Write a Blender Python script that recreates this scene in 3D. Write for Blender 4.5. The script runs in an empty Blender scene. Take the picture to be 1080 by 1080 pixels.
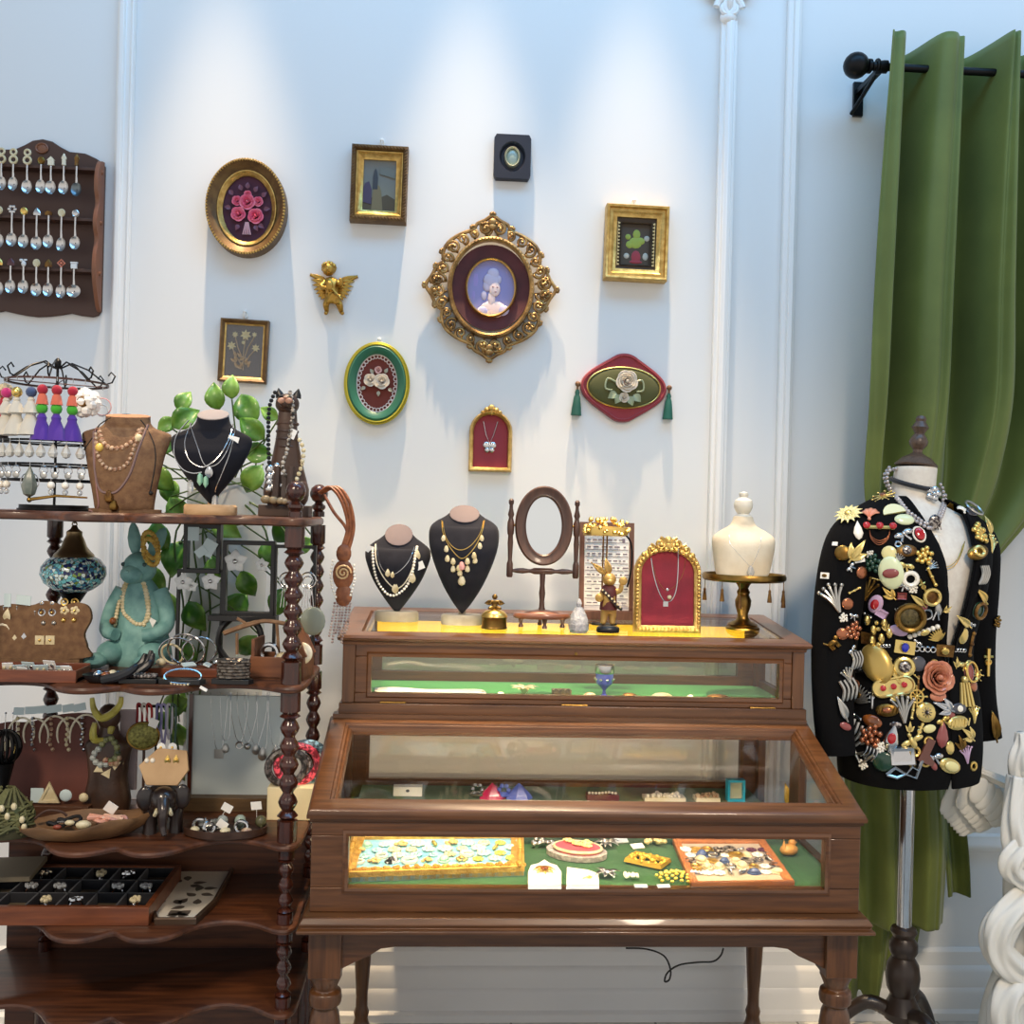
WORLD=.66; SPOT=370; BLUE_FILL=46; WARM=165; LED=42; RAIL_GLOW=1.2; ROOM=26
import bpy, bmesh, math, random
from mathutils import Vector as V, Matrix, Euler
from mathutils.bvhtree import BVHTree
random.seed(7)
pi=math.pi; cos=math.cos; sin=math.sin
C=bpy.context.scene.collection
F=1080.0; TH=.0594; RO=.026; H=1.46; YW=2.965
FW=V((sin(TH),cos(TH),0)); R0=V((cos(TH),-sin(TH),0)); UZ=V((0,0,1))
CR=R0*cos(RO)+UZ*sin(RO); CU=UZ*cos(RO)-R0*sin(RO); CAM=V((0,0,H))
def ray(px,py): return FW*F+CR*(px-540)+CU*(540-py)
def P(px,py,Y): d=ray(px,py); return CAM+d*(Y/d.y)
def PZ(px,py,z): d=ray(px,py); return CAM+d*((z-H)/d.z)
def T(x,y=0,z=0): return Matrix.Translation(V(x) if hasattr(x,'__len__') else V((x,y,z)))
def RZ(a): return Matrix.Rotation(a,4,'Z')
def RX(a): return Matrix.Rotation(a,4,'X')
def RY(a): return Matrix.Rotation(a,4,'Y')
def S(x,y=None,z=None): return Matrix.Diagonal((x,x if y is None else y,x if z is None else z,1))
def lin(c): return tuple((v/255/12.92 if v/255<=.04045 else ((v/255+.055)/1.055)**2.4) for v in c)+(1,)
# ---------------- materials
MT={}
def mat(name,c,rough=.5,metal=0,c2=None,sc=20,stretch=(1,1,1),bump=0,bsc=60,coat=0,sheen=0,emit=0,alpha=None,trans=0,det=4,lo=.35,hi=.65):
    if name in MT: return MT[name]
    m=bpy.data.materials.new(name); m.use_nodes=True; n=m.node_tree.nodes; l=m.node_tree.links
    b=n['Principled BSDF']; b.inputs['Base Color'].default_value=lin(c); b.inputs['Roughness'].default_value=rough
    b.inputs['Metallic'].default_value=metal; b.inputs['Coat Weight'].default_value=coat; b.inputs['Sheen Weight'].default_value=sheen
    b.inputs['Transmission Weight'].default_value=trans
    if emit: b.inputs['Emission Color'].default_value=lin(c); b.inputs['Emission Strength'].default_value=emit
    if c2 or bump:
        tc=n.new('ShaderNodeTexCoord'); mp=n.new('ShaderNodeMapping'); mp.inputs['Scale'].default_value=stretch
        l.new(tc.outputs['Object'],mp.inputs['Vector'])
    if c2:
        nz=n.new('ShaderNodeTexNoise'); nz.inputs['Scale'].default_value=sc; nz.inputs['Detail'].default_value=det
        rp=n.new('ShaderNodeValToRGB'); rp.color_ramp.elements[0].color=lin(c); rp.color_ramp.elements[1].color=lin(c2)
        rp.color_ramp.elements[0].position=lo; rp.color_ramp.elements[1].position=hi
        l.new(mp.outputs[0],nz.inputs['Vector']); l.new(nz.outputs['Fac'],rp.inputs[0]); l.new(rp.outputs[0],b.inputs['Base Color'])
    if bump:
        nb=n.new('ShaderNodeTexNoise'); nb.inputs['Scale'].default_value=bsc; nb.inputs['Detail'].default_value=3
        bp=n.new('ShaderNodeBump'); bp.inputs['Strength'].default_value=bump; bp.inputs['Distance'].default_value=.004
        l.new(mp.outputs[0],nb.inputs['Vector']); l.new(nb.outputs['Fac'],bp.inputs['Height']); l.new(bp.outputs[0],b.inputs['Normal'])
    MT[name]=m; return m
def spec(m,v): m.node_tree.nodes['Principled BSDF'].inputs['Specular IOR Level'].default_value=v; return m
def glassmat(name,tint=(1,1,1),k=1.0):
    if name in MT: return MT[name]
    m=bpy.data.materials.new(name); m.use_nodes=True; n=m.node_tree.nodes; l=m.node_tree.links
    n.remove(n['Principled BSDF']); o=n['Material Output']
    t=n.new('ShaderNodeBsdfTransparent'); t.inputs[0].default_value=tint+(1,)
    g=n.new('ShaderNodeBsdfGlossy'); g.inputs['Roughness'].default_value=.02
    f=n.new('ShaderNodeLayerWeight'); pw=n.new('ShaderNodeMath'); pw.operation='POWER'; pw.inputs[1].default_value=5; l.new(f.outputs['Facing'],pw.inputs[0])
    f.inputs['Blend'].default_value=.5
    mu=n.new('ShaderNodeMath'); mu.operation='MULTIPLY_ADD'; mu.inputs[1].default_value=.9; mu.inputs[2].default_value=.045*k; mu.use_clamp=True
    x=n.new('ShaderNodeMixShader'); l.new(pw.outputs[0],mu.inputs[0]); l.new(mu.outputs[0],x.inputs[0]); l.new(t.outputs[0],x.inputs[1]); l.new(g.outputs[0],x.inputs[2]); l.new(x.outputs[0],o.inputs[0])
    MT[name]=m; return m
# ---------------- geometry
def ell(a,b,n=40,cx=0,cz=0,ph=0): return [(cx+a*cos(2*pi*i/n+ph),cz+b*sin(2*pi*i/n+ph)) for i in range(n)]
def rect(w,h): return [(-w/2,-h/2),(w/2,-h/2),(w/2,h/2),(-w/2,h/2)]
def arch(w,h,n=14,k=1.0):   # arch-topped outline, base at z=0
    r=w/2; return [(-r,0),(r,0)]+[(r*cos(pi*i/n),h-r*k+r*k*sin(pi*i/n)) for i in range(n+1)]
def spline(pts,n=8,closed=False):
    pts=[V(p) if len(p)==3 else V((p[0],p[1],0)) for p in pts]; out=[]; m=len(pts)
    seg=m if closed else m-1
    for i in range(seg):
        if closed: a,b,c,d=[pts[(i+k)%m] for k in (-1,0,1,2)]
        else: a,b,c,d=pts[max(i-1,0)],pts[i],pts[i+1],pts[min(i+2,m-1)]
        for j in range(n):
            t=j/n; out.append(.5*((2*b)+(c-a)*t+(2*a-5*b+4*c-d)*t*t+(3*b-a-3*c+d)*t**3))
    if not closed: out.append(pts[-1].copy())
    return out
def sp2(pts,n=6,closed=True): return [(p.x,p.y) for p in spline(pts,n,closed)]
class G:
    def __init__(s,M=None): s.bm=bmesh.new(); s.M=M or Matrix.Identity(4); s.mi=0
    def add(s,vs,fs,M=None):
        X=s.M@M if M is not None else s.M
        b=[s.bm.verts.new(X@V(v)) for v in vs]
        for f in fs:
            try: fc=s.bm.faces.new([b[i] for i in f]); fc.material_index=s.mi; fc.smooth=True
            except ValueError: pass
        return s
    def box(s,c,d,M=None):
        x,y,z=c; a,b,e=d[0]/2,d[1]/2,d[2]/2
        vs=[(x+i*a,y+j*b,z+k*e) for i in (-1,1) for j in (-1,1) for k in (-1,1)]
        return s.add(vs,[(0,1,3,2),(4,6,7,5),(0,4,5,1),(2,3,7,6),(0,2,6,4),(1,5,7,3)],M)
    def bx(s,x0,x1,y0,y1,z0,z1,M=None): return s.box(((x0+x1)/2,(y0+y1)/2,(z0+z1)/2),(x1-x0,y1-y0,z1-z0),M)
    def grid(s,rows,cu=False,cv=False,cap=False,M=None):
        nv=len(rows); nu=len(rows[0]); vs=[p for r in rows for p in r]; fs=[]
        for i in range(nv if cv else nv-1):
            for j in range(nu if cu else nu-1):
                a=i*nu+j; b=i*nu+(j+1)%nu; c=((i+1)%nv)*nu+(j+1)%nu; d=((i+1)%nv)*nu+j
                fs.append((a,b,c,d))
        if cap: fs.append(tuple(range(nu))[::-1]); fs.append(tuple((nv-1)*nu+j for j in range(nu)))
        return s.add(vs,fs,M)
    def lathe(s,prof,c=(0,0,0),n=20,M=None,sx=1,sy=1,cap=True):
        rows=[[(c[0]+r*sx*cos(2*pi*j/n),c[1]+r*sy*sin(2*pi*j/n),c[2]+z) for j in range(n)] for r,z in prof]
        return s.grid(rows,cu=True,cap=cap,M=M)
    def cyl(s,c,r,h,n=16,M=None,r2=None): return s.lathe([(r,0),(r if r2 is None else r2,h)],c,n,M)
    def ball(s,c,r,n=10,M=None):
        r=r if hasattr(r,'__len__') else (r,r,r); m=max(4,n//2+1); vs=[(c[0],c[1],c[2]-r[2])]; fs=[]
        for i in range(1,m):
            a=pi*i/m
            for j in range(n): vs.append((c[0]+r[0]*sin(a)*cos(2*pi*j/n),c[1]+r[1]*sin(a)*sin(2*pi*j/n),c[2]-r[2]*cos(a)))
        vs.append((c[0],c[1],c[2]+r[2])); t=len(vs)-1
        for j in range(n):
            k=(j+1)%n; fs.append((0,1+k,1+j)); fs.append((t,1+(m-2)*n+j,1+(m-2)*n+k))
            for i in range(m-2): fs.append((1+i*n+j,1+i*n+k,1+(i+1)*n+k,1+(i+1)*n+j))
        return s.add(vs,fs,M)
    def tube(s,pts,r,n=7,closed=False,M=None):
        pts=[V(p) for p in pts]; m=len(pts); rows=[]; u=None
        for i in range(m):
            a=pts[i-1] if (i or closed) else pts[i]; b=pts[(i+1)%m] if (i<m-1 or closed) else pts[i]
            t=(b-a)
            if t.length<1e-9: t=V((0,0,1))
            t.normalize()
            if u is None:
                u=t.orthogonal().normalized()
            else:
                u=u-t*u.dot(t); u=u.normalized() if u.length>1e-6 else t.orthogonal().normalized()
            w=t.cross(u); q=r[i] if hasattr(r,'__len__') else r
            rows.append([pts[i]+u*(q*cos(2*pi*j/n))+w*(q*sin(2*pi*j/n)) for j in range(n)])
        if closed:  # untwist seam
            best=min(range(n),key=lambda k:(rows[-1][0]-rows[0][k]).length+(rows[-1][1]-rows[0][(k+1)%n]).length)
            rows.append([rows[0][(best+j)%n] for j in range(n)])
            return s.grid(rows,cu=True,M=M)
        return s.grid(rows,cu=True,cap=True,M=M)
    def torus(s,c,R,r,n=24,m=7,M=None,a=1,b=1):   # ring in xz-plane
        return s.tube([(c[0]+R*a*cos(2*pi*i/n),c[1],c[2]+R*b*sin(2*pi*i/n)) for i in range(n)],r,m,True,M)
    def prism(s,poly,y0,y1,M=None):               # outline in xz extruded y0..y1
        n=len(poly); vs=[(x,y0,z) for x,z in poly]+[(x,y1,z) for x,z in poly]
        return s.add(vs,[tuple(range(n)),tuple(range(2*n-1,n-1,-1))]+[(i,i+n,(i+1)%n+n,(i+1)%n) for i in range(n)],M)
    def slab(s,poly,z0,z1,M=None):                # outline in xy extruded z0..z1
        n=len(poly); vs=[(p[0],p[1],z0) for p in poly]+[(p[0],p[1],z1) for p in poly]
        return s.add(vs,[tuple(range(n))[::-1],tuple(range(n,2*n))]+[(i,(i+1)%n,(i+1)%n+n,i+n) for i in range(n)],M)
    def sweep(s,outl,prof,M=None,plane='xz',closedprof=True):   # profile (out,height) around closed outline with mitres
        n=len(outl); A=sum(outl[i][0]*outl[(i+1)%n][1]-outl[(i+1)%n][0]*outl[i][1] for i in range(n)); sg=1 if A>0 else -1
        nr=[]
        for i in range(n):
            p,q,r=V(outl[i-1]),V(outl[i]),V(outl[(i+1)%n]); e=(q-p).normalized(); f=(r-q).normalized()
            a=V((e.y,-e.x))*sg; b=V((f.y,-f.x))*sg; k=(a+b); k=k/max(k.dot(a),.3); nr.append(k)
        rows=[]
        for o,h in prof:
            if plane=='xz': rows.append([(outl[i][0]+nr[i].x*o,-h,outl[i][1]+nr[i].y*o) for i in range(n)])
            else: rows.append([(outl[i][0]+nr[i].x*o,outl[i][1]+nr[i].y*o,h) for i in range(n)])
        return s.grid(rows,cu=True,cv=closedprof,M=M)
    def beads(s,pts,r,gap=2.0,n=7,M=None):        # beads spaced along polyline
        pts=[V(p) for p in pts]; d=0; nxt=0
        for a,b in zip(pts,pts[1:]):
            L=(b-a).length
            while nxt<=d+L and L>0:
                q=r(nxt) if callable(r) else r
                s.ball(a+(b-a)*((nxt-d)/L),q,n,M); nxt+=q*gap
            d+=L
        return s
ORG={}
def tag(o,label=None,cat=None,group=None,kind=None):
    if label: o['label']=label
    if cat: o['category']=cat
    if group: o['group']=group
    if kind: o['kind']=kind
    return o
def O(g,name,mats,parent=None,bev=0,ang=38,label=None):
    bm=g.bm; me=bpy.data.meshes.new(name)
    if parent is not None: org=ORG[parent.name]
    else:
        xs=[v.co for v in bm.verts]; lo=[min(v[i] for v in xs) for i in range(3)]; hi=[max(v[i] for v in xs) for i in range(3)]
        org=V(((lo[0]+hi[0])/2,(lo[1]+hi[1])/2,lo[2]))
    bm.transform(T(-org)); bmesh.ops.recalc_face_normals(bm,faces=bm.faces); bm.to_mesh(me); bm.free()
    me.set_sharp_from_angle(angle=math.radians(ang))
    for m in (mats if isinstance(mats,(list,tuple)) else [mats]): me.materials.append(m)
    o=bpy.data.objects.new(name,me); C.objects.link(o)
    if parent is not None: o.parent=parent
    else: o.location=org
    ORG[o.name]=org
    if bev:
        b=o.modifiers.new('bevel','BEVEL'); b.width=bev; b.segments=2; b.limit_method='ANGLE'; b.angle_limit=math.radians(40)
    if label: o['label']=label
    return o
def thing(name,label,cat,loc,group=None):
    o=bpy.data.objects.new(name,None); C.objects.link(o); o.location=loc; o.empty_display_size=.02; ORG[o.name]=V(loc); tag(o,label,cat,group); return o
def TM(g,name,mats,label,cat,group=None,bev=0,ang=38): return tag(O(g,name,mats,None,bev,ang),label,cat,group)   # a thing that is one mesh
def ST(g,name,mats,bev=0): return tag(O(g,name,mats,None,bev),kind='structure')
def dup(r,loc,label,rz=0,sc=1,group=None):
    c=r.copy(); C.objects.link(c); c.location=loc; c.rotation_euler=(0,0,rz); c.scale=(sc,sc,sc); c['label']=label
    if group: c['group']=group
    for ch in list(r.children):
        d=ch.copy(); C.objects.link(d); d.parent=c
        for e in list(ch.children):
            f=e.copy(); C.objects.link(f); f.parent=d
    return c
# colours
walnut=mat('walnut_wood',(77,46,22),.34,0,(102,64,34),7,(1,14,14),.06,90,coat=.25)
walnutv=mat('walnut_wood_upright',(77,46,22),.34,0,(100,63,33),7,(14,14,1),.06,90,coat=.25)
mahog=mat('mahogany_wood',(62,33,19),.42,0,(98,56,32),6,(1,12,12),.05,80,coat=.12)
mahogp=mat('mahogany_turned',(48,21,14),.22,0,(72,34,22),8,(10,10,1),.04,80,coat=.4)
gold=mat('gilt_gold',(220,186,112),.38,.85,(186,148,80),60,bump=.25,bsc=220)
goldp=mat('bright_gold',(232,196,112),.28,.95)
brass=mat('aged_brass',(150,118,62),.35,1,(112,84,42),30,bump=.1,bsc=120)
antique=mat('antique_gold',(150,112,56),.45,.7,(96,64,34),40,bump=.3,bsc=200)
silver=mat('silver',(205,205,205),.22,1)
chrome=mat('chrome',(215,215,215),.12,1)
white=mat('white_plaster',(232,232,228),.55,0)
cream=mat('cream',(232,222,196),.5)
pearl=mat('pearl',(240,234,220),.22,0,coat=.5)
blackm=mat('black_metal',(18,18,20),.4,.6)
blackv=mat('black_velvet',(24,25,32),.85,0,bump=.1,bsc=300,sheen=.3)
blackp=mat('black_lacquer',(20,20,21),.35)
paper=mat('white_card',(242,240,234),.7)
glass=glassmat('clear_glass')
red=mat('red_enamel',(170,20,26),.15,0,coat=.6)
bluegem=mat('blue_gem',(20,30,170),.1,0,coat=.8)
greengem=mat('green_stone',(28,62,44),.25,0,(50,92,64),60,coat=.4)
amber=mat('amber_stone',(150,84,34),.2,0,(98,52,22),40,coat=.5)
ivory=mat('ivory',(226,214,180),.4,0,(204,186,140),50)
crystal=mat('crystal',(238,240,240),.04,0,coat=.6,trans=.7)
# ================= camera
cd=bpy.data.cameras.new('camera'); cam=bpy.data.objects.new('camera',cd); C.objects.link(cam)
cd.sensor_width=36; cd.sensor_fit='HORIZONTAL'; cd.lens=36.0; cd.clip_start=.05
Mc=Matrix((CR,CU,-FW)).transposed().to_4x4(); cam.matrix_world=T(CAM)@Mc
sc=bpy.context.scene; sc.camera=cam
vs=sc.view_settings; vs.view_transform='Standard'; vs.look='None'; vs.gamma=1; vs.exposure=.5; vs.use_curve_mapping=False
# ================= setting
wallm=mat('painted_wall',(226,227,226),.6,0,bump=.03,bsc=40)
trimm=mat('trim_paint',(236,236,234),.45)
def floor_mat():
    m=bpy.data.materials.new('tile_floor'); m.use_nodes=True; n=m.node_tree.nodes; l=m.node_tree.links; b=n['Principled BSDF']
    tc=n.new('ShaderNodeTexCoord'); sp=n.new('ShaderNodeSeparateXYZ'); l.new(tc.outputs['Object'],sp.inputs[0]); ms=[]
    def mth(op,a,v): q=n.new('ShaderNodeMath'); q.operation=op; l.new(a,q.inputs[0]); (l.new(v,q.inputs[1]) if not isinstance(v,float) else setattr(q.inputs[1],'default_value',v)); return q.outputs[0]
    for ax in 'XY': ms.append(mth('ABSOLUTE',mth('SUBTRACT',mth('FRACT',mth('MULTIPLY_ADD',sp.outputs[ax],2.4),0.),.5),0.))
    mx_=mth('MAXIMUM',ms[0],ms[1]); k=mth('LESS_THAN',mx_,.18); gr=mth('GREATER_THAN',mx_,.492)
    mix=n.new('ShaderNodeMixRGB'); mix.inputs[1].default_value=lin((214,211,202)); mix.inputs[2].default_value=lin((22,22,22)); l.new(k,mix.inputs[0])
    m2=n.new('ShaderNodeMixRGB'); m2.inputs[2].default_value=lin((150,146,138)); l.new(gr,m2.inputs[0]); l.new(mix.outputs[0],m2.inputs[1]); l.new(m2.outputs[0],b.inputs['Base Color']); b.inputs['Roughness'].default_value=.25
    return m
ST(G().bx(-3.2,3.2,-.8,YW+.1,-.06,0),'floor',floor_mat())
ST(G().bx(-3.2,3.2,YW,YW+.12,0,4.6),'wall_back',wallm)
def vtrim(name,pxs,yref,z0,z1,prof):
    # vertical moulding: prof = list of (px offset, depth)
    g=G(); x=P(pxs,yref,YW).x; k=YW/F
    poly=[(x+o*k,YW-d) for o,d in prof]
    g.slab(poly,z0,z1); ST(g,name,trimm,.002)
zdado=.60
vtrim('trim_1',122,200,.3,4.3,[(0,0),(0,.018),(3,.026),(7,.026),(8,.014),(13,.014),(14,.02),(16,.02),(17,0)])
vtrim('trim_2',755,200,.3,P(770,25,YW).z,[(0,0),(0,.02),(4,.02),(5,.03),(9,.034),(13,.03),(14,.022),(17,.022),(17,0)])
vtrim('trim_3',825,200,.3,4.3,[(0,0),(0,.014),(3,.02),(5,.02),(6,.03),(11,.03),(12,.02),(15,.016),(15,0)])
# acanthus capital on the moulding
g=G(); c=P(768,14,YW-.02); k=YW/F
g.ball((c.x,c.y,c.z-5*k),(9*k,.02,7*k),12)
for sx in (-1,1):
    pts=[]
    for i in range(26):
        a=i*.42; r=(11-.38*i)*k; pts.append((c.x+sx*(3*k+r*cos(a)),c.y-.012,c.z+4*k+r*sin(a)*1.0))
    g.tube(pts,[.010-.00025*i for i in range(26)],8)
    for j in range(4):
        a=.5+j*.55; g.ball((c.x+sx*k*(3+6*j),c.y,c.z+k*(24+2*j)),(5*k,.018,13*k),10)
g.ball((c.x,c.y-.01,c.z+20*k),(5*k,.02,20*k),10)
ST(g,'trim_4',trimm)
# chair rail and low trim on right section, baseboard
def hrail(name,x0,x1,prof):
    g=G(); n=len(prof); vs=[(x,YW-d,z) for x in (x0,x1) for d,z in prof]
    g.add(vs,[tuple(range(n)),tuple(range(n,2*n))[::-1]]+[(i,(i+1)%n,(i+1)%n+n,i+n) for i in range(n)]); ST(g,name,trimm,.001)
hrail('baseboard_back',-3.2,3.2,[(0,0),(.045,0),(.045,.022),(.034,.03),(.034,.075),(.03,.085),(.026,.09),(.026,.135),(.02,.145),(.014,.15),(.014,.19),(.006,.2),(0,.2)])
zr=P(1035,888,YW).z
hrail('trim_5',P(1000,888,YW).x,3.2,[(0,zr-.025),(.012,zr-.025),(.02,zr-.012),(.02,zr),(.014,zr+.008),(.014,zr+.02),(.006,zr+.026),(0,zr+.026)])
# ================= lights
def light(name,kind,loc,e,col,rot=(0,0,0),**kw):
    d=bpy.data.lights.new(name,kind); d.energy=e; d.color=col
    for k,v in kw.items(): setattr(d,k,v)
    o=bpy.data.objects.new(name,d); C.objects.link(o); o.location=loc; o.rotation_euler=rot; return o
w=bpy.data.worlds.new('world'); sc.world=w; w.use_nodes=True; bg=w.node_tree.nodes['Background']
bg.inputs[1].default_value=WORLD
wn=w.node_tree.nodes; wl=w.node_tree.links; tc=wn.new('ShaderNodeTexCoord'); sx=wn.new('ShaderNodeSeparateXYZ'); mr=wn.new('ShaderNodeMapRange'); cr=wn.new('ShaderNodeValToRGB')
wl.new(tc.outputs['Generated'],sx.inputs[0]); wl.new(sx.outputs['Z'],mr.inputs['Value']); mr.inputs['From Min'].default_value=-1; wl.new(mr.outputs[0],cr.inputs[0]); wl.new(cr.outputs[0],bg.inputs[0])
el=cr.color_ramp.elements; el[0].position=0; el[0].color=(.62,.55,.47,1); el[1].position=1; el[1].color=(.12,.16,.2,1)
for q,c in ((.45,(.9,.84,.78,1)),(.56,(1,.96,.92,1)),(.72,(.4,.44,.5,1))): e=el.new(q); e.color=c
for px,e in ((203,1.0),(497,1.05),(692,1.0)):
    x=P(px,60,YW-.35).x
    light('ceiling_spotlight','SPOT',(x,YW-.29,4.25),SPOT*e,(1,.74,.46),(0,0,0),spot_size=math.radians(26),spot_blend=.7,shadow_soft_size=.03)
light('upper_blue_fill','AREA',(.9,1.5,4.3),BLUE_FILL,(.2,.56,1),(math.radians(40),0,0),shape='RECTANGLE',size=4.5,size_y=.9)  # unseen blue fill lamp, added to cool the upper wall
def warm_fill(loc,to,e,ang,col=(1,.82,.62)):  # unseen warm fill spot, added to brighten the shelves and cabinet
    d=(V(to)-V(loc)); q=d.to_track_quat('-Z','Y').to_euler()
    light('warm_fill_spot','SPOT',loc,e,col,q,spot_size=math.radians(ang),spot_blend=1,shadow_soft_size=.25)
warm_fill((-1.2,.1,3.0),(-.75,2.4,1.05),WARM,44); warm_fill((1.0,.1,3.0),(.72,2.4,.75),WARM*1.1,52)
# ================= display cabinet
cx=.312; HW=.593
cab=thing('display_cabinet','two-tier walnut and glass jewellery display cabinet on turned legs','display cabinet',(cx,2.5,0))
def part(g,n,m,p,**k): return O(g,n,m,p,**k)
baize=mat('green_baize',(14,72,24),.95,0,(20,84,32),120,bump=.2,bsc=400,sheen=.2)
led=mat('led_strip',(255,232,180),.5,emit=LED)
railglow=mat('rail_glow_yellow',(255,196,40),.5,emit=RAIL_GLOW)
# table base
g=G(); x0,x1=cx-.606,cx+.606
g.sweep([(x0+.03,2.14),(x1-.03,2.14),(x1-.03,2.85),(x0+.03,2.85)],[(-.08,.585),(.03,.585),(.03,.592),(.022,.596),(.026,.604),(.018,.616),(-.08,.616)],plane='xy')
part(g,'base_moulding',walnut,cab,bev=.002)
g=G(); g.bx(x0+.06,x1-.06,2.17,2.82,.592,.60); part(g,'base_board',walnut,cab)
def apron(xa,xb,y,d):
    g=G(); z=.538
    top=[(xb,.585),(xa,.585)]
    cl=[(xa,.49),(xa+.02,.492),(xa+.045,.505),(xa+.075,.518),(xa+.10,.534),(xa+.13,z)]
    g.prism(top+cl+[(xa+xb-p[0],p[1]) for p in cl[::-1]],y,y+d); return g
part(apron(x0+.07,x1-.07,2.165,.022),'apron',walnut,cab,bev=.0015)
part(apron(x0+.07,x1-.07,2.80,.022),'rear_apron',walnut,cab,bev=.0015)
for xx in (x0+.035,x1-.057):
    g=G(); g.bx(xx,xx+.022,2.19,2.80,.535,.585); part(g,'side_apron',walnut,cab,bev=.0015)
legp=[(.022,0),(.03,.02),(.034,.04),(.026,.055),(.022,.07),(.026,.085),(.02,.10),(.02,.13),(.027,.22),(.032,.31),(.034,.36),(.03,.39),(.024,.405),(.033,.412),(.035,.425),(.033,.438),(.024,.444),(.026,.452),(.034,.47),(.034,.478)]
for (lx,ly,k) in ((x0+.055,2.185,1),(x1-.055,2.185,1),(x0+.085,2.815,.8),(x1-.04,2.815,.8)):
    g=G(); g.lathe([(r*k,z) for r,z in legp],(lx,ly,0),24); a=.034*k; g.bx(lx-a,lx+a,ly-a,ly+a,.476,.585)
    part(g,'leg',walnutv,cab,bev=.002)
# lower case
yf,yb=2.152,2.87; zl0=.616
g=G(); g.bx(cx-HW+.02,cx+HW-.02,yf+.02,yb-.01,.616,.66); part(g,'case_floor',walnut,cab)
g=G(); g.bx(cx-HW+.024,cx+HW-.024,yf+.022,yb-.02,.66,.664); part(g,'baize_lining',baize,cab)
def lidz(y): return .800+(y-2.13)*(.955-.828)/.39
xl,xr=cx-HW+.008,cx+HW-.008
g=G()   # front frame
zt=lidz(yf)-.002
g.bx(xl,xr,yf,yf+.022,.616,.668); g.bx(xl,xr,yf,yf+.022,.776,zt)
g.bx(xl,xl+.078,yf,yf+.022,.668,.776); g.bx(xr-.078,xr,yf,yf+.022,.668,.776)
part(g,'front_frame',walnut,cab,bev=.002)
g=G(); g.sweep([(xl+.078,.668),(xr-.078,.668),(xr-.078,.776),(xl+.078,.776)],[(0,.004),(.006,.006),(.012,.003),(.012,-.004),(0,-.004)],M=T(0,yf,0))
part(g,'window_bead',walnut,cab)
g=G(); g.bx(xl+.07,xr-.07,yf+.014,yf+.018,.664,.78); part(g,'front_glass',glass,cab)
for sx,xa in ((-1,xl),(1,xr-.02)):
    g=G()
    g.bx(xa,xa+.02,yf+.022,yb,.616,.668)
    for ya,yb2 in ((yf+.022,yf+.07),(2.49,2.56),(yb-.05,yb)):
        za=min(lidz(ya),.955)-.004; zb=min(lidz(yb2),.955)-.004
        g.add([(x,y,z) for x in (xa,xa+.02) for y,z in ((ya,.668),(yb2,.668),(yb2,zb),(ya,za))],[(0,1,2,3),(7,6,5,4),(0,4,5,1),(1,5,6,2),(2,6,7,3),(3,7,4,0)])
    za=lidz(yf+.07); zb=lidz(2.49)
    g.add([(x,y,z) for x in (xa,xa+.02) for y,z in ((yf+.07,za-.04),(2.49,zb-.04),(2.49,zb-.004),(yf+.07,za-.004))],[(0,1,2,3),(7,6,5,4),(0,4,5,1),(1,5,6,2),(2,6,7,3),(3,7,4,0)])
    g.bx(xa,xa+.02,2.56,yb-.05,.91,.951)
    part(g,'side_frame',walnutv,cab,bev=.0015)
    g=G(); xx=xa+.010
    g.add([(xx+o,y,z) for o in (-.002,.002) for y,z in ((yf+.06,.665),(2.5,.665),(2.5,lidz(2.5)-.03),(yf+.06,lidz(yf+.06)-.03))],[(0,1,2,3),(7,6,5,4),(0,4,5,1),(1,5,6,2),(2,6,7,3),(3,7,4,0)])
    g.bx(xx-.002,xx+.002,2.55,yb-.045,.665,.915)
    part(g,'side_glass',glass,cab)
g=G(); g.sweep([(cx-.52,.715),(cx+.52,.715),(cx+.52,.905),(cx-.52,.905)],[(0,0),(0,.008),(.008,.014),(.02,.01),(.06,.01),(.06,-.012),(0,-.012)],M=T(0,yb-.018,0))
g.bx(cx-.57,cx+.57,yb-.03,yb-.006,.616,.66)
part(g,'back_frame',walnut,cab,bev=.001)
g=G(); g.bx(cx-.53,cx+.53,yb-.020,yb-.016,.71,.91); part(g,'back_glass',glass,cab)
# sloping lid
sl=math.atan2(.127,.39); Ml=T(cx,2.13,.800)@RX(sl); Ls=.41; hw=HW+.003
g=G(Ml); ins=.062
g.sweep([(-hw+ins,ins+.012),(hw-ins,ins+.012),(hw-ins,Ls-.052),(-hw+ins,Ls-.052)],
  [(0,.006),(0,.016),(.004,.022),(.008,.02),(.011,.026),(.016,.026),(.018,.029),(.05,.029),(.056,.025),(.060,.018),(.060,.010),(.055,.008),(.055,.0)],plane='xy')
lid=part(g,'sloping_lid',walnut,cab)
g=G(Ml); g.box((0,Ls/2,.012),(2*hw-.11,Ls-.10,.004)); part(g,'lid_glass',glass,lid)
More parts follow.
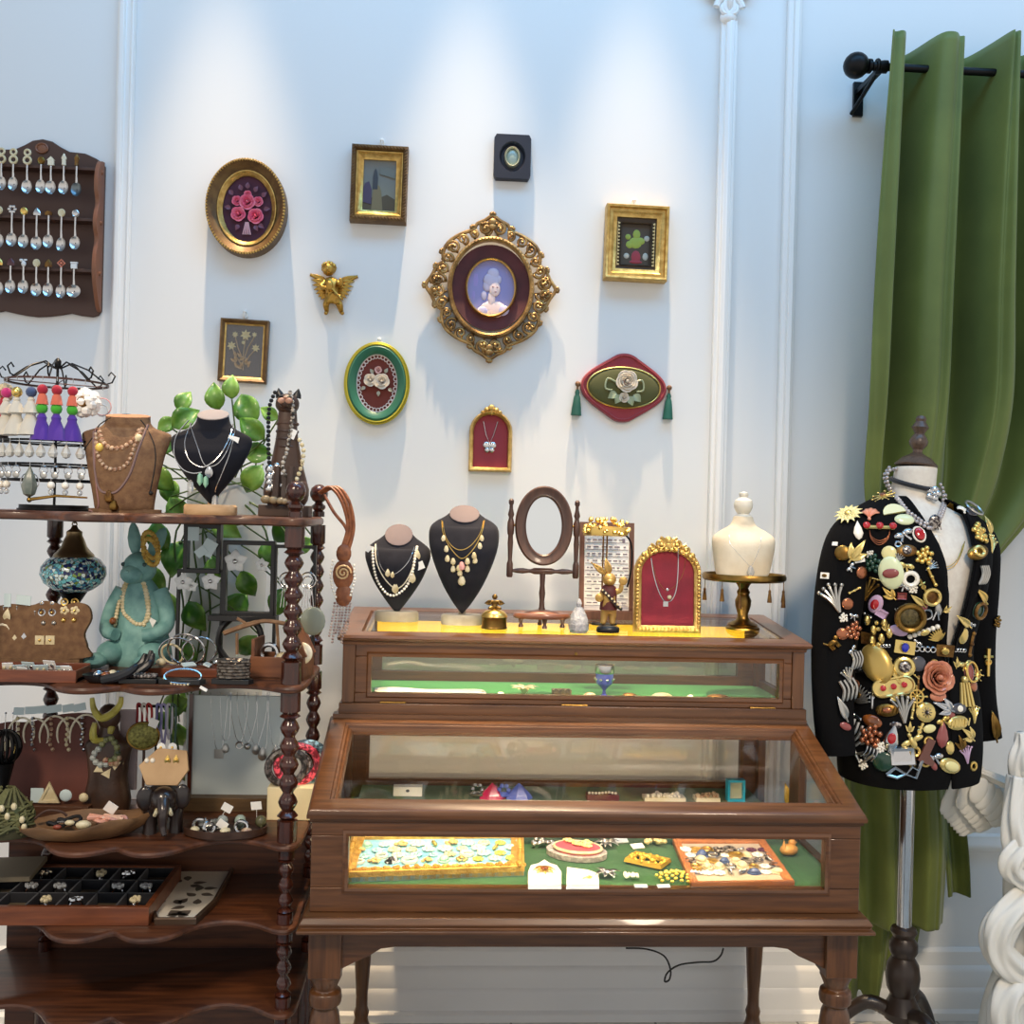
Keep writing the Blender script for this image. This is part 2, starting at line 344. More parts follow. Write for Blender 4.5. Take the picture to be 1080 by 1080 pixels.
# upper case
g=G(); g.bx(xl+.012,xr+.004,2.515,yb,.957,.984); part(g,'upper_case_floor',walnut,cab,bev=.002)
g=G(); g.bx(xl+.03,xr-.02,2.53,yb-.02,.984,.9865); part(g,'upper_baize',mat('green_felt',(28,124,54),.95,0,(34,134,60),120,sheen=.2),cab)
ul,ur=xl+.018,xr-.002; y2=2.525; wx0,wx1=-.185,.832; wz0,wz1=1.008,1.097
g=G(); g.bx(ul+.03,ur-.03,y2,y2+.02,.984,wz0); g.bx(ul+.03,ur-.03,y2,y2+.02,wz1,1.128); g.bx(ul+.03,wx0,y2,y2+.02,wz0,wz1); g.bx(wx1,ur-.03,y2,y2+.02,wz0,wz1)
uf=part(g,'drop_front',walnut,cab,bev=.002)
g=G(); g.sweep([(wx0,wz0),(wx1,wz0),(wx1,wz1),(wx0,wz1)],[(0,.002),(.008,.004),(.012,.0),(.012,-.004),(0,-.004)],M=T(0,y2,0)); part(g,'front_bead',walnut,uf)
g=G(); g.bx(wx0-.008,wx1+.008,y2+.012,y2+.016,wz0-.006,wz1+.006); part(g,'drop_front_glass',glass,uf)
g=G(M=T(.318,y2-.001,1.113)@RX(pi/2)); g.cyl((0,0,0),.004,.003,12); part(g,'keyhole',brass,uf)
for hx in (-.13,.317,.79):
    g=G(); g.bx(hx-.032,hx+.032,y2-.004,y2+.002,.983,.988); g.tube([(hx-.032,y2-.004,.9855),(hx+.032,y2-.004,.9855)],.003,8); part(g,'hinge',brass,cab)
for xa in (ul,ur-.03):
    g=G(); g.bx(xa,xa+.03,y2-.004,y2+.03,.984,1.128); g.bx(xa,xa+.02 if xa==ul else xa+.03,yb-.035,yb,.984,1.128)
    xx=xa if xa==ul else xa+.01
    g.bx(xx,xx+.02,y2+.03,yb-.035,.984,1.005); g.bx(xx,xx+.02,y2+.03,yb-.035,1.10,1.128)
    part(g,'end_frame',walnutv,cab,bev=.0015)
    g=G(); g.bx(xx+.008,xx+.012,y2+.025,yb-.03,1.0,1.105); part(g,'end_glass',glass,cab)
g=G(); g.bx(ul+.02,ur-.02,yb-.022,yb,.984,1.012); g.bx(ul+.02,ur-.02,yb-.022,yb,1.095,1.128); g.bx(ul+.02,ul+.075,yb-.022,yb,1.012,1.095); g.bx(ur-.075,ur-.02,yb-.022,yb,1.012,1.095)
part(g,'upper_back_frame',walnut,cab,bev=.001)
g=G(); g.bx(ul+.07,ur-.07,yb-.013,yb-.009,1.0,1.1); part(g,'upper_back_glass',glassmat('mirror_glass',(.8,.84,.78),2.2),cab)
zt=1.128
def ztop(y): return 1.154+.083*(y-2.52)
Mt=T(0,2.52,0)@Matrix(((1,0,0,0),(0,1,0,0),(0,.083,1,0),(0,0,0,1)))@T(0,-2.52,0)
g=G(Mt); g.sweep([(ul+.055,y2+.045),(ur-.055,y2+.045),(ur-.055,yb-.04),(ul+.055,yb-.04)],
  [(0,zt),(0,zt+.012),(.004,zt+.018),(.01,zt+.016),(.014,zt+.024),(.055,zt+.026),(.064,zt+.024),(.068,zt+.018),(.066,zt+.012),(.058,zt+.008),(.056,zt)],plane='xy')
top=part(g,'top_frame',walnut,cab)
g=G(Mt); g.bx(ul+.05,ur-.05,y2+.04,yb-.035,zt+.0195,zt+.0245); part(g,'top_glass',glass,top)
g=G(Mt)
for xa,xb,ya,yb_ in ((ul+.004,ul+.024,y2+.02,yb),(ur-.024,ur-.004,y2+.02,yb),(ul+.01,ur-.01,yb-.02,yb)): g.bx(xa,xb,ya,yb_,1.098,zt+.001)
part(g,'wedge_rail',walnut,cab)
g=G(); g.bx(ul+.06,ur-.06,yb-.026,yb-.0225,1.122,1.158); part(g,'yellow_rail_glow',railglow,cab)  # emissive face standing in for lamplight on the back rail's inner side
g=G(); g.bx(ul+.06,ur-.06,y2+.022,y2+.03,1.112,1.118); part(g,'light_strip',mat('led_strip_upper',(255,236,196),.5,emit=LED*.75),cab)
g=G(Ml); g.bx(-hw+.10,hw-.10,.055,.064,-.008,-.002); part(g,'lower_light_strip',led,cab)
g=G(); g.bx(xl,xr,2.5,2.535,.915,.96); part(g,'mid_rail',walnut,cab)
# loose power lead under the cabinet
g=G(); a=[P(x,y,2.79) for x,y in ((660,1000),(682,1001),(700,1008),(707,1022),(706,1033),(701,1035),(704,1026),(716,1018),(735,1015),(752,1014),(760,1008),(763,1000))]
g.tube(spline(a,6),.0025,6); TM(g,'power_cord',blackp,'thin black power cord looping below the cabinet','cord')
# ================= whatnot shelving
ex=-.69; eta=thing('etagere','dark mahogany five-tier shelf unit with serpentine shelves and turned posts','shelf unit',(ex,2.38,0))
half=[(0,2.212),(.02,2.195),(.045,2.178),(.07,2.172),(.10,2.178),(.13,2.2),(.165,2.245),(.205,2.268),(.245,2.27),(.29,2.255),(.33,2.225),(.355,2.218),(.372,2.228),(.381,2.255),(.383,2.32)]
fr=[(ex-x,y) for x,y in half[::-1]]+[(ex+x,y) for x,y in half[1:]]
outl=sp2(fr,3,False)+[(ex+.381,2.52),(ex+.36,2.57),(ex-.36,2.57),(ex-.381,2.52)]
ZS=[1.436,1.074,.732,.553,.371]
for z,t in zip(ZS,(.02,.017,.015,.015,.015)):
    g=G(); n=len(outl); 
    g.sweep(outl,[(-.006,z-t),(-.001,z-t*.85),(0,z-t*.5),(-.002,z-t*.2),(-.008,z)],plane='xy',closedprof=False)
    bm=g.bm; vs_=list(bm.verts)
    bm.faces.new(vs_[:n]); bm.faces.new(vs_[-n:])
    part(g,'shelf',mahog,eta,ang=30)
def twist(z0,z1,r):   # turned post profile between two shelves
    L=z1-z0; pr=[(r*1.15,0),(r*1.15,L*.14),(r*.7,L*.15),(r*1.2,L*.17),(r*.8,L*.2)]
    n=max(3,int(L/.055)); 
    for i in range(n):
        a=.2+.62*i/n; h=.62/n
        pr+=[(r*.62,L*(a+h*.04)),(r*.95,L*(a+h*.28)),(r*1.12,L*(a+h*.5)),(r*.95,L*(a+h*.72)),(r*.62,L*(a+h*.96))]
    pr+=[(r*1.2,L*.835),(r*.8,L*.855),(r*1.15,L*.87),(r*1.15,L)]
    return pr
PF=[(ex-.352,2.252),(ex+.352,2.252)]; PB=[(-.955,2.54),(-.325,2.54)]
TK=(.02,.017,.015,.015,.015)
for q in PF+PB:
    for i in range(4):
        r=(.019 if q in PF else .016)*(1 if i<2 else .8)
        g=G(); z0=ZS[i+1]; z1=ZS[i]-TK[i]; g.lathe(twist(z0,z1,r),(q[0],q[1],z0),16); part(g,'post',mahogp,eta,ang=50)
    g=G(); g.lathe([(.02,0),(.026,.03),(.02,.06),(.014,.09),(.02,.2),(.018,ZS[4]-.015)],(q[0],q[1],0),14); part(g,'foot',mahogp,eta)
    if q in PF or q[0]>-.5:
        g=G(); g.lathe([(.015,0),(.015,.012),(.011,.015),(.017,.021),(.017,.027),(.012,.031),(.009,.035),(.016,.040),(.0215,.05),(.0225,.058),(.019,.07),(.009,.078),(.001,.08)],(q[0],q[1],ZS[0]),16); part(g,'finial',mahogp,eta)
for z0,z1 in ((ZS[4],ZS[3]-.015),(ZS[3],ZS[2]-.015),(.1,ZS[4]-.015)):
    g=G(); g.bx(ex-.36,ex+.36,2.552,2.562,z0,z1); part(g,'back_panel',mahog,eta)
# ================= curtain
velv=mat('olive_velvet',(110,121,53),.6,0,(95,107,44),5,bump=.05,bsc=300,sheen=.15)
YC=2.825
cur=thing('curtain','olive green velvet curtain gathered behind the dressed mannequin','curtain',P(960,1000,YC))
def drape(name,rows,nf,amp,ph=0,nu=150,y=YC,nv=70,seed=1):
    rnd=random.Random(seed); off=[rnd.uniform(-.5,.5) for _ in range(9)]
    g=G(); L=sp2([(a[0],a[1]) for a in rows],nv//(len(rows)-1),False); R=sp2([(a[0],a[2]) for a in rows],nv//(len(rows)-1),False); A=sp2([(a[0],a[3]) for a in rows],nv//(len(rows)-1),False)
    grid=[]
    for (py,l),(_,r),(_,am) in zip(L,R,A):
        row=[]
        for j in range(nu):
            u=j/(nu-1); ww=u+.02*sin(2*pi*u*2+off[0])+.012*sin(2*pi*u*5+off[1]+py*.004)
            w=sin(2*pi*(nf*ww)+ph); d=amp*am*(w+.42*sin(4*pi*nf*ww+2*ph+1.3+.5*sin(py*.006+off[3]))+.22*sin(2*pi*nf*.5*ww+off[2]))
            px=l+(r-l)*u+ (3.5*am)*cos(2*pi*(nf*ww)+ph)
            q_=P(px,py,y); q_.y=y-d; row.append(q_)
        grid.append(row)
    g.grid(grid)
    o=part(g,name,velv,cur,ang=180); so=o.modifiers.new('thickness','SOLIDIFY'); so.thickness=.003; return o
drape('upper_drape',[(43,928,1152,1),(150,921,1150,1),(300,912,1148,1),(420,906,1145,1),(500,904,1125,.62),(545,907,1098,.5),(580,905,1068,.45),(605,904,1046,.38),(630,903,1032,.3)],3.6,.078,ph=.6,nu=220)
drape('lower_drape',[(630,903,1034,.4),(680,893,1000,.7),(740,884,998,.9),(810,884,1000,1),(880,887,1004,1),(930,890,1002,1),(978,893,999,1)],2.6,.03,ph=1.0,nu=110,y=YC+.0,seed=4)
drape('lower_tail',[(640,985,1030,.3),(740,990,1008,.8),(830,988,1011,1),(900,992,1018,1),(944,995,1020,1)],1.2,.02,ph=.4,nu=40,y=YC+.05,seed=2)
drape('back_panel',[(640,900,990,.4),(760,890,985,1),(900,890,980,1),(1000,890,965,1),(1062,892,950,1)],2.2,.02,ph=.9,nu=60,y=YC+.09,seed=3)
# rod
a=P(903,69,YC); b=P(1150,82,YC); b.z=a.z
rod=thing('curtain_rod','black curtain rod with round ball finial on wall bracket','curtain rod',a)
g=G(); g.tube([a+V((.06,0,0)),b],.011,14); part(g,'rod',blackm,rod)
g=G(); g.ball(a,(.036,.036,.036),18); g.lathe([(.012,0),(.02,.006),(.02,.014),(.012,.02),(.014,.03),(.018,.05),(.018,.06)],M=T(a+V((.028,0,0)))@RY(pi/2)); part(g,'finial',blackm,rod)
g=G(); c=P(925,70,YC); g.bx(c.x-.008,c.x+.008,c.y-.012,YW,c.z-.026,c.z-.012); g.bx(c.x-.014,c.x+.014,YW-.012,YW,c.z-.09,c.z+.01); g.torus((c.x,c.y,c.z),.017,.005,M=T(c)@RZ(pi/2)@T(-c)); g.tube([(c.x,c.y,c.z-.02),(c.x-.02,YW-.01,c.z-.085)],.006,8); part(g,'bracket',blackm,rod)
# ================= mannequin
xm,ym=1.205,2.60; RM=.27
man=thing('mannequin','white dress form on chrome pole with wooden neck cap and turned dark wood foot','mannequin',(xm,ym,0))
MM=T(xm,ym,0)@RZ(RM)
def loft(rows,n=56,p=2.25):
    out=[]
    for z,a,b,yo in rows:
        r=[]
        for j in range(n):
            t=2*pi*j/n-pi/2; c,s_=cos(t),sin(t)
            r.append((a*math.copysign(abs(c)**(2/p),c),yo+b*math.copysign(abs(s_)**(2/p),s_),z))
        out.append(r)
    return out
def interp(rows,n):
    out=[]; m=len(rows)
    for i in range(m-1):
        for j in range(n):
            t=j/n; out.append(tuple(.5*((2*b)+(c-a)*t+(2*a-5*b+4*c-d)*t*t+(3*b-a-3*c+d)*t**3) for a,b,c,d in zip(rows[max(i-1,0)],rows[i],rows[i+1],rows[min(i+2,m-1)])))
    return out+[rows[-1]]
body=[(.80,.165,.115,0),(.9,.17,.12,0),(1.0,.163,.115,0),(1.13,.14,.098,0),(1.25,.155,.112,-.01),(1.36,.17,.118,-.015),(1.43,.185,.105,0),(1.475,.16,.085,.008),(1.50,.10,.068,.012),(1.525,.062,.056,.012),(1.56,.054,.052,.006),(1.60,.052,.050,0),(1.605,.045,.045,0)]
g=G(MM); g.grid(loft(interp(body,4),40,2.1),cu=True,cap=True); mb=part(g,'torso',mat('mannequin_cloth',(226,220,208),.75,0,(216,208,196),60,bump=.1,bsc=250),man,ang=60)
g=G(MM@T(0,0,1.606)@RY(.10)); g.lathe([(.052,0),(.054,.004),(.046,.012),(.040,.018),(.036,.022),(.020,.030),(.012,.036),(.012,.044),(.022,.056),(.024,.066),(.018,.078),(.012,.086),(.016,.094),(.022,.102),(.016,.112),(.012,.118),(.014,.124),(.010,.132),(.001,.134)],n=24); part(g,'neck_cap',mat('walnut_cap',(74,58,48),.35,0,(96,76,62),20,(10,10,1)),man)
g=G(); pb=P(935,986,ym); pt=P(946,820,ym)
g.tube([(xm+.0,ym,pb.z),(xm+.0,ym,.84)],.019,16); part(g,'pole',chrome,man)
g=G(); g.lathe([(.03,.16),(.045,.17),(.05,.19),(.036,.215),(.03,.23),(.04,.25),(.044,.28),(.04,.31),(.028,.33),(.036,.345),(.036,.365),(.026,.38),(.034,.395),(.03,.405),(.02,.41)],(xm,ym,0),24); part(g,'turned_foot',mat('dark_wood',(34,24,18),.35,0,(50,36,26),12),man)
for i in range(3):
    a=-pi/2+.25+i*2*pi/3; d=V((cos(a),sin(a),0)); g=G(); 
    g.tube(spline([V((xm,ym,.18))+d*.02,V((xm,ym,.20))+d*.09,V((xm,ym,.13))+d*.17,V((xm,ym,.05))+d*.23,V((xm,ym,.018))+d*.28],6),[.02-.0003*k for k in range(25)],10); part(g,'foot_leg',MT['dark_wood'],man)
# blazer
wool=spec(mat('black_wool',(6,6,8),.9,0,(9,9,11),200,bump=.15,bsc=500),.15)
blz=thing('blazer','black single-breasted blazer covered in vintage brooches, worn by the mannequin','blazer',(xm,ym,.79))
jr=[(.80,.180,.132,0),(.83,.184,.136,0),(.9,.186,.137,0),(1.0,.178,.13,0),(1.13,.157,.112,0),(1.25,.172,.126,-.01),(1.36,.19,.132,-.015),(1.43,.205,.118,0),(1.478,.185,.098,.01),(1.505,.13,.085,.014),(1.525,.085,.075,.014)]
def vhalf(z): return -.004 if z<1.10 else .004+(z-1.10)*.155 if z<1.34 else min(.0412+(z-1.34)*.2,.082)
rows=[]; jr2=interp(jr,6)
for z,a,b,yo in jr2:
    h=vhalf(z); hem=max(0,(.85-z)*.2); r=[]; c0=.015
    tr=math.copysign(math.asin(min(1,(abs(c0+h+hem)/a)**1.15)),c0+h+hem); tl=math.copysign(math.asin(min(1,(abs(c0-h-hem)/a)**1.15)),c0-h-hem)
    for j in range(97):
        t=tr+(2*pi-tr+tl)*j/96; s_,c=sin(t),cos(t)
        r.append((a*math.copysign(abs(s_)**(2/2.3),s_),yo-b*math.copysign(abs(c)**(2/2.3),c)-(.003 if j<20 else 0),z))
    rows.append(r)
g=G(MM); g.grid(rows); BV=BVHTree.FromPolygons([MM@V(p) for r in rows for p in r],[(i*97+j,i*97+j+1,(i+1)*97+j+1,(i+1)*97+j) for i in range(len(rows)-1) for j in range(96)])
o=part(g,'jacket_body',wool,blz,ang=180); so=o.modifiers.new('thickness','SOLIDIFY'); so.thickness=.005; so.offset=0
def surf(x,z,e=.004):   # point on jacket front at local x,z
    best=None
    for r0,r1 in zip(rows,rows[1:]):
        if r0[0][2]<=z<=r1[0][2]:
            t=(z-r0[0][2])/max(r1[0][2]-r0[0][2],1e-6)
            pts=[V(a)*(1-t)+V(b)*t for a,b in zip(r0,r1)]
            fr_=[p for p in pts if p.y<.02]; p=min(fr_,key=lambda p:abs(p.x-x)); n=V((p.x/ .19,p.y/.12,0)).normalized(); return p+n*e
    return V((x,-.1,z))
for sx in (-1,1):   # lapels
    ed=[(.015+sx*vhalf(z),z) for z in [1.105+.02*i for i in range(20)]]
    w=[.004+.055*(i/14) if i<15 else max(.02,.046-.006*(i-14)) for i in range(20)]
    g=G(MM); rws=[]
    for (x,z),ww in zip(ed,w):
        rws.append([surf(x+sx*ww*t-sx*.004*(1-t),min(z+ (0.012*t),1.52),.003+.007*sin(pi*min(t+.15,1))) for t in (0,.25,.5,.75,1)])
    g.grid(rws); l=part(g,'lapel',wool,blz,ang=180); so=l.modifiers.new('thickness','SOLIDIFY'); so.thickness=.003
def sleeve(name,pts,rad):
    g=G(); g.tube(spline(pts,5),sp_r(rad,5),22); return part(g,name,wool,blz,ang=70)
def sp_r(r,n): return [p.x for p in spline([(a,0,0) for a in r],n)]
def ml(x,y,z): return MM@V((x,y,z))
slv=[sleeve('sleeve',[ml(-.165,.005,1.445),ml(-.198,.0,1.40),ml(-.222,.0,1.30),ml(-.238,.0,1.15),ml(-.246,-.012,1.0),ml(-.245,-.03,.875)],[.05,.062,.062,.056,.05,.046]),
     sleeve('sleeve',[ml(.165,.005,1.445),ml(.198,.0,1.40),ml(.215,.01,1.30),ml(.225,.02,1.15),ml(.232,.015,1.0),ml(.245,0,.885)],[.05,.06,.058,.052,.048,.046])]
# ================= things on the wall (local units = photo pixels at wall depth)
def LM(px,py,Y=YW,ry=0,rz=0): d=ray(px,py); return T(P(px,py,Y))@S(Y/d.y)@RY(ry)@RZ(rz)
def KP(px,py,Y): return Y/ray(px,py).y
def petalrose(g,c,r,n=3,M=None,depth=.55):
    M=T(c) if M is None else M@T(c)
    g.ball((0,-r*depth*.75,0),(r*.17,r*.3,r*.17),8,M)
    for q in range(n):
        rr=r*(.32+.68*(q+.0)/max(1,n-1)); m=3+(q>0)+(q>1); hh=r*depth*(1.15-.62*q/max(1,n-1))
        for i in range(m):
            a=2*pi*i/m+q*1.1; rows=[]
            for v in (0,.35,.7,.92,1):
                row=[]
                for u in (-1,-.6,-.2,.2,.6,1):
                    an=a+u*(1.0 if q<2 else .78); ra=rr*(.42+.58*v)*(1-.16*u*u*v)+.05*r*u
                    row.append((ra*cos(an),-hh*(v**.6 if v<.95 else .88)-.02*r*q+.06*r*u*u,ra*sin(an)))
                rows.append(row)
            g.grid(rows,M=M)
def leaf(g,M,L,W,fold=.25,curl=.15,n=8):
    rows=[]
    for i in range(n+1):
        t=i/n; w=W*(sin(pi*t**.75))*(1-.15*t)+W*.02
        z=curl*L*sin(pi*t)
        rows.append([(-w,t*L,z+fold*w),(-w*.5,t*L,z+fold*w*.3),(0,t*L,z-fold*w*.25),(w*.5,t*L,z+fold*w*.3),(w,t*L,z+fold*w)])
    g.grid(rows,M=M)
maroon=mat('maroon_velvet',(92,26,32),.8,0,(70,18,26),30,sheen=.2)
woodfr=mat('bronze_frame',(118,90,52),.45,.4,(92,66,38),40,bump=.2,bsc=300)
pinkp=mat('pink_petals',(226,84,120),.35,0,(240,130,150),40)
leafp=mat('dusty_leaf',(112,66,84),.5)
def wall_hook(px,py,label):
    M=LM(px,py); t=thing('wall_hook',label,'hook',P(px,py,YW))
    g=G(M); g.prism(ell(3,4.2,16),-1.6,0); O(g,'hook_plate',white,t); g=G(M); g.tube([(0,-1,-2),(0,-4,-4),(0,-5,-2),(0,-5,1)],.9,6); g.ball((0,-4,2.5),2.2,8); O(g,'hook_arm',white,t)
# --- oval rose picture
M=LM(262,222,YW,0); t=thing('oval_picture','oval gilt frame holding pink roses under domed glass','picture frame',P(262,222,YW))
g=G(M); g.sweep(ell(29.5,38.5,56),[(0,4),(0,8),(3,10),(7,14),(10,17),(11.5,16),(12,12),(12,0),(0,0)]); O(g,'outer_frame',woodfr,t)
g=G(M); 
for i in range(90):
    a=2*pi*i/90; g.ball((40*cos(a),-16,48.8*sin(a)),1.5,5)
g.sweep(ell(25.5,34.5,56),[(0,3),(0,6),(4,10),(5,10),(5,3)]); O(g,'gilt_slip',gold,t)
g=G(M); g.prism(ell(27,36,48),-4,-1); O(g,'velvet_ground',mat('plum_velvet',(58,14,38),.7,0,(74,22,46),30),t)
g=G(M)
for x,z,r in ((-9,-6,8),(9,-7.5,8.5),(0,7,8.5),(-11,8,5.5),(11,8,5.5),(0,15,4.5)): petalrose(g,(x,-5,z),r)
O(g,'pink_roses',pinkp,t)
g=G(M)
for x,z,a in ((-15,14,.7),(15,13,-.7),(0,21,0),(-6,19,.4),(7,18,-.5),(-17,0,1.4),(17,0,-1.4),(-8,-17,2.6),(8,-17,-2.6),(12,-16,-2.1)): leaf(g,T(x,-6,z)@RY(-a)@RX(pi/2),7,2.6)
O(g,'rose_leaves',leafp,t)
g=G(M)
for d in (-4,-2,0,2,4): g.tube([(d*.3,-6,-14),(d,-6,-27)],.7,5)
O(g,'ribbon_stems',mat('pale_ribbon',(206,160,170),.5),t)
g=G(M); n=40; g.lathe([(27,-5),(25,-9.5),(20,-13),(12,-16),(.1,-17)],n=40,M=RX(-pi/2)@S(1,37/27,-1),cap=False); O(g,'domed_glass',glass,t)
# --- rope-edged landscape
M=LM(400.5,197,YW,.01); t=thing('landscape_picture','rope-edged gilt frame with a small muted tower landscape','picture frame',P(400.5,197,YW))
g=G(M); g.sweep(rect(48,69),[(0,0),(0,12),(1.5,14),(4.5,14),(5.5,11),(5.5,0)]); g.M=M
for (xa,za),(xb,zb) in (((-27,-37),(27,-37)),((27,-37),(27,37)),((27,37),(-27,37)),((-27,37),(-27,-37))):
    n=int(math.hypot(xb-xa,zb-za)/3.2)
    for i in range(n):
        q=(i+.5)/n; x=xa+(xb-xa)*q; z=za+(zb-za)*q
        g.ball((0,0,0),(1.0,1.6,2.6),6,T(x,-14,z)@RY(math.atan2(xb-xa,zb-za)+.7))
O(g,'rope_frame',woodfr,t)
g=G(M); g.sweep(rect(34,53),[(0,2),(0,5),(2,6),(6,11),(7.2,11),(7.2,2)]); O(g,'gilt_slip',gold,t)
cv=mat('muted_landscape',(104,108,112),.7,0,(134,134,118),4)
g=G(M); g.box((0,-2,0),(36,2,56)); O(g,'canvas',cv,t)
for qi,(nm,col,pl) in enumerate((('painted_ground',(98,88,70),[(-17,-27),(17,-27),(17,-14),(8,-9),(-2,-14),(-17,-10)]),('painted_tower',(142,130,98),[(-8,-26),(4,-26),(2,-6),(0,0),(-4,1),(-7,-8)]),('painted_spire',(74,78,84),[(-7,-4),(-2,-4),(-2,9),(-3,15),(-4.5,18),(-6,15),(-7,9)]),('painted_trees',(88,78,104),[(-17,-18),(-8,-20),(-8,-4),(-11,4),(-15,2),(-17,-4)]),('painted_cloud',(124,130,124),[(0,12),(16,8),(17,16),(9,20),(0,18)]))):
    g=G(M); g.prism(pl,-3.4-.2*qi,-2.9); O(g,nm,mat(nm,col,.75,0,tuple(int(c*.75) for c in col),.25),t)
wall_hook(403,152,'white hook above the tower landscape picture')
# --- black square miniature
M=LM(540,168); t=thing('miniature_frame','small navy black square frame with a tiny oval cameo','picture frame',P(540,168,YW))
nav=mat('navy_black',(24,27,42),.5)
g=G(M); g.sweep(ell(11.5,13.5,40),[(0,4),(1,7),(2.5,9)],closedprof=False)
n=40; o1=ell(13.9,15.9,40); sq=[]
for i in range(40):
    a=2*pi*i/40; c,s_=cos(a),sin(a); q=max(abs(c)/19,abs(s_)/23); sq.append((c/q,s_/q))
g.grid([[(x,-9,z) for x,z in o1],[(x,-9,z) for x,z in sq],[(x,-8,z) for x,z in [(a*1.02,b*1.02) for a,b in sq]],[(x*1.02,0,z*1.02) for x,z in sq]],cu=True); g.prism(ell(13,15,40),-4,-1)
O(g,'square_mount',nav,t)
g=G(M); g.sweep(ell(6.2,8.6,32),[(0,4),(0,8),(1.2,9.5),(2.2,8),(2.2,4)]); O(g,'oval_rim',mat('pale_rim',(206,206,178),.3,.6),t)
g=G(M); g.ball((0,-5,0),(6.6,3.4,9),14); O(g,'cameo_stone',mat('cameo_stone',(110,136,122),.15,0,(190,200,190),.25),t)
# --- large filigree portrait
M=LM(517.5,305); t=thing('filigree_portrait','large ornate pierced gilt frame around an oval portrait of a powdered-haired lady','picture frame',P(517.5,305,YW))
filg=mat('filigree_gold',(190,152,96),.4,.75,(124,94,58),30)
q=[(0,75),(8,70),(16,66),(20,60),(34,54),(46,45),(51,34),(50,26),(57,20),(62,10),(68,0)]
ol=[(x,z) for x,z in q]+[(x,-z) for x,z in q[-2::-1]]; ol=ol+[(-x,z) for x,z in ol[-2:0:-1]]
g=G(M); g.tube([(x,-8,z) for x,z in sp2(ol,3)],2.0,7,True)
g.sweep(ell(40.5,48.5,60),[(0,4),(0,11),(2,13),(4,12),(5,8),(5,4)])
for i in range(72):
    a=2*pi*i/72; g.ball((43*cos(a),-12.5,51*sin(a)),1.1,5)
O(g,'frame_rim',filg,t)
g=G(M)
def scroll(g,cx,cz,r,a0,sgn,turn=1.6,th=1.5,y=-8):
    pts=[]
    for i in range(22):
        u=i/21; a=a0+sgn*u*turn*2*pi; rr=r*(1-.78*u); pts.append((cx+rr*cos(a),y-3*u,cz+rr*sin(a)))
    g.tube(pts,[th*(1.1-.4*i/21) for i in range(22)],6); g.ball(pts[-1],th*1.3,6)
def ring_out(a):
    best=0
    for i in range(len(ol)):
        (x0,z0),(x1,z1)=ol[i],ol[(i+1)%len(ol)]; dx,dz=cos(a),sin(a); den=dx*(z1-z0)-dz*(x1-x0)
        if abs(den)<1e-9: continue
        s_=(x0*(z1-z0)-z0*(x1-x0))/den; u=(x0*dz-z0*dx)/den
        if s_>0 and 0<=u<=1: best=max(best,s_)
    return best
for i in range(28):
    a=2*pi*(i+.5)/28; ri=1/math.hypot(cos(a)/46,sin(a)/54); ro=ring_out(a); m=(ri+ro)/2; w_=max(3.0,(ro-ri)/2*.95)
    scroll(g,m*cos(a),m*sin(a),min(w_,7.5),a+(pi if i%2 else 0),1 if i%2 else -1,1.3,1.6)
    if ro-ri>13: scroll(g,(ro-4.5)*cos(a+.06),(ro-4.5)*sin(a+.06),4,a,-1,1.2,1.3)
    g.tube([(ri*cos(a),-8,ri*sin(a)),(ro*cos(a+.07),-8,ro*sin(a+.07))],1.2,5)
for x,z in ((0,75),(0,-75),(68,0),(-68,0),(20,61),(-20,61),(20,-61),(-20,-61),(51,35),(-51,35),(51,-35),(-51,-35),(57,20),(-57,20),(57,-20),(-57,-20)):
    for e in (-.7,0,.7): 
        a=math.atan2(z,x)+e; g.ball((x+2.5*cos(a),-8.5,z+2.5*sin(a)),(2.2,2.2,2.2),6)
for s_ in (1,-1): 
    for x,z in ((0,63*s_),(0,68*s_)): g.ball((x,-10,z),(5,3,4),8)
    for e in (-1,1): scroll(g,s_*58,e*6,6,pi/2*e,e,1.3,1.8); scroll(g,e*7,s_*61,6,pi/2*s_,-e,1.3,1.8)
O(g,'filigree_scrolls',filg,t,ang=180)
g=G(M); g.sweep(ell(26,30,48),[(0,3),(0,5),(14.8,8),(14.8,3)]); O(g,'velvet_mount',mat('brown_velvet',(88,36,36),.8,0,(70,26,28),20,sheen=.2),t)
g=G(M); g.sweep(ell(24.5,28.8,48),[(0,4),(0,9),(1.2,10.5),(2.4,9),(2.6,4)]); O(g,'oval_rim',goldp,t)
g=G(M); g.prism(ell(25.5,29.5,48),-5.5,-3.5); pt=O(g,'portrait',mat('lavender_ground',(96,98,168),.35,0,(168,164,206),.06,lo=.4,hi=.6),t)
skin=mat('portrait_skin',(232,208,204),.5); hair=mat('powdered_hair',(206,198,216),.6,0,(180,170,200),.3)
def relief(nm,m,fn):
    g=G(M@T(0,-5.2,0)@S(1,.22,1)); fn(g); O(g,nm,m,pt,ang=180)
relief('sitter_bust',skin,lambda g:(g.ball((3,0,-22),(15,6,9),12),g.ball((1,-2,-11),(4,5,9),10),g.ball((4,-5,-1),(6,6,8),12)))
relief('sitter_hair',hair,lambda g:[g.ball(c,r,10) for c,r in (((0,-3,8),(8.5,7,8)),((2,-3,15),(6.5,6,6)),((-4,-3,2),(4.5,5,6)),((-7,-2,-8),(3,4,5)),((7,-2,9),(4,5,5)))])
relief('sitter_gown',mat('pale_gown',(214,206,222),.6,0,(176,170,214),.2),lambda g:(g.ball((-7,-1,-24),(7,6,5),10),g.ball((13,-1,-23),(7,6,6),10)))
relief('drapery',mat('lilac_drape',(150,138,196),.6),lambda g:(g.ball((-16,2,8),(6,4,15),10),g.ball((-18,2,-8),(4,4,10),10)))
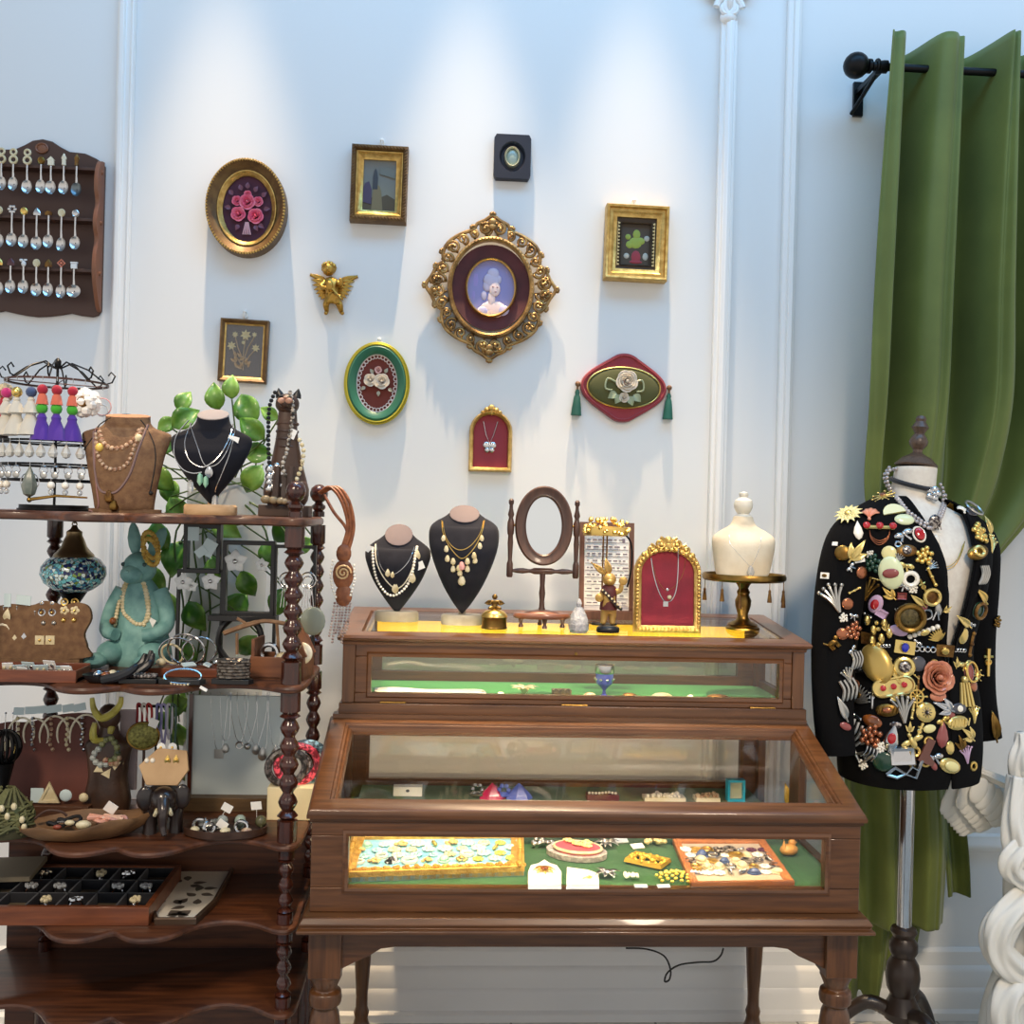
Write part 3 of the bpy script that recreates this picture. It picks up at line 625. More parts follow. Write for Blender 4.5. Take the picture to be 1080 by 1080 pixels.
relief('sitter_features',mat('feature_tint',(120,70,84),.6),lambda g:(g.ball((2.2,-11,.8),(1.2,1,.6),6),g.ball((6.8,-11,.6),(1.2,1,.6),6),g.ball((5,-11.5,-4.4),(1.3,1,.5),6)))
# --- gilt still life
M=LM(669.5,259,YW,.012); t=thing('still_life_picture','square-edged gilt frame with a dark green flower still life','picture frame',P(669,259,YW))
g=G(M); g.sweep(rect(42,54),[(0,4),(0,9),(3,10),(5,12),(8,12),(9,15),(11,16),(12,14),(12,0),(0,0)]); O(g,'outer_frame',gold,t)
g=G(M); g.sweep(rect(31,43),[(0,3),(0,6),(1,7),(1,5),(6,6),(6,3)]); O(g,'dark_slip',mat('dark_slip',(62,50,38),.5),t)
for s_ in (-1,1):
    g=G(M)
    for i in range(13): g.box((s_*18.5,-6.5,-22+i*3.6),(2.2,1.6,1.5))
    g.box((s_*19.4,-5.6,0),(.6,1,46)); O(g,'slip_beading',mat('pale_gilt',(226,206,150),.4,.5),t)
g=G(M); g.box((0,-2,0),(34,2,46)); O(g,'canvas',mat('dark_canvas',(58,48,38),.6,0,(84,70,52),.15),t)
for nm,col,bl in (('painted_blooms',(126,140,58),[(0,2,7,6),(-6,0,4,4),(5,4,5,4),(1,11,4,5),(-8,8,3,3)]),('painted_vase',(128,44,52),[(1,-13,5,7),(1,-18,7,2)]),('painted_flower',(150,150,140),[(12,7,3,3)]),('painted_flower',(150,150,140),[(11,-12,3,4)]),('painted_flower',(150,150,140),[(-9,-12,3,3)])):
    g=G(M)
    for x,z,a,b in bl: g.ball((x,-3,z),(a,.7,b),10)
    O(g,nm,mat(nm,col,.6,0,tuple(min(255,int(c*1.35)) for c in col),.4),t)
wall_hook(668,215,'white hook above the green flower still life')
# --- daisies picture
M=LM(258,371,YW,.03); t=thing('flower_picture','narrow gilt rectangular frame with dried cream flowers on dark ground','picture frame',P(258,371,YW))
g=G(M); g.sweep(rect(40,56),[(0,0),(0,5),(1.5,6),(3.5,8),(5,7.5),(5,0)]); O(g,'frame',woodfr,t)
g=G(M); g.sweep(rect(38,54),[(0,2),(0,4.5),(1.6,5.5),(1.6,2)]); O(g,'gilt_slip',gold,t)
g=G(M); g.box((0,-2,0),(42,2,58)); O(g,'dark_ground',mat('dusky_ground',(62,56,60),.6,0,(80,74,70),.1),t)
dry=mat('dried_flower',(196,184,140),.7,0,(168,150,104),.6)
g=G(M)
for x,z,r in ((1,17,6),(-13,5,5),(12,4,4.5),(-10,17,3.5),(10,18,3)):
    for i in range(7): leaf(g,T(x,-3.4,z)@RY(i*2*pi/7)@RX(pi/2),r,r*.25)
g.ball((-1,-3.5,9),(2,1,2),8); O(g,'dried_flowers',dry,t)
g=G(M)
for a,b in (((1,15),(0,-20)),((-13,4),(-2,-14)),((12,3),(2,-12)),((-10,15),(-1,-8)),((10,16),(1,-6))): g.tube([(a[0],-3.3,a[1]),((a[0]+b[0])/2-1,-3.6,(a[1]+b[1])/2),(b[0],-3.3,b[1])],.7,5)
for i in range(11): leaf(g,T(random.uniform(-8,8),-3.4,random.uniform(-20,-4))@RY(random.uniform(-1.2,1.2))@RX(pi/2),8,1.6)
O(g,'dried_stems',mat('dried_stem',(146,122,90),.7),t)
g=G(M); g.box((0,-4.6,0),(39,.4,55)); O(g,'picture_glass',glass,t)
wall_hook(259,332,'white hook above the dried flower picture')
# --- green velvet oval
M=LM(398,405,YW,.0); t=thing('velvet_oval','oval green velvet frame with white ceramic roses on rust ground','picture frame',P(398,405,YW))
g=G(M); g.sweep(ell(21.5,30.5,56),[(0,3),(0,7),(3,10),(7,11),(10,9),(11,6),(11,0),(0,0)]); O(g,'velvet_border',mat('emerald_velvet',(10,84,58),.45,0,(20,110,78),.15,sheen=.4),t)
g=G(M); g.tube([(x,-9.5,z) for x,z in ell(31.5,40.5,64)],1.1,6,True); g.tube([(x,-6,z) for x,z in ell(33.2,42.2,64)],1.3,6,True); O(g,'gilt_edges',mat('yellow_gilt',(190,176,60),.35,.7),t)
g=G(M); g.prism(ell(22.5,31.5,48),-4,-1); O(g,'rust_ground',mat('rust_velvet',(118,48,34),.8,0,(98,38,28),.2),t)
g=G(M)
for i in range(34):
    a=2*pi*i/34; g.torus((19.6*cos(a),-5,28.2*sin(a)),2.0,.55,10,5)
g.tube([(x,-5,z) for x,z in ell(21.3,30.2,64)],.8,5,True); O(g,'lace_trim',mat('lace',(222,204,198),.8),t)
cer=mat('ceramic_white',(228,220,206),.25,0,(206,192,172),.3,coat=.3)
g=G(M); petalrose(g,(-7,-6,3),7,3); petalrose(g,(5,-6,2),8.5,3); O(g,'ceramic_roses',cer,t)
g=G(M); petalrose(g,(1,-6,14),4,2); O(g,'rosebud',mat('ceramic_pink',(222,170,160),.3),t)
g=G(M)
for x,z,a in ((-12,-4,2.2),(2,-8,3.1),(12,-5,-2.2),(-4,10,.6),(8,11,-.5)): leaf(g,T(x,-6,z)@RY(-a)@RX(pi/2),6,2)
O(g,'ceramic_leaves',mat('ceramic_sage',(166,160,138),.3),t)
wall_hook(400,361,'white hook just above the green velvet oval')
# --- red ogee plaque
M=LM(657,409.5,YW,.03); t=thing('velvet_plaque','crimson ogee velvet plaque with white porcelain rose on mossy green oval','wall plaque',P(657,409,YW))
rv=mat('crimson_velvet',(150,40,52),.7,0,(126,30,42),.12,sheen=.3)
hp=[(0,35.5),(8,34),(16,29),(24,24),(34,17),(42,9),(45,0)]
op=hp+[(x,-z) for x,z in hp[-2::-1]]; op=op+[(-x,z) for x,z in op[-2:0:-1]]
g=G(M); oo=sp2(op,4); g.prism(oo,-5,0); g.sweep(oo,[(-3,5),(-2,6.5),(0,6),(.8,4),(.8,0)]); O(g,'plaque_board',rv,t)
g=G(M); g.ball((0,-5,0),(38,4.5,20.5),24); O(g,'green_oval',mat('moss_velvet',(62,66,28),.8,0,(92,90,44),.12,sheen=.2),t)
g=G(M); g.tube([(x,-6,z) for x,z in ell(38.6,21.2,64)],.8,5,True); O(g,'gilt_cord',goldp,t)
g=G(M); petalrose(g,(2,-9,6),12,4); petalrose(g,(0,-10,-11),5.5,3); O(g,'porcelain_rose',cer,t)
g=G(M); petalrose(g,(2,-10,6),5,2); O(g,'rose_heart',MT['ceramic_pink'],t)
g=G(M)
for x,z,a in ((-8,-6,2.2),(-4,-8,2.7),(10,-7,-2.3),(5,-9,-2.7)): leaf(g,T(x,-9,z)@RY(-a)@RX(pi/2),11,4.5)
for s_ in (-1,1): g.tube(spline([(s_*8,-10,4),(s_*18,-10,8),(s_*20,-10,-2),(s_*13,-10,-4)],5),1.0,6)
O(g,'porcelain_leaves',mat('porcelain_green',(170,178,150),.3,0,(132,146,110),.3),t)
for s_,z in ((-1,-3),(1,-1)):
    g=G(M); x=s_*48.5; g.ball((x,-4,z+4),3,8); g.tube([(x,-4,z+2),(x,-4,z-3)],1.2,6); c_=O(g,'tassel_cord',mat('tassel_cord',(120,84,54),.6),t)
    g=G(M); g.lathe([(1.5,0),(2.6,-3),(2.2,-5),(3.4,-8),(4.6,-17),(5.6,-27),(.1,-26.5)],(x,-4,z-2),14); O(g,'tassel',mat('tassel_green',(8,70,60),.7,0,(14,92,78),.9,(6,6,.3)),t)
# --- small red arched frame
M=LM(516.5,497); t=thing('velvet_picture','small gilt arched frame lined in crimson velvet hung on the wall','picture frame',P(516,497,YW))
g=G(M); a=arch(36,55,12); a2=[(x,z+4) for x,z in a]; g.sweep(a2,[(0,3),(0,6),(1,8),(3,9),(4.6,6),(4.6,0),(0,0)])
for x,z,r in ((0,66,4),(-5,64,3),(5,64,3),(-9,61,2.5),(9,61,2.5),(0,61,3),(-13,57,2),(13,57,2)): g.ball((x,-6,z),(r,3,r),8)
for i in range(24): g.ball((-20+ (i%2)*40,-7,3+1.9*i),(1.6,1.6,1.4),6)
for i in range(11): g.ball((-18+3.6*i,-7,2),(1.6,1.6,1.6),6)
O(g,'gilt_frame',gold,t)
g=G(M); g.prism(a2,-3.6,-1); O(g,'velvet_panel',rv,t)
n_=thing('butterfly_pendant','silver butterfly pendant hung on the small arched crimson frame','necklace',P(515,470,YW-.012))
M2=M; g=G(M2)
for s_ in (-1,1): g.ball((s_*3.4-1,-5,27),(3.4,.7,3.6),8); g.ball((s_*2.6-1,-5,22),(2.5,.7,2.6),8)
g.ball((-1,-5.2,25),(.8,.8,4),6); O(g,'butterfly',silver,n_)
g=G(M2); g.tube([(-8,-4.6,52),(-5,-4.6,38),(-1,-5,29),(3,-4.6,38),(7,-4.6,52)],.4,5); O(g,'chain',silver,n_)
# --- gilt cherub
M=LM(352,306)@T(0,3.2,0); t=thing('cherub_plaque','gilt winged cherub wall ornament playing an instrument','wall ornament',P(352,306,YW))
gc=mat('cherub_gilt',(206,164,78),.35,.85,(150,110,48),.25)
def skin_obj(name,verts,edges,rad,m,parent,M,root=0,sub=2):
    bm=bmesh.new(); vv=[bm.verts.new(M@V(v)) for v in verts]
    for a,b in edges: bm.edges.new((vv[a],vv[b]))
    org=ORG[parent.name]; bm.transform(T(-org)); me=bpy.data.meshes.new(name); bm.to_mesh(me); bm.free()
    s_=M.to_scale().x
    o=bpy.data.objects.new(name,me); C.objects.link(o); o.parent=parent; ORG[o.name]=org
    md=o.modifiers.new('skin','SKIN'); md.use_smooth_shade=True
    for i,v in enumerate(me.skin_vertices[0].data):
        r=rad[i]*s_; v.radius=(r,r); v.use_root=(i==root)
    sd=o.modifiers.new('sub','SUBSURF'); sd.levels=sub; sd.render_levels=sub; me.materials.append(m); return o
#            0 pelvis   1 belly     2 chest    3 neck    4 Lsh      5 Lelb      6 Lhand     7 Rsh      8 Relb       9 Rhand     10 Lhip      11 Lknee      12 Lankle   13 Ltoe      14 Rhip     15 Rknee     16 Rank      17 Rtoe
cv_=[(0,-8,-8),(-1,-10,-2),(-2,-9,6),(-4,-9,12),(-9,-9,7),(-12,-14,0),(-4,-17,-1),(5,-9,7),(9,-13,2),(8,-15,11),(-4,-9,-11),(-7,-13,-17),(-6,-8,-24),(-7,-12,-27),(4,-9,-11),(8,-12,-18),(9,-7,-24),(11,-11,-26)]
ce=[(0,1),(1,2),(2,3),(2,4),(4,5),(5,6),(2,7),(7,8),(8,9),(0,10),(10,11),(11,12),(12,13),(0,14),(14,15),(15,16),(16,17)]
cbody=skin_obj('body',cv_,ce,[6,6,6,3,3.4,2.8,2.2,3.2,2.6,2.2,4.6,3.8,2.4,2,4.6,3.8,2.4,2],gc,t,M)
g=G(M); g.ball((-5,-10,20),(6.5,6.5,7),14); g.ball((-5.5,-16.5,19),(1.4,1.2,1.2),6); g.ball((-8,-15,17.5),(2,1.6,2),6); g.ball((-2.5,-15,17.5),(2,1.6,2),6); g.ball((-5.5,-16,15.8),(1.5,1,.6),6); O(g,'head',gc,t)
g=G(M)
for i in range(16):
    a=2*pi*i/16; g.ball((-5+6*cos(a),-9-2*sin(i*2.1),22+5*sin(a)),2.3,6)
for x in (-6,-2,-9): g.ball((x,-13,25),2.2,6)
O(g,'curly_hair',gc,t)
for s_ in (-1,1):
    g=G(M)
    for i in range(7):
        a=.35+.28*i; L=20-1.7*i
        leaf(g,T(s_*5-1,-4-.4*i,8-2*i)@RY(s_*(pi/2-.42+.2*i))@RX(pi/2),L,2.6,.2,.1)
    g.tube(spline([(s_*4-1,-4,6),(s_*12,-4,8),(s_*22,-4,14),(s_*25,-4,15)],5),1.6,6)
    w_=O(g,'wing',gc,t,ang=180); so=w_.modifiers.new('thickness','SOLIDIFY'); so.thickness=.002
g=G(M); g.ball((-3,-17,1),(4,2.5,6),10,); g.tube([(-4,-18,2),(4,-17,-6),(9,-16,-11)],1,6); O(g,'lute',gc,t)
g=G(M); g.grid([[(-6+2*j,-15+1.5*sin(j*1.3+i),-4-3*i-abs(j-3)*.5) for j in range(8)] for i in range(5)]); l_=O(g,'loincloth',gc,t,ang=180); so=l_.modifiers.new('thickness','SOLIDIFY'); so.thickness=.003
# --- spoon rack
rk=thing('spoon_rack','dark wooden wall rack with ogee top holding three rows of souvenir spoons','spoon rack',P(44,335,YW))
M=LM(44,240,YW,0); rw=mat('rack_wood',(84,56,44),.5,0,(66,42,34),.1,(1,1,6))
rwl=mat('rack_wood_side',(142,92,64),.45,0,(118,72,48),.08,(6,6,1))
hp=[(0,92),(10,90),(18,85),(28,80),(44,79),(56,74),(62,70),(65,66),(65,-86),(62,-91),(56,-93),(44,-92),(34,-90),(24,-92),(12,-94),(0,-95)]
g=G(M); g.prism(hp[::-1]+[(-x,z) for x,z in hp[1:-1]],-4,0); O(g,'back_board',rw,rk,bev=.002)
g=G(M); g.ball((0,-4,82),(6,1.6,5),12); g.torus((0,-5,82),6,1,20,5,b=.8); O(g,'medallion',rwl,rk)
for s_ in (-1,1):
    prof=[(0,70),(10,68),(17,60),(20,50),(20,36),(15,24),(20,10),(21,-2),(15,-14),(19,-28),(21,-40),(20,-54),(13,-72),(6,-84),(0,-88)]
    pp=sp2(prof,3,False); g=G(M@RZ(pi/2)); 
    # outline in depth/height, extruded across x
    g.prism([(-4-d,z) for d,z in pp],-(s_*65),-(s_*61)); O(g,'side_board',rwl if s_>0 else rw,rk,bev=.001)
    for z in (57,4,-49): g=G(M); g.ball((s_*65,-12,z),(1.5,2.6,2.6),8); O(g,'dowel_plug',rwl,rk)
zr_=[58.5,5.5,-47.5]
for z in zr_:
    g=G(M); g.bx(-61,61,-18,-4,z-1.6,z+1.6); O(g,'spoon_rail',rw,rk,bev=.001)
fins=[['figure eight','figure eight','figure eight','round disc','little house','narrow tower','dark lattice'],['scallop','star flower','amber oval','grey dome','low bar','tan oval','grey medal'],['gold shield','plum dome','white bird','cream shell','dark leaf','coral diamond','white cup']]
fcol={'figure':ivory,'round':brass,'little':cream,'narrow':cream,'dark':antique,'scallop':ivory,'star':silver,'amber':goldp,'grey':silver,'low':antique,'tan':ivory,'gold':goldp,'plum':mat('plum_enamel',(88,48,50),.3),'white':white,'cream':ivory,'coral':mat('coral_enamel',(214,128,100),.4)}
ordn=['leftmost','second from the left','third from the left','middle','third from the right','second from the right','rightmost']
xs_=[[-34,-22,-8,6,16,29,42],[-35,-22,-10,3,15,28,42],[-34,-22,-9,4,16,29,42]]
for r,z in enumerate(zr_):
    for i in range(7):
        x=xs_[r][i]; L=random.uniform(15,19)+(4 if r==1 else 0); tilt=random.uniform(-.3,.3) if i%2 else 0
        f=fins[r][i]
        s_=thing('souvenir_spoon','silver spoon with %s finial, %s on rack\'s %s rail'%(f,ordn[i],('top','middle','bottom')[r]),'spoon',M@V((x,-15,z)),'souvenir spoons in the wall rack')
        Q=M@T(x,-21,z)
        g=G(Q); g.tube([(0,0,2),(0,0,-L*.5),(0,.5,-L+6),(0,1,-L+2)],[.9,.8,1,1.2],6); O(g,'stem',silver,s_)
        bx_=7.2 if (r,i)==(2,6) else 5.3
        g=G(Q@T(0,0,-L-4.5)@RZ(tilt)); g.lathe([(.1,3),(.55,2.6),(.85,1.6),(1,0),(.93,.3),(.75,1.2),(.4,2),(.1,2.2)],n=14,M=RX(-pi/2)@S(bx_,6.6*(1.1 if bx_<6 else 1),1.1),cap=False); O(g,'bowl',mat('dark_silver',(112,122,128),.3,1) if f=='dark lattice' else silver,s_)
        fm=fcol[f.split()[0]]; g=G(Q); k=f.split()[-1]
        if k=='eight': g.torus((0,0,5),3.6,1.3,14,6); g.torus((0,0,13),2.9,1.2,14,6); g.tube([(0,0,1),(0,0,2)],1.4,6)
        elif k in('disc','oval','medal','shell','scallop'): g.ball((0,0,5.2),(3.8,1.2,4.4),10); g.torus((0,-.5,5.2),3,.7,14,5,b=1.15)
        elif k in('house','cup'): g.box((0,0,3.4),(6,2.2,5)); g.prism([(-4,6),(4,6),(0,10)],-1.2,1.2) if k=='house' else g.box((0,0,7),(7,2.4,1.4))
        elif k in('tower','lattice'): g.lathe([(2.4,0),(2,3),(2.2,4),(1.6,8),(2,9),(.6,12)],(0,0,1.5),8); g.torus((0,0,9),2.2,.6,10,5)
        elif k=='flower': [g.ball((3*cos(a),0,7+3*sin(a)),(1.7,1,1.7),7) for a in [j*pi/3 for j in range(6)]]; g.tube([(0,0,1.5),(0,0,5)],1,6)
        elif k=='bar': g.box((0,0,3.6),(7,2,3)); g.box((0,0,5.5),(4,1.6,1.6))
        elif k in('dome','shield','leaf'): g.lathe([(3.6,0),(4,2),(3.2,5),(1.6,7),(.3,8)],(0,0,1.5),10,sy=.4)
        elif k=='bird': g.ball((0,0,4),(2.4,1.6,3.2),8); g.ball((-2.4,0,7.5),(2.2,1.4,1.6),8); g.box((1.8,0,8),(3,1,1.6))
        else: g.torus((0,0,6),3.6,1,4,6); g.ball((0,0,6),1.5,6); g.tube([(0,0,1.5),(0,0,3)],1,6)
        O(g,'finial',fm,s_)
# ================= helpers for standing things
def AT(px,z,Y):
    z=ztop(Y)-.002 if z is None else z
    p0,p1=P(px,500,Y),P(px,600,Y); py=500+100*(z-p0.z)/(p1.z-p0.z); return P(px,py,Y)
def LB(px,z,Y,rz=0): k=Y/ray(px,540).y; return T(AT(px,z,Y))@RZ(rz)@S(k)
def PROJ(px,bv,lift=.002,Y=None):   # place pixel track on a built surface
    out=[]; last=None
    hits=[bv.ray_cast(CAM,ray(x,y).normalized()) for x,y in px]
    ys=[h[0].y if h[0] is not None else None for h in hits]; good=[y for y in ys if y is not None]
    for i,(x,y) in enumerate(px):
        h=hits[i]
        if h[0] is not None: n=h[1] if h[1].dot(ray(x,y))<0 else -h[1]; out.append(h[0]+n*lift)
        else:
            near=[(abs(j-i),ys[j]) for j in range(len(ys)) if ys[j] is not None]; yy=min(near)[1] if near else (Y or bv.find_nearest(P(x,y,2.4))[0].y)
            out.append(P(x,y,yy-lift))
    return out
def s2(pts,n=5): return [(p.x,p.y) for p in spline(pts,n)]
def bvh(g): return BVHTree.FromBMesh(g.bm)
def necklace(label,px,bv,m,r=.0012,beadr=None,group=None,gap=2.0,n=5,lift=.003,name='necklace',pend=(),Y=None,tags=()):
    tr=PROJ(s2(px,n),bv,lift,Y); t=thing(name,label,'necklace',min(tr,key=lambda p:p.z),group)
    g=G()
    if beadr: g.beads(tr,beadr,gap,7); O(g,'bead_string',m,t)
    else: g.tube(tr,r,5); O(g,'chain',m,t)
    for nm,(x,y),kind,size,mm in pend:
        c=PROJ([(x,y)],bv,lift+size*.3,tr[0].y)[0]; g=G(T(c)); charm(g,kind,size); O(g,nm,mm,t)
    for (x,y),w,h,a in tags:
        c=PROJ([(x,y)],bv,lift+.004,tr[0].y)[0]; g=G(T(c)@RY(a)); g.box((0,0,0),(w,.001,h)); O(g,'price_tag',paper,t)
    return t
def charm(g,kind,s):
    if kind=='drop': g.lathe([(.05*s,.1*s),(.25*s,0),(.5*s,-.6*s),(.4*s,-1*s),(.05*s,-1.2*s)],n=8)
    elif kind=='crystal': g.lathe([(.1*s,0),(.4*s,-.3*s),(.45*s,-1.4*s),(.02*s,-2*s)],n=6)
    elif kind=='ball': g.ball((0,0,0),s*.5,8)
    elif kind=='disc': g.ball((0,0,0),(s*.5,s*.12,s*.5),10)
    elif kind=='leaf': leaf(g,T(0,0,0)@RX(pi/2)@T(0,-s/2,0),s,s*.3)
    elif kind=='square': g.box((0,0,0),(s,s*.2,s))
    elif kind=='cross': g.box((0,0,0),(s*.25,s*.2,s)); g.box((0,0,s*.15),(s*.7,s*.2,s*.22))
    elif kind=='ring': g.torus((0,0,0),s*.4,s*.12,12,5)
    elif kind=='flower': 
        for i in range(5): g.ball((s*.32*cos(i*1.2566),0,s*.32*sin(i*1.2566)),(s*.24,s*.1,s*.24),6)
        g.ball((0,-s*.08,0),s*.15,6)
ZT=None
grayfab=spec(mat('charcoal_velvet',(36,36,43),.9,0,(29,29,36),30,bump=.1,bsc=300,sheen=.08),.2)
taupe=mat('taupe_cap',(116,102,101),.8,0,bump=.1,bsc=300)
resin=mat('grey_resin',(170,160,140),.35,0,(146,134,112),20)
def bust(px,zb,Y,rows,cap,label,capm=taupe,m=None,stand=None,standm=resin,depth=.5,rz=0,capt=.62,sh=None,lean=0):
    M=LB(px,zb,Y,rz); t=thing('necklace_bust',label,'necklace bust',AT(px,zb,Y))
    rr=interp([(z,w,d,y) for z,w,d,y in rows],4); G0=[]
    zt_=rows[-1][0]; kt=math.tan(capt)
    for z,w,d,yo in rr:
        r=[]; wg=min(1,max(0,(z-zt_+18)/18)); wg=wg*wg*(3-2*wg)
        for j in range(28):
            a=2*pi*j/28-pi/2; x=w*cos(a); y=sin(a); yy=d*y if y<0 else d*(.35+.65*wg)*y; r.append((x,yo+yy+lean*z,z+wg*yy*kt))
        G0.append(r)
    g=G(M); g.grid(G0,cu=True,cap=True); bv=bvh(g); O(g,'bust_form',m or grayfab,t,ang=60)
    (cxx,cz,ca,cb)=cap; g=G(M@T(cxx,rows[-1][3]+lean*cz,cz)@RX(capt)); g.lathe([(ca*.9,-8),(ca,-1.5),(ca,0),(ca*.9,.8)],sy=cb/ca,n=28); O(g,'neck_cap',capm,t)
    if stand: g=G(M); g.lathe([(stand*.97,0),(stand,1),(stand,9),(stand*.93,11)],(0,4,0),28,sy=.55); g.lathe([(4,9),(4,26)],(0,7,0),10); O(g,'bust_stand',standm,t)
    return t,bv
# --- two charcoal busts
t,bv=bust(418,ZT,2.69,[(9,.8,2,2),(16,7,5,0),(30,17,10,-3),(45,26,14,-4),(60,32,16,-3),(70,34.5,15,-1),(77,33,13,1),(82,27,12,3),(86,19,12,4),(89,15,12,5),(91,14.5,12,5)],(0,91.5,14.6,12.6*1.3),'smaller charcoal velvet necklace bust standing left on the cabinet top',capt=.74,stand=23)
necklace('ivory pearl strand looped low on the smaller charcoal bust',[(393,578),(394,596),(398,612),(406,624),(413,628),(422,625),(430,616),(435,603),(438,586),(440,576)],bv,pearl,beadr=.0042,tags=(((391,580),.026,.018,.5),))
necklace('silver leaf necklace high on the smaller charcoal bust',[(397,573),(400,592),(405,602),(414,606),(424,600),(432,590),(437,577)],bv,silver,.0013,pend=(('leaf_drop',(409,604),'leaf',.022,ivory),('leaf_drop',(414,606),'leaf',.018,ivory)))
necklace('white cord necklace with bar charm on the smaller charcoal bust',[(396,574),(397,592),(404,608),(414,619),(421,620),(429,612),(436,596),(439,578)],bv,cream,.0018,pend=(('bar_charm',(417,620),'leaf',.03,ivory),('tassel_charm',(435,609),'leaf',.03,ivory),('shell_charm',(440,585),'leaf',.03,ivory)),tags=(((442,597),.026,.02,-.4),))
t,bv=bust(487,ZT,2.66,[(12,.8,2,2),(22,9,6,0),(40,20,11,-3),(60,29,15,-4),(78,35,17,-3),(92,37,16,0),(102,36,14,2),(108,31,13,4),(112,22,13,5),(115,17,13,6),(117,15.5,13,6)],(0,117.5,15.8,13.4*1.2),'taller charcoal velvet necklace bust standing beside the brass cherub box',capt=.6,stand=22)
necklace('gold chain collar with hanging pale drops on the taller charcoal bust',[(466,549),(467,561),(472,573),(480,584),(487,589),(494,585),(502,575),(508,562),(511,549)],bv,goldp,.0014,
  pend=tuple(('drop_bead',p,'drop',.014,ivory) for p in ((468,565),(471,576),(472,586),(478,589),(478,597),(484,596),(485,601),(493,589),(493,597),(500,583),(501,588),(506,573),(508,565)))+(('pink_drop',(487,593),'drop',.018,mat('pink_stone',(224,164,158),.2)),('drop_bead',(487,608),'drop',.02,ivory)))
necklace('fine double gold chain worn above the drop collar on the taller bust',[(467,550),(470,566),(478,577),(487,580),(497,575),(506,563),(510,549)],bv,goldp,.0012)
# --- brass cherub box
M=LB(521,ZT,2.62); t=thing('trinket_box','small round brass box topped by a seated cherub','trinket box',AT(521,ZT,2.62))
g=G(M); g.lathe([(13,0),(14,1),(13.2,3),(13.2,11),(14,12.5)],n=28,sy=.85); O(g,'box_base',brass,t)
g=G(M); g.lathe([(14,12.5),(13.5,15),(10,18.5),(4,20.5),(.2,21)],n=28,sy=.85); O(g,'box_lid',goldp,t)
sk=[(0,0,22),(0,0,26),(0,-.5,30),(-3,-2,29),(-6,-3,25),(3,-2,29),(6,-3,25),(-3,-4,22.5),(-7,-6,21.5),(3,-4,22.5),(7,-6,21.5)]
skin_obj('cherub',sk,[(0,1),(1,2),(2,3),(3,4),(2,5),(5,6),(0,7),(7,8),(0,9),(9,10)],[3,3,2,1.6,1.3,1.6,1.3,2,1.5,2,1.5],brass,t,M)
g=G(M); g.ball((0,-.5,33.5),3,10); O(g,'cherub_head',brass,t)
for s_ in (-1,1): g=G(M); leaf(g,T(s_*2,2,28)@RY(s_*1.75)@RX(pi/2),9,3); w_=O(g,'wing',brass,t,ang=180); w_.modifiers.new('thickness','SOLIDIFY').thickness=.002
# --- swing mirror
M=LB(571,ZT,2.65); t=thing('table_mirror','oval wooden swing mirror on turned posts and round footed base','mirror',AT(571,ZT,2.65))
mw=mat('mirror_wood',(84,54,40),.4,0,(64,38,28),8,(10,10,1),coat=.2)
g=G(M@T(0,2,107)@RX(-.06)); g.sweep(ell(19,30.5,56),[(0,-1),(0,2),(1.5,3.5),(4,3),(7,4.5),(10,5),(11.5,3),(11.6,-1),(10,-4),(1,-4)]); mf=O(g,'mirror_frame',mw,t)
g=G(M@T(0,2,107)@RX(-.06)); g.prism(ell(19.5,31,48),.2,1.5); O(g,'mirror_glass',mat('mirror_silver',(225,228,228),.02,1),mf)
for s_ in (-1,1):
    g=G(M); g.lathe([(2.6,52),(3.4,54),(3.4,66),(2.8,68),(2.2,70),(2.6,80),(3,88),(2.5,96),(3.4,98),(3.8,103),(3.6,110),(2.6,113),(2.2,115),(3.4,118),(2,124),(1.8,128),(2.8,130),(2.8,133),(1.2,135)],(s_*35,2,0),16); O(g,'turned_post',mw,t)
    g=G(M); g.tube([(s_*30,2,107),(s_*35,2,107)],1.4,8); O(g,'pivot_pin',brass,t)
g=G(M@T(-35,2,59)@RY(pi/2)); g.lathe([(1.6,0),(1.6,3),(2.6,8),(3,14),(2,20),(2,22),(3.4,26),(3.4,44),(2,48),(2,50),(3,56),(2.6,62),(1.6,67),(1.6,70)],n=16); O(g,'cross_rail',mw,t)
g=G(M); g.lathe([(4,18),(3,21),(2.6,28),(3.4,36),(2.6,44),(2.8,50),(3.2,58)],(0,2,0),16); O(g,'column',mw,t)
g=G(M); g.lathe([(29,9.5),(30.5,11),(30.5,13),(29,15),(24,15.5),(20,14.5),(17,16.5),(8,18),(3,19)],(0,2,0),36,sy=.62); O(g,'round_base',mat('mirror_base_wood',(140,88,62),.35,0,(112,66,46),8,coat=.3),t)
for x,y in ((-22,-3),(2,-16.5),(22,-3),(0,19)): g=G(M); g.lathe([(2.4,0),(2.8,1.5),(1.6,4),(2.6,8),(3.4,10.5)],(x,y+2,0),10); O(g,'foot',mw,t)
# --- crystal bottle
M=LB(610,ZT,2.59); t=thing('crystal_bottle','cut crystal cone bottle standing between the swing mirror and rabbit figurine','bottle',AT(610,ZT,2.59))
cut=mat('cut_crystal',(226,226,228),.12,0,(180,184,190),90,bump=.8,bsc=260,trans=.35,coat=.6)
g=G(M); rows=[]
for i,(r,z) in enumerate([(8.5,0),(10.5,3),(10.5,9),(9.5,14),(7.5,19),(5,24),(3,27)]):
    rows.append([((r+.6*(-1)**(j+i))*cos(2*pi*j/16),(r+.6*(-1)**(j+i))*sin(2*pi*j/16),z) for j in range(16)])
g.grid(rows,cu=True,cap=True); O(g,'bottle_body',cut,t,ang=5)
g=G(M); g.lathe([(2,27),(2.6,28),(3,31),(1.5,35),(.2,36)],n=8); O(g,'stopper',cut,t,ang=5)
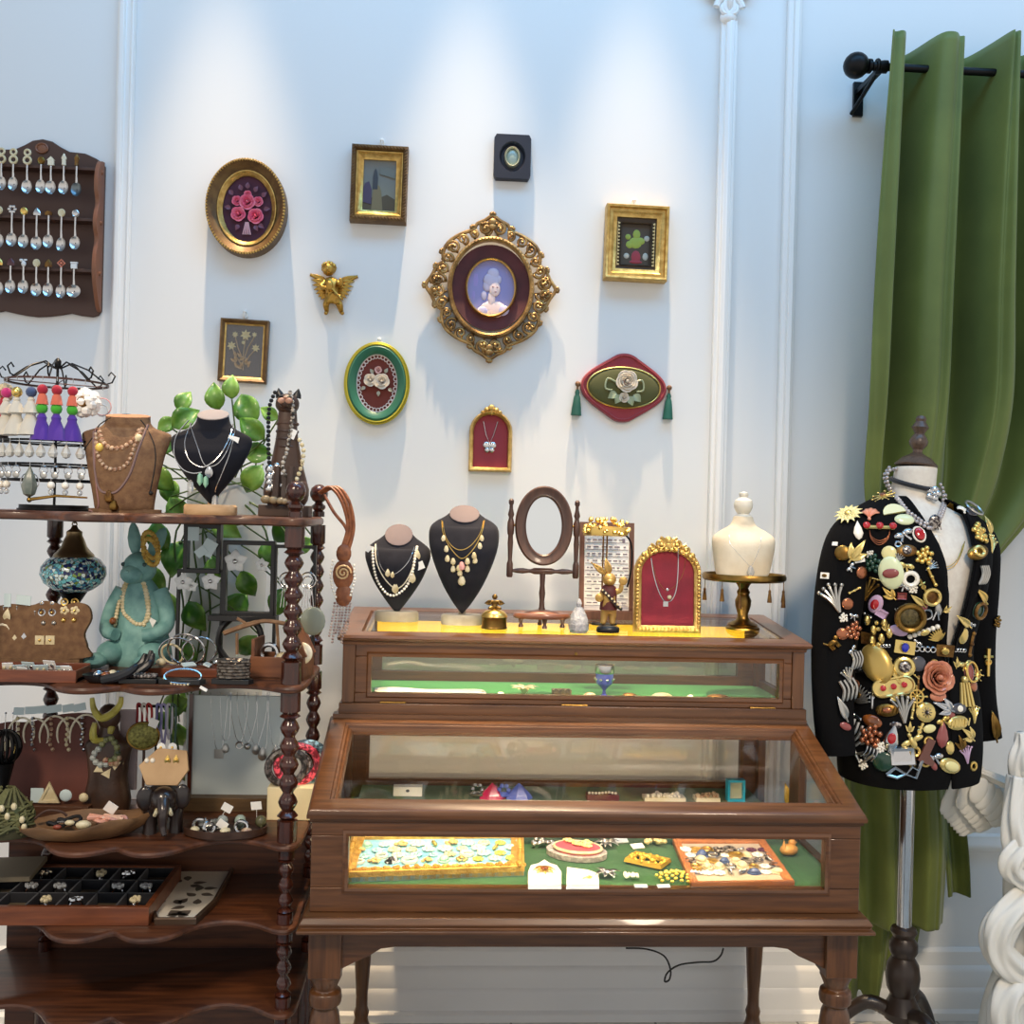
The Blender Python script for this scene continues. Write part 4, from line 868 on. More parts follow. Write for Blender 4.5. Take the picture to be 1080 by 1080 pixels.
# --- chart in wood frame
M=LB(639,ZT,2.77); t=thing('framed_chart','white printed chart in a slim brown wooden stand behind the rabbit','chart stand',AT(639,ZT,2.77))
fw=mat('stand_wood',(112,72,56),.5,0,(90,56,42),10,(10,10,1))
MM2=M@RX(-.10)
g=G(MM2); g.sweep([(-24,10),(24,10),(24,98),(-24,98)],[(0,0),(0,3),(5,3),(5,-2),(0,-2)],M=T(0,0,0)); O(g,'wooden_frame',fw,t)
g=G(MM2); g.bx(-29,29,-9,1,0,9); O(g,'ledge',fw,t,bev=.001)
g=G(MM2); g.box((0,-.5,54),(49,1,89)); O(g,'printed_sheet',paper,t)
ink=mat('print_ink',(120,112,124),.8)
for i in range(11):
    z=92-7.4*i; g=G(MM2); g.box((0,-1.2,z-3),(46,.3,.5)); xx=-21
    while xx<20: w_=random.uniform(2,6); g.box((xx+w_/2,-1.2,z),(w_,.3,1.3)); xx+=w_+random.uniform(1.5,4)
    O(g,'text_line',ink,t)
g=G(MM2); g.box((18,-1.3,84),(3,.3,4)); O(g,'printed_mark',ink,t)
# --- nugget stand
M=LB(637,ZT,2.70); t=thing('nugget_stand','gold stand with band of nuggets on tall thin posts, behind the rabbit','display stand',AT(637,ZT,2.70))
g=G(M); g.lathe([(14,0),(14,2),(3,3)],n=20,sy=.7); O(g,'stand_base',blackp,t)
g=G(M); 
for x in (-3,1): g.tube([(x,0,2),(x,0,98)],.9,8)
O(g,'post',antique,t)
g=G(M); g.tube(spline([(20,2,96),(27,2,86),(28,2,62),(24,2,40)],6),1.0,6); O(g,'curved_wire',blackm,t)
g=G(M); g.lathe([(20,94),(23,95),(24,99),(23,103),(19,104)],n=24,sy=.45); O(g,'tray_band',goldp,t)
g=G(M)
for i in range(64):
    a=random.uniform(0,2*pi); z=random.uniform(95,112); r=23.5 if z<104 else random.uniform(4,22); g.ball((r*cos(a),r*.46*sin(a)-.5,z),random.uniform(1.6,3.2),6)
O(g,'gold_nuggets',goldp,t)
# --- rabbit figurine
M=LB(641,ZT,2.60); t=thing('rabbit_figurine','gold rabbit figurine in a red coat with sash on black base','figurine',AT(641,ZT,2.60))
g=G(M); g.lathe([(11.5,0),(12.5,2),(12,5),(10,6.5),(.2,7)],n=28,sy=.7); O(g,'round_base',blackp,t)
goldr=mat('gold_paint',(196,160,92),.4,.5,(150,116,58),.5)
redc=mat('red_brown_coat',(96,30,26),.6,0,(66,20,20),.4)
rv_=[(0,0,26),(0,-1,34),(0,0,43),(0,0,49),(-6,-1,42),(-10,-3,34),(-8,-7,38),(6,-1,43),(12,-3,44),(13,-4,52),(-4,0,20),(-5,-1,12),(-6,-3,8),(5,0,20),(4,-1,12),(5,-3,8)]
skin_obj('body',rv_,[(0,1),(1,2),(2,3),(2,4),(4,5),(5,6),(2,7),(7,8),(8,9),(0,10),(10,11),(11,12),(0,13),(13,14),(14,15)],[7,7.5,6,3.5,4,3.4,2.6,4,3.2,2.6,4.6,3.4,3,4.6,3.4,3],goldr,t,M)
g=G(M); g.ball((0,-1,56),(7.5,7,7),12); g.ball((0,-7,54),(4,3,3),10); O(g,'head',goldr,t)
for a,x,L in ((-.9,-4,20),(-.25,0,17)): g=G(M); leaf(g,T(x,0,61)@RY(a)@RX(pi/2),L,3.4,.5,.1); e_=O(g,'ear',goldr,t,ang=180); e_.modifiers.new('thickness','SOLIDIFY').thickness=.004
g=G(M); g.lathe([(9.5,24),(9,30),(8.6,36),(9.3,43),(7.5,48),(5,50)],n=20,sy=.85); O(g,'red_coat',redc,t)
g=G(M); g.tube([(-8,-7,46),(0,-9.5,37),(8,-8,28),(13,-5,25)],1.8,6); O(g,'sash',mat('dark_sash',(38,26,28),.6),t)
g=G(M)
for i in range(7): g.ball((-8+3.2*i,-9.6-1.2*sin(i*.5),45-2.9*i),(1.1,.6,1.1),6)
O(g,'sash_studs',ivory,t)
for x,y,z in ((-11,-7,37),(14,-6,55)): g=G(M); g.ball((x,y,z),(4.6,1.6,4.6),12); O(g,'cymbal',goldr,t)
# --- crimson arched stand frame
M=LB(703,ZT,2.63); t=thing('arched_display_frame','gilt arched frame with crimson velvet panel standing on the cabinet','display frame',AT(703,ZT,2.63))
Ma=M@RX(-.07)
a3=arch(56,78,16,.8); a3=[(x,z+6) for x,z in a3]
g=G(Ma); g.sweep(a3,[(0,1),(0,4),(2,6),(5,6.5),(7.5,4),(7.5,0),(7.5,-3),(0,-3)])
for i in range(30): g.ball(((-32.6 if i%2 else 32.6),-6.2,6+1.95*i),(2,2,2.1),6)
for i in range(16): g.ball((-30+4*i,-6,2.5),(2.2,2,2),6)
for i in range(18):
    a=pi*(i+.5)/18; g.ball((32.5*cos(a),-6,61+25*sin(a)),(2.6,2.2,2.6),6)
O(g,'gilt_frame',gold,t)
g=G(Ma); 
for s_ in (-1,1): scroll(g,s_*9,92,6,pi/2,s_,1.4,2,-5); scroll(g,s_*19,86,5,pi/2,s_,1.3,1.7,-5)
for x,z,r in ((0,95,5),(0,90,6),(-6,90,4),(6,90,4),(-26,80,3),(26,80,3)): g.ball((x,-5,z),(r,3,r),8)
O(g,'crest',gold,t)
g=G(Ma); g.prism(a3,-2,0); bv=bvh(g); O(g,'velvet_panel',mat('crimson_panel',(138,20,42),.75,0,(120,14,34),20,bump=.1,bsc=300,sheen=.3),t)
g=G(Ma); g.add([(-12,0,60),(12,0,60),(12,22,3),(-12,22,3)],[(0,1,2,3)]); b_=O(g,'back_strut',fw,t); b_.modifiers.new('thickness','SOLIDIFY').thickness=.003
necklace('silver rope chain with square locket hung over the crimson frame',[(686,574),(687,590),(690,608),(695,624),(701,634),(708,633),(713,622),(715,600),(715,574)],bv,silver,.0018,pend=(('square_locket',(702,637),'square',.013,silver),('round_charm',(706,630),'ball',.012,ivory)),lift=.011)
necklace('fine dark chain with tiny silver charm against the crimson panel',[(687,590),(692,608),(699,620),(704,622),(712,618),(720,606),(723,590)],bv,antique,.0007,pend=(('tiny_charm',(704,622),'disc',.008,silver),))
# --- brass cake stand with tassels and bust
M=LB(783,ZT,2.68); t=thing('cake_stand','antique brass pedestal stand with mirrored plate and little hanging tassels','cake stand',AT(783,ZT,2.68))
g=G(M); g.lathe([(17.5,0),(18,2),(15,4),(16,5),(12,7.5),(8,9),(6,12),(5.5,16),(8,24),(8.5,30),(6,36),(7,39),(5,43),(7,47),(9,49)],n=28); O(g,'pedestal',brass,t)
pt_=Ma
g=G(M); g.lathe([(9,49),(30,50),(41,51),(43.5,53),(43.8,56),(42.5,58.5),(40.5,58),(40,55)],n=44,cap=False); O(g,'plate_rim',brass,t)
g=G(M); g.lathe([(40.3,53),(40.3,55)],n=44); O(g,'mirrored_plate',mat('plate_mirror',(196,190,178),.15,.6),t)
for a,L in ((3.2,12),(3.9,10),(4.35,22),(5.1,9),(5.75,22),(6.2,14)):
    x,y=42*cos(a),42*sin(a); g=G(M); g.tube([(x,y,53),(x,y,49-L*.5)],.4,5); g.lathe([(.8,0),(1.6,-2),(1.3,-3),(2.1,-9),(2.5,-13),(.1,-12.8)],(x,y,49-L*.5),8); O(g,'tassel',antique,t)
zc=ztop(2.68)+55.5*2.68/ray(783,540).y
crm=mat('ivory_fabric',(224,214,192),.85,0,(204,190,164),14,bump=.15,bsc=120)
M=LB(783,zc,2.68); b=thing('necklace_bust','small ivory fabric bust with knob head standing on brass cake stand','necklace bust',AT(783,zc,2.68))
rr=interp([(0,26,15,0),(2,28,16,0),(10,30,17,0),(22,32,17,-1),(34,33.5,16,-1),(41,32,14,0),(47,24,12,2),(52,15,11,3),(57,11.5,10.5,3),(62,10,9.5,3)],4)
g=G(M); g.grid(loft(rr,36,2.1),cu=True,cap=True); bv=bvh(g); O(g,'bust_form',crm,b,ang=60)
g=G(M); g.lathe([(8.5,60),(9,62.5),(6,65),(7.5,67),(9.5,71),(10,75),(9,79),(5,82),(4,83),(5,85),(4.8,87),(1,88.5)],(0,3,0),24); O(g,'knob_head',mat('ivory_paint',(222,216,200),.5),b)
necklace('fine silver chain with crystal pendant on the ivory bust',[(769,564),(770,573),(778,583),(786,592),(792,597),(797,588),(801,577),(803,567)],bv,silver,.0007,pend=(('crystal_pendant',(792,598),'drop',.022,crystal),))
# ================= things on the shelf unit
Z1,Z2,Z3,Z4=ZS[:4]
burlap=mat('burlap',(124,94,66),.9,0,(102,74,52),60,bump=.3,bsc=260)
leafm=mat('pothos_leaf',(58,112,22),.4,0,(142,186,84),14,coat=.2,lo=.42,hi=.7)
stemm=mat('pothos_stem',(62,84,30),.5)
verd=mat('verdigris',(132,178,172),.6,0,(96,144,142),30,bump=.2,bsc=120)
cardm=mat('pale_blue_card',(202,220,222),.6)
cordb=mat('brown_cord',(70,46,36),.7); cordk=mat('black_cord',(20,18,18),.7)
stone=mat('mixed_stone',(206,180,150),.3,0,(140,96,74),120)
woodl=mat('light_wood',(206,170,128),.5,0,(186,148,106),10,(1,8,8))
woodm=mat('tray_wood',(124,66,38),.4,0,(98,48,26),10,(1,10,10),coat=.2)
# ---- earring carousel
cp=(57,Z1,2.39); M=LB(*cp); car=thing('earring_carousel','black wire earring carousel with tiered rings and scroll hooks on the top shelf','earring stand',AT(*cp))
g=G(M); g.lathe([(2,4),(1.4,6),(1.4,150),(3.4,151),(3.6,158),(1,161)],n=10); g.lathe([(36,0),(36,2),(6,4)],n=28); O(g,'pole_and_base',blackm,car)
g=G(M); g.lathe([(32,2),(34,2),(34,6),(32,6)],n=28); O(g,'base_rim',blackm,car)
for z,R in ((134,50),(71,53),(47,53),(31,50)):
    g=G(M); g.lathe([(R-1,z),(R+1,z-.6),(R+1,z+1.6),(R-1,z+1.6)],n=40,cap=False)
    for i in range(4):
        a=i*pi/2+.5; g.tube([(0,0,z),(R*cos(a),R*sin(a),z)],.6,5)
    O(g,'ring',mat('bronze_metal',(84,58,52),.4,.6) if z>100 else blackm,car)
for i in range(8):
    a=i*pi/4+.2; c,s_=cos(a),sin(a); g=G(M)
    g.tube([(3*c,3*s_,150),(14*c,14*s_,156),(30*c,30*s_,150),(48*c,48*s_,136),(54*c,54*s_,138),(57*c,57*s_,145),(53*c,53*s_,149),(50*c,50*s_,145)],.9,5); O(g,'scroll_hook',blackm,car)
def on_ring(px,R,z):
    x=(px-57); x=max(-R+.5,min(R-.5,x)); return (x,-math.sqrt(R*R-x*x)-1.5,z)
tm=lambda n,c: mat(n,c,.85,0,tuple(int(v*.75) for v in c),.8,(5,5,.3),sheen=.3)
def earring(label,px,R,z,parts_,grp=None):
    o=M@V(on_ring(px,R,z)); e=thing('earring',label,'earring',o,grp); g=G(M@T(on_ring(px,R,z))); g.tube([(0,0,1.5),(0,0,-3)],.4,5); O(g,'ear_wire',silver,e)
    for nm,kind,dz,r,mm,L in parts_:
        g=G(M@T(on_ring(px,R,z)))
        if kind=='ball': g.ball((0,0,dz),r,10)
        elif kind=='tassel': g.lathe([(r*.25,0),(r*.45,-L*.15),(r*.4,-L*.25),(r*.75,-L*.6),(r,-L),(.2,-L*.97)],(0,0,dz),12)
        elif kind=='bell': g.lathe([(1,0),(r*.7,-L*.3),(r,-L)],(0,0,dz),12)
        elif kind=='drop': g.lathe([(.3,0),(r*.6,-L*.3),(r,-L*.65),(r*.7,-L*.9),(.2,-L)],(0,0,dz),7)
        elif kind=='disc': g.ball((0,0,dz),(r,r*.25,r),12)
        elif kind=='fluff':
            for q in range(34): a=random.uniform(0,6.28); b=random.uniform(-1,1); h=math.sqrt(1-b*b); g.ball((r*.75*h*cos(a),r*.5*h*sin(a),dz+r*.75*b),r*.38,6)
        elif kind=='hoop': g.torus((0,0,dz),r,.6,16,5)
        O(g,nm,mm,e)
    return e
for i,px in enumerate((62,75,88)):
    earring(('leftmost','middle','rightmost')[i]+' tassel earring with red ball, green beads and purple skirt',px,50,134,[('red_ball','ball',-12,5.4,tm('crimson_wool',(190,16,52)),0),('coral_bell','bell',-14,6,tm('coral_wool',(236,116,84)),13),('green_ball','ball',-31,5.8,tm('green_wool',(72,190,40)),0),('purple_tassel','tassel',-36,11,tm('purple_silk',(86,40,170)),27)])
for i,px in enumerate((20,35,51)):
    earring('white tassel earring with '+('pink ball','gold cap','blue cap')[i]+' on the carousel top ring',px,50,134,[('cap','ball',-15,5.5,(tm('pink_wool',(220,50,130)),goldp,tm('blue_wool',(60,84,130)))[i],0),('upper_tuft','tassel',-20,8,tm('white_wool',(236,230,214)),16),('tassel','tassel',-32,11.5,tm('white_wool',(236,230,214)),26)])
earring('red silk tassel earring at the far left of the carousel',9,50,134,[('amber_bead','ball',-14,5,amber,0),('tassel','tassel',-18,10,tm('scarlet_silk',(196,20,44)),34)])
earring('black tassel earring below the red one at far left',4,53,100,[('tassel','tassel',-2,8,tm('black_silk',(24,22,28)),28)])
earring('fluffy white pompom earring with brown medallion on the carousel',97,50,134,[('fluff','fluff',-22,15,mat('white_fluff',(234,228,220),.9),0)])
g=G(M@T(on_ring(97,50,112))); g.ball((0,-9,0),(6,2,6),12); g.torus((0,-10.5,0),4,.9,16,5); m_=O(g,'medallion',antique,bpy.data.objects['earring.008'] if 'earring.008' in bpy.data.objects else car)
earring('beige fluffy pompom earring beside the red tassel at left',4,50,134,[('fluff','fluff',-12,9,mat('beige_fluff',(196,180,148),.9),0)])
earring('pink and white beaded hoop earring at the right edge of the carousel',108,52,130,[('beaded_hoop','hoop',-20,9,mat('rose_beads',(206,150,150),.3),0),('beaded_hoop','hoop',-24,6,pearl,0)])
q=earring('clear crystal drop earring hung on the middle ring of the carousel',8,53,71,[('crystal_drop','drop',-3,5,mat('cloudy_crystal',(222,222,216),.08,0,coat=.6,trans=.3),15)],'crystal drop earrings on the middle ring')
o0=V(on_ring(8,53,71))
for px in (19,30,41,52,63,74,85,96,104): dup(q,M@V(on_ring(px,53,71)),q['label'])
q=earring('silver charm earring hung on the lower ring of the carousel',6,53,47,[('silver_hoop','hoop',-6,4,silver,0),('silver_disc','disc',-11,3.6,mat('dull_silver',(186,184,178),.3,.9),0)],'silver charm earrings on the lower ring')
for px in (17,28,38,66,76,87,97): dup(q,M@V(on_ring(px,53,47)),q['label'])
q=earring('pale bead earring hung on the lowest ring of the carousel',12,50,31,[('bead','ball',-5,4,pearl,0),('bead','ball',-12,3,crystal,0)],'pale bead earrings on the lowest ring')
for px in (24,72,84,95): dup(q,M@V(on_ring(px,50,31)),q['label'])
earring('large grey green stone earring edged in silver on the carousel',53,53,47,[('stone','drop',-2,8,mat('grey_green_stone',(88,98,90),.25,0,(118,122,110),60,coat=.4),32),('silver_edge','hoop',-18,9,silver,0)])
g=G(); g.tube([P(30,527,2.27),P(60,523,2.27),P(92,525,2.27)],[.004,.003,.002],7); g.ball(P(31,527,2.27),.006,8); c_=P(62,524,2.26)
t=TM(g,'hair_pin',brass,'gold hair pin with brown tip lying before the earring carousel','hair pin')
# ---- brown burlap bust
t,bv=bust(131,Z1,2.33,[(0,30,10,2),(6,31,12,0),(20,33,13,-1),(40,37,14,-2),(60,41,14,-1),(74,45,13,1),(83,46,11,3),(87,38,11,4),(90,29,11,5),(95,24,12,5),(102,23,12,5)],(0,102.5,23.2,12.3),'brown burlap necklace bust layered with bead and cord necklaces','' or mat('burlap_cap',(176,128,96),.9,0,bump=.3,bsc=260),burlap,capt=.2)
g=G(LB(131,Z1,2.33)); g.slab(ell(38,13,28,0,3),0,4); O(g,'bust_base',burlap,t)
necklace('short stone bead necklace with brown barrel beads on the burlap bust',[(104,452),(107,463),(112,470),(120,473),(129,472),(136,468),(143,462),(148,452)],bv,stone,beadr=.0058,gap=1.9)
necklace('longer bead necklace with yellow and white stones on the burlap bust',[(101,458),(102,472),(105,484),(112,493),(122,495),(131,492),(137,484),(142,470),(150,452)],bv,stone,beadr=.005,gap=2.1,pend=(('yellow_stone',(105,472),'ball',.02,mat('yellow_stone',(222,188,90),.3)),('white_stone',(146,462),'ball',.018,ivory)))
necklace('long grey cord necklace with metal tube charm on the burlap bust',[(99,455),(99,480),(101,502),(106,517),(117,520),(126,516),(137,500),(146,474),(156,448)],bv,mat('grey_cord',(120,96,92),.7),.003,pend=(('metal_tube',(115,518),'drop',.022,antique),('drop_charm',(120,528),'drop',.02,brass)))
necklace('mauve leather cord necklace with hook charm on the burlap bust',[(101,452),(100,490),(102,515),(104,532),(100,539),(94,538)],bv,mat('mauve_cord',(150,110,106),.6),.0022)
necklace('thin black cord necklace tied over the burlap bust shoulders',[(86,478),(100,458),(106,447),(125,438),(145,440),(160,462),(164,485),(158,520)],bv,cordk,.0014,pend=(('cord_knot',(159,520),'ball',.01,cordk),))
# ---- black bust on pale wooden stand
blackb=spec(mat('black_bust_velvet',(22,23,31),.9,0,bump=.1,bsc=300,sheen=.06),.2)
t,bv=bust(221,Z1,2.32,[(12,1,2,2),(22,10,6,0),(36,22,11,-3),(50,32,15,-4),(64,39,16,-3),(74,42,14,0),(82,41,12,2),(87,33,12,4),(92,23,13,5),(98,18,13,5),(106,16,13,5)],(0,106.5,16.3,13.5*1.1),'black velvet necklace bust on a pale wooden foot, top shelf',mat('greige_cap',(150,140,138),.8),blackb,capt=.45,stand=28,standm=woodl)
necklace('silver snake chain with clear quartz points on the black bust',[(199,443),(186,460),(184,480),(192,494),(203,499),(213,498)],bv,silver,.0016,pend=(('quartz_point',(201,506),'crystal',.016,crystal),))
necklace('silver chain with green crystal points on the black bust',[(202,446),(195,466),(199,484),(210,492),(219,491),(232,480),(242,462),(246,447)],bv,silver,.0016,pend=(('green_crystal',(211,499),'crystal',.014,mat('pale_green_crystal',(150,200,170),.15,0,coat=.5)),('green_crystal',(217,502),'crystal',.013,MT['pale_green_crystal'])),tags=(((246,464),.024,.017,.25),))
necklace('long silver chain with a single clear quartz drop on the black bust',[(248,452),(243,476),(234,500),(228,514),(227,519)],bv,silver,.0011,pend=(('quartz_drop',(227,522),'crystal',.017,crystal),))
necklace('silver necklace with leaf pendant worn diagonally on the black bust',[(200,446),(208,470),(216,490),(228,490),(238,478),(246,458)],bv,silver,.0014,pend=(('leaf_pendant',(221,497),'leaf',.03,silver),))
# ---- carved cat
M=LB(301,Z1,2.36); t=thing('cat_statue','dark carved wooden seated cat draped with bead necklaces on block base','statue',AT(301,Z1,2.36))
cw=mat('carved_dark_wood',(52,36,28),.4,0,(78,54,40),16,bump=.15,bsc=120)
g=G(M); g.box((0,0,6),(52,30,12)); O(g,'block_base',mat('block_wood',(74,52,38),.6,0,(56,38,28),20),t,bev=.002)
g=G(M); rr=interp([(12,19,15,3),(20,23,16,3),(34,22,15,3),(50,18,13,1),(66,14.5,11,-1),(80,12,10,-2),(92,10.5,9.5,-3),(104,10,9.5,-3),(112,9,9,-3)],4)
g.grid(loft(rr,32,2.2),cu=True,cap=True); bv=bvh(g); O(g,'cat_body',cw,t,ang=60)
for z in (72,80,88,96): g=G(M); g.lathe([(11.5,z),(12.3,z+1.5),(11.5,z+3)],(0,-2,0),20,sy=.9,cap=False); O(g,'carved_collar',cw,t)
for x in (-8,6): g=G(M); g.tube(spline([(x,-10,52),(x,-13,34),(x,-15,17),(x,-18,14)],4),[4.2]*13,9); g.ball((x,-18,14.5),(4.5,6,3.5),10); O(g,'front_leg',cw,t)
for x in (-16,16): g=G(M); g.ball((x,1,26),(8,13,15),12); O(g,'haunch',cw,t)
g=G(M@T(0,-6,118)@RX(-.35)); g.ball((0,0,0),(12.5,12,11),16); g.ball((0,-10,-3),(7.5,6,6),12); O(g,'cat_head',cw,t)
g=G(M@T(0,-6,118)@RX(-.35)); 
for x in (-3.6,3.6): g.ball((x,-14.5,-3),(4.4,3,3.2),10)
g.ball((0,-16,0),(2,1.4,1.4),8); O(g,'pale_muzzle',mat('worn_pink',(206,160,136),.5,0,(150,104,80),60),t)
for x in (-8,9): g=G(M@T(x,-4,125)@RY(.2 if x>0 else -.2)); g.lathe([(4.8,0),(4,4),(.4,10)],n=10,sy=.5); O(g,'ear',blackp,t)
for x in (-5.5,5.5): g=G(M@T(0,-6,118)@RX(-.35)); g.ball((x,-10,4),(2.6,2,1.8),8); O(g,'eye',blackp,t)
necklace('long black bead strand with star charms hanging left on the cat',[(290,414),(284,430),(283,460),(284,490),(288,510),(293,520)],bv,blackp,beadr=.005,Y=2.31,pend=(('star_charm',(290,499),'flower',.045,silver),('star_charm',(289,512),'flower',.04,silver)),lift=.012)
necklace('black and white bead strand falling right over the cat\'s chest',[(306,414),(309,432),(307,450),(303,474),(298,492),(304,505)],bv,mat('grey_beads',(70,66,62),.3,0,(200,190,176),90,lo=.45,hi=.55),beadr=.0052,Y=2.31,lift=.012,tags=(((307,457),.022,.022,.4),))
necklace('graduated pale wooden bead necklace curving down the cat\'s back flank',[(316,464),(320,474),(319,486),(315,500),(310,511),(304,520)],bv,ivory,beadr=.0055,gap=2.3,Y=2.33,lift=.01)
g=G(M)
for x,r in ((-9,5),(-17,5.5),(-2,4.5),(2,4)): g.ball((x,-22,12+r),(r,r*.8,r*.8),10)
t2=TM(g,'stone_bead_bracelet',mat('polished_pebble',(120,106,78),.25,0,(160,140,110),30),'polished pebble bead bracelet resting at the wooden cat\'s feet','bracelet')
# ---- pothos plant behind the shelf unit
t=thing('pothos_plant','trailing green pothos in a tall pale planter behind the shelf unit','plant',(P(238,600,2.75).x,2.75,0))
xc=P(238,600,2.75).x
g=G(); g.lathe([(.09,0),(.095,.02),(.10,.9),(.105,1.53),(.095,1.53),(.09,1.47)],(xc,2.76,0),28,cap=False); g.lathe([(.092,1.46),(.09,1.47)],(xc,2.76,0),28); O(g,'planter',mat('pale_grey_planter',(196,196,192),.6),t)
lv=[(196,442,34,.9,0),(228,418,30,-.2,1),(262,432,40,-.5,0),(266,452,34,-.9,1),(272,478,32,-1.5,0),(176,470,30,1.5,1),(172,505,34,2.4,0),(182,520,30,2.9,1),(268,505,36,-2.6,0),(195,424,26,.4,0),(245,408,26,0,1),(284,436,22,-1,1),(178,448,24,1.1,0),(190,538,34,2.5,0),(160,488,24,2.0,1),
 (170,566,36,2.8,0),(186,590,40,-2.9,1),(165,610,34,2.6,0),(240,556,36,2.2,1),(300,560,34,-2.4,0),(285,585,30,2.9,1),(320,575,26,-2.2,0),(180,640,36,3.0,0),(208,650,36,2.6,1),(250,640,40,-2.5,0),(262,615,32,2.7,0),(295,636,34,-2.8,1),(310,660,28,-2.2,0),(228,600,30,2.9,0),(200,690,30,2.7,1),(262,680,30,-2.4,0),
 (186,742,34,-1.9,0),(204,738,36,2.6,0),(228,748,30,-2.5,1),(192,775,28,2.9,0),(214,790,26,-2.8,1),(200,815,24,2.9,0),(218,835,22,-2.7,0),(176,760,26,2.2,1)]
g=G(); gs=G()
for i,(x,y,L,a,b) in enumerate(lv):
    Yl=2.63+.06*((i*7)%5)/4+(.04 if y>730 else 0); k=Yl/1075; p=P(x,y,Yl)
    leaf(g,T(p)@RY(a)@RX(pi/2-.35+.3*b)@T(0,-L*k*.5,0),L*k,L*k*.36,.35,.22)
    d=V((-sin(a)*-1,0,cos(a))); base=p-V((sin(a),0,cos(a)))*L*k*.5
    root=V((xc+random.uniform(-.06,.06),2.74,1.48)) if y<540 else V((xc+random.uniform(-.12,.12),2.66,P(x,y-60,Yl).z))
    gs.tube(spline([root,(root+base)/2+V((0,-.03,.02)),base],5),.0022,5)
o=O(g,'leaves',leafm,t,ang=180); o.modifiers.new('thickness','SOLIDIFY').thickness=.0012
for px in (186,205,214,280,300):
    gs.tube(spline([V((xc,2.72,1.50)),P(px,560,2.64),P(px+8,650,2.66),P(px-4,740,2.66),P(px+4,800,2.66)][:5 if px<220 else 3],6),.0028,6)
O(gs,'trailing_stems',stemm,t)
# ---- leather pendant necklace hung on the rear finial
t=thing('leather_necklace','tan leather cord necklace with spiral pendant hung on the rear post','necklace',P(358,600,2.50))
lea=mat('tan_leather',(150,90,54),.5,0,(110,60,34),60)
g=G()
for o_ in (-4,0,4): g.tube(spline([P(338+o_*.3,520,2.515),P(352+o_,514,2.50),P(364+o_,528,2.49),P(370+o_*.8,555,2.49),P(364+o_,580,2.49)],6),.0042,7)
g.tube(spline([P(342,522,2.50),P(352,540,2.49),P(366,560,2.49),P(361,582,2.49)],6),.004,7); O(g,'leather_cords',lea,t)
M=T(P(362,606,2.485))@S(2.485/1080)
g=G(M); g.ball((0,0,0),(11,3,16),16); g.ball((0,0,22),(8,3,10),12); g.ball((1,0,-22),(9,3,12),12); O(g,'pendant_body',lea,t)
g=G(M)
pts=[((8.5-.28*i)*cos(i*.5),-3.6,(8.5-.28*i)*sin(i*.5)+2) for i in range(28)]; g.tube(pts,1.1,6); O(g,'spiral_inlay',mat('pale_leather',(206,170,120),.5),t)
g=G(M); g.beads([(-11,-1,14),(-13,-1,0),(-11,-1,-14),(-6,-1,-26)],1.6,2.2); g.beads([(11,-1,10),(12,-1,-6),(8,-1,-22)],1.6,2.2); O(g,'bead_edge',pearl,t)
g=G(M)
for i in range(6): x=-8+3.2*i; g.beads([(x,0,-30),(x-2,0,-46-4*(i%3)),(x-5,0,-62-5*((i+1)%3))],1.5,2.1,6)
O(g,'bead_fringe',mat('fringe_bead',(120,92,90),.3,0,(196,180,170),90),t)
# ================= second shelf
# ---- mosaic lamp
yl=2.50; M=LB(75,Z2,yl); t=thing('mosaic_lamp','mosaic glass globe lamp with brass cap, behind the earring board','lamp',AT(75,Z2,yl))
def mosaic():
    m=bpy.data.materials.new('mosaic_glass'); m.use_nodes=True; n=m.node_tree.nodes; l=m.node_tree.links; b=n['Principled BSDF']
    tc=n.new('ShaderNodeTexCoord'); v=n.new('ShaderNodeTexVoronoi'); v.inputs['Scale'].default_value=130; v2=n.new('ShaderNodeTexVoronoi'); v2.feature='DISTANCE_TO_EDGE'; v2.inputs['Scale'].default_value=130
    r=n.new('ShaderNodeValToRGB'); e=r.color_ramp.elements; e[0].color=lin((120,196,206)); e[1].color=lin((226,236,236))
    for p,c in ((.3,(206,226,228)),(.45,(70,130,170)),(.58,(214,230,226)),(.72,(120,150,70)),(.8,(28,40,90))): q=e.new(p); q.color=lin(c)
    r.color_ramp.interpolation='CONSTANT'; mp=n.new('ShaderNodeMath'); mp.operation='GREATER_THAN'; mp.inputs[1].default_value=.06
    mx=n.new('ShaderNodeMixRGB'); mx.inputs[1].default_value=lin((70,70,66))
    for q in (v,v2): l.new(tc.outputs['Object'],q.inputs['Vector'])
    sp=n.new('ShaderNodeSeparateColor'); l.new(v.outputs['Color'],sp.inputs[0]); l.new(sp.outputs[0],r.inputs[0]); l.new(v2.outputs['Distance'],mp.inputs[0]); l.new(mp.outputs[0],mx.inputs[0]); l.new(r.outputs[0],mx.inputs[2]); l.new(mx.outputs[0],b.inputs['Base Color']); b.inputs['Roughness'].default_value=.15
    return m
lampm=mat('lamp_metal',(140,120,88),.3,.9)
g=G(M); g.lathe([(13,74),(20,77),(29,84),(33,93),(32,101),(26,109),(20,112)],n=36); O(g,'mosaic_globe',mosaic(),t)
g=G(M)
for i in range(16): a=2*pi*i/16; leaf(g,T(-13,-28.6,95)@RZ(-.42)@RY(a)@RX(pi/2),11 if i%2 else 8,1.5,0,0)
O(g,'blue_star_inlay',mat('navy_inlay',(38,54,104),.2,0,(136,150,60),.3),t)
g=G(M); g.lathe([(21,111),(20,114),(17,117),(13,122),(10,130),(8,134),(8,138),(4,141),(2,145)],n=28); O(g,'brass_cap',lampm,t)
g=G(M)
for i in range(5): g.torus((0,0,147+3.4*i-1),2.4,.8,10,5,RZ(pi/2*(i%2)))
O(g,'chain',lampm,t)
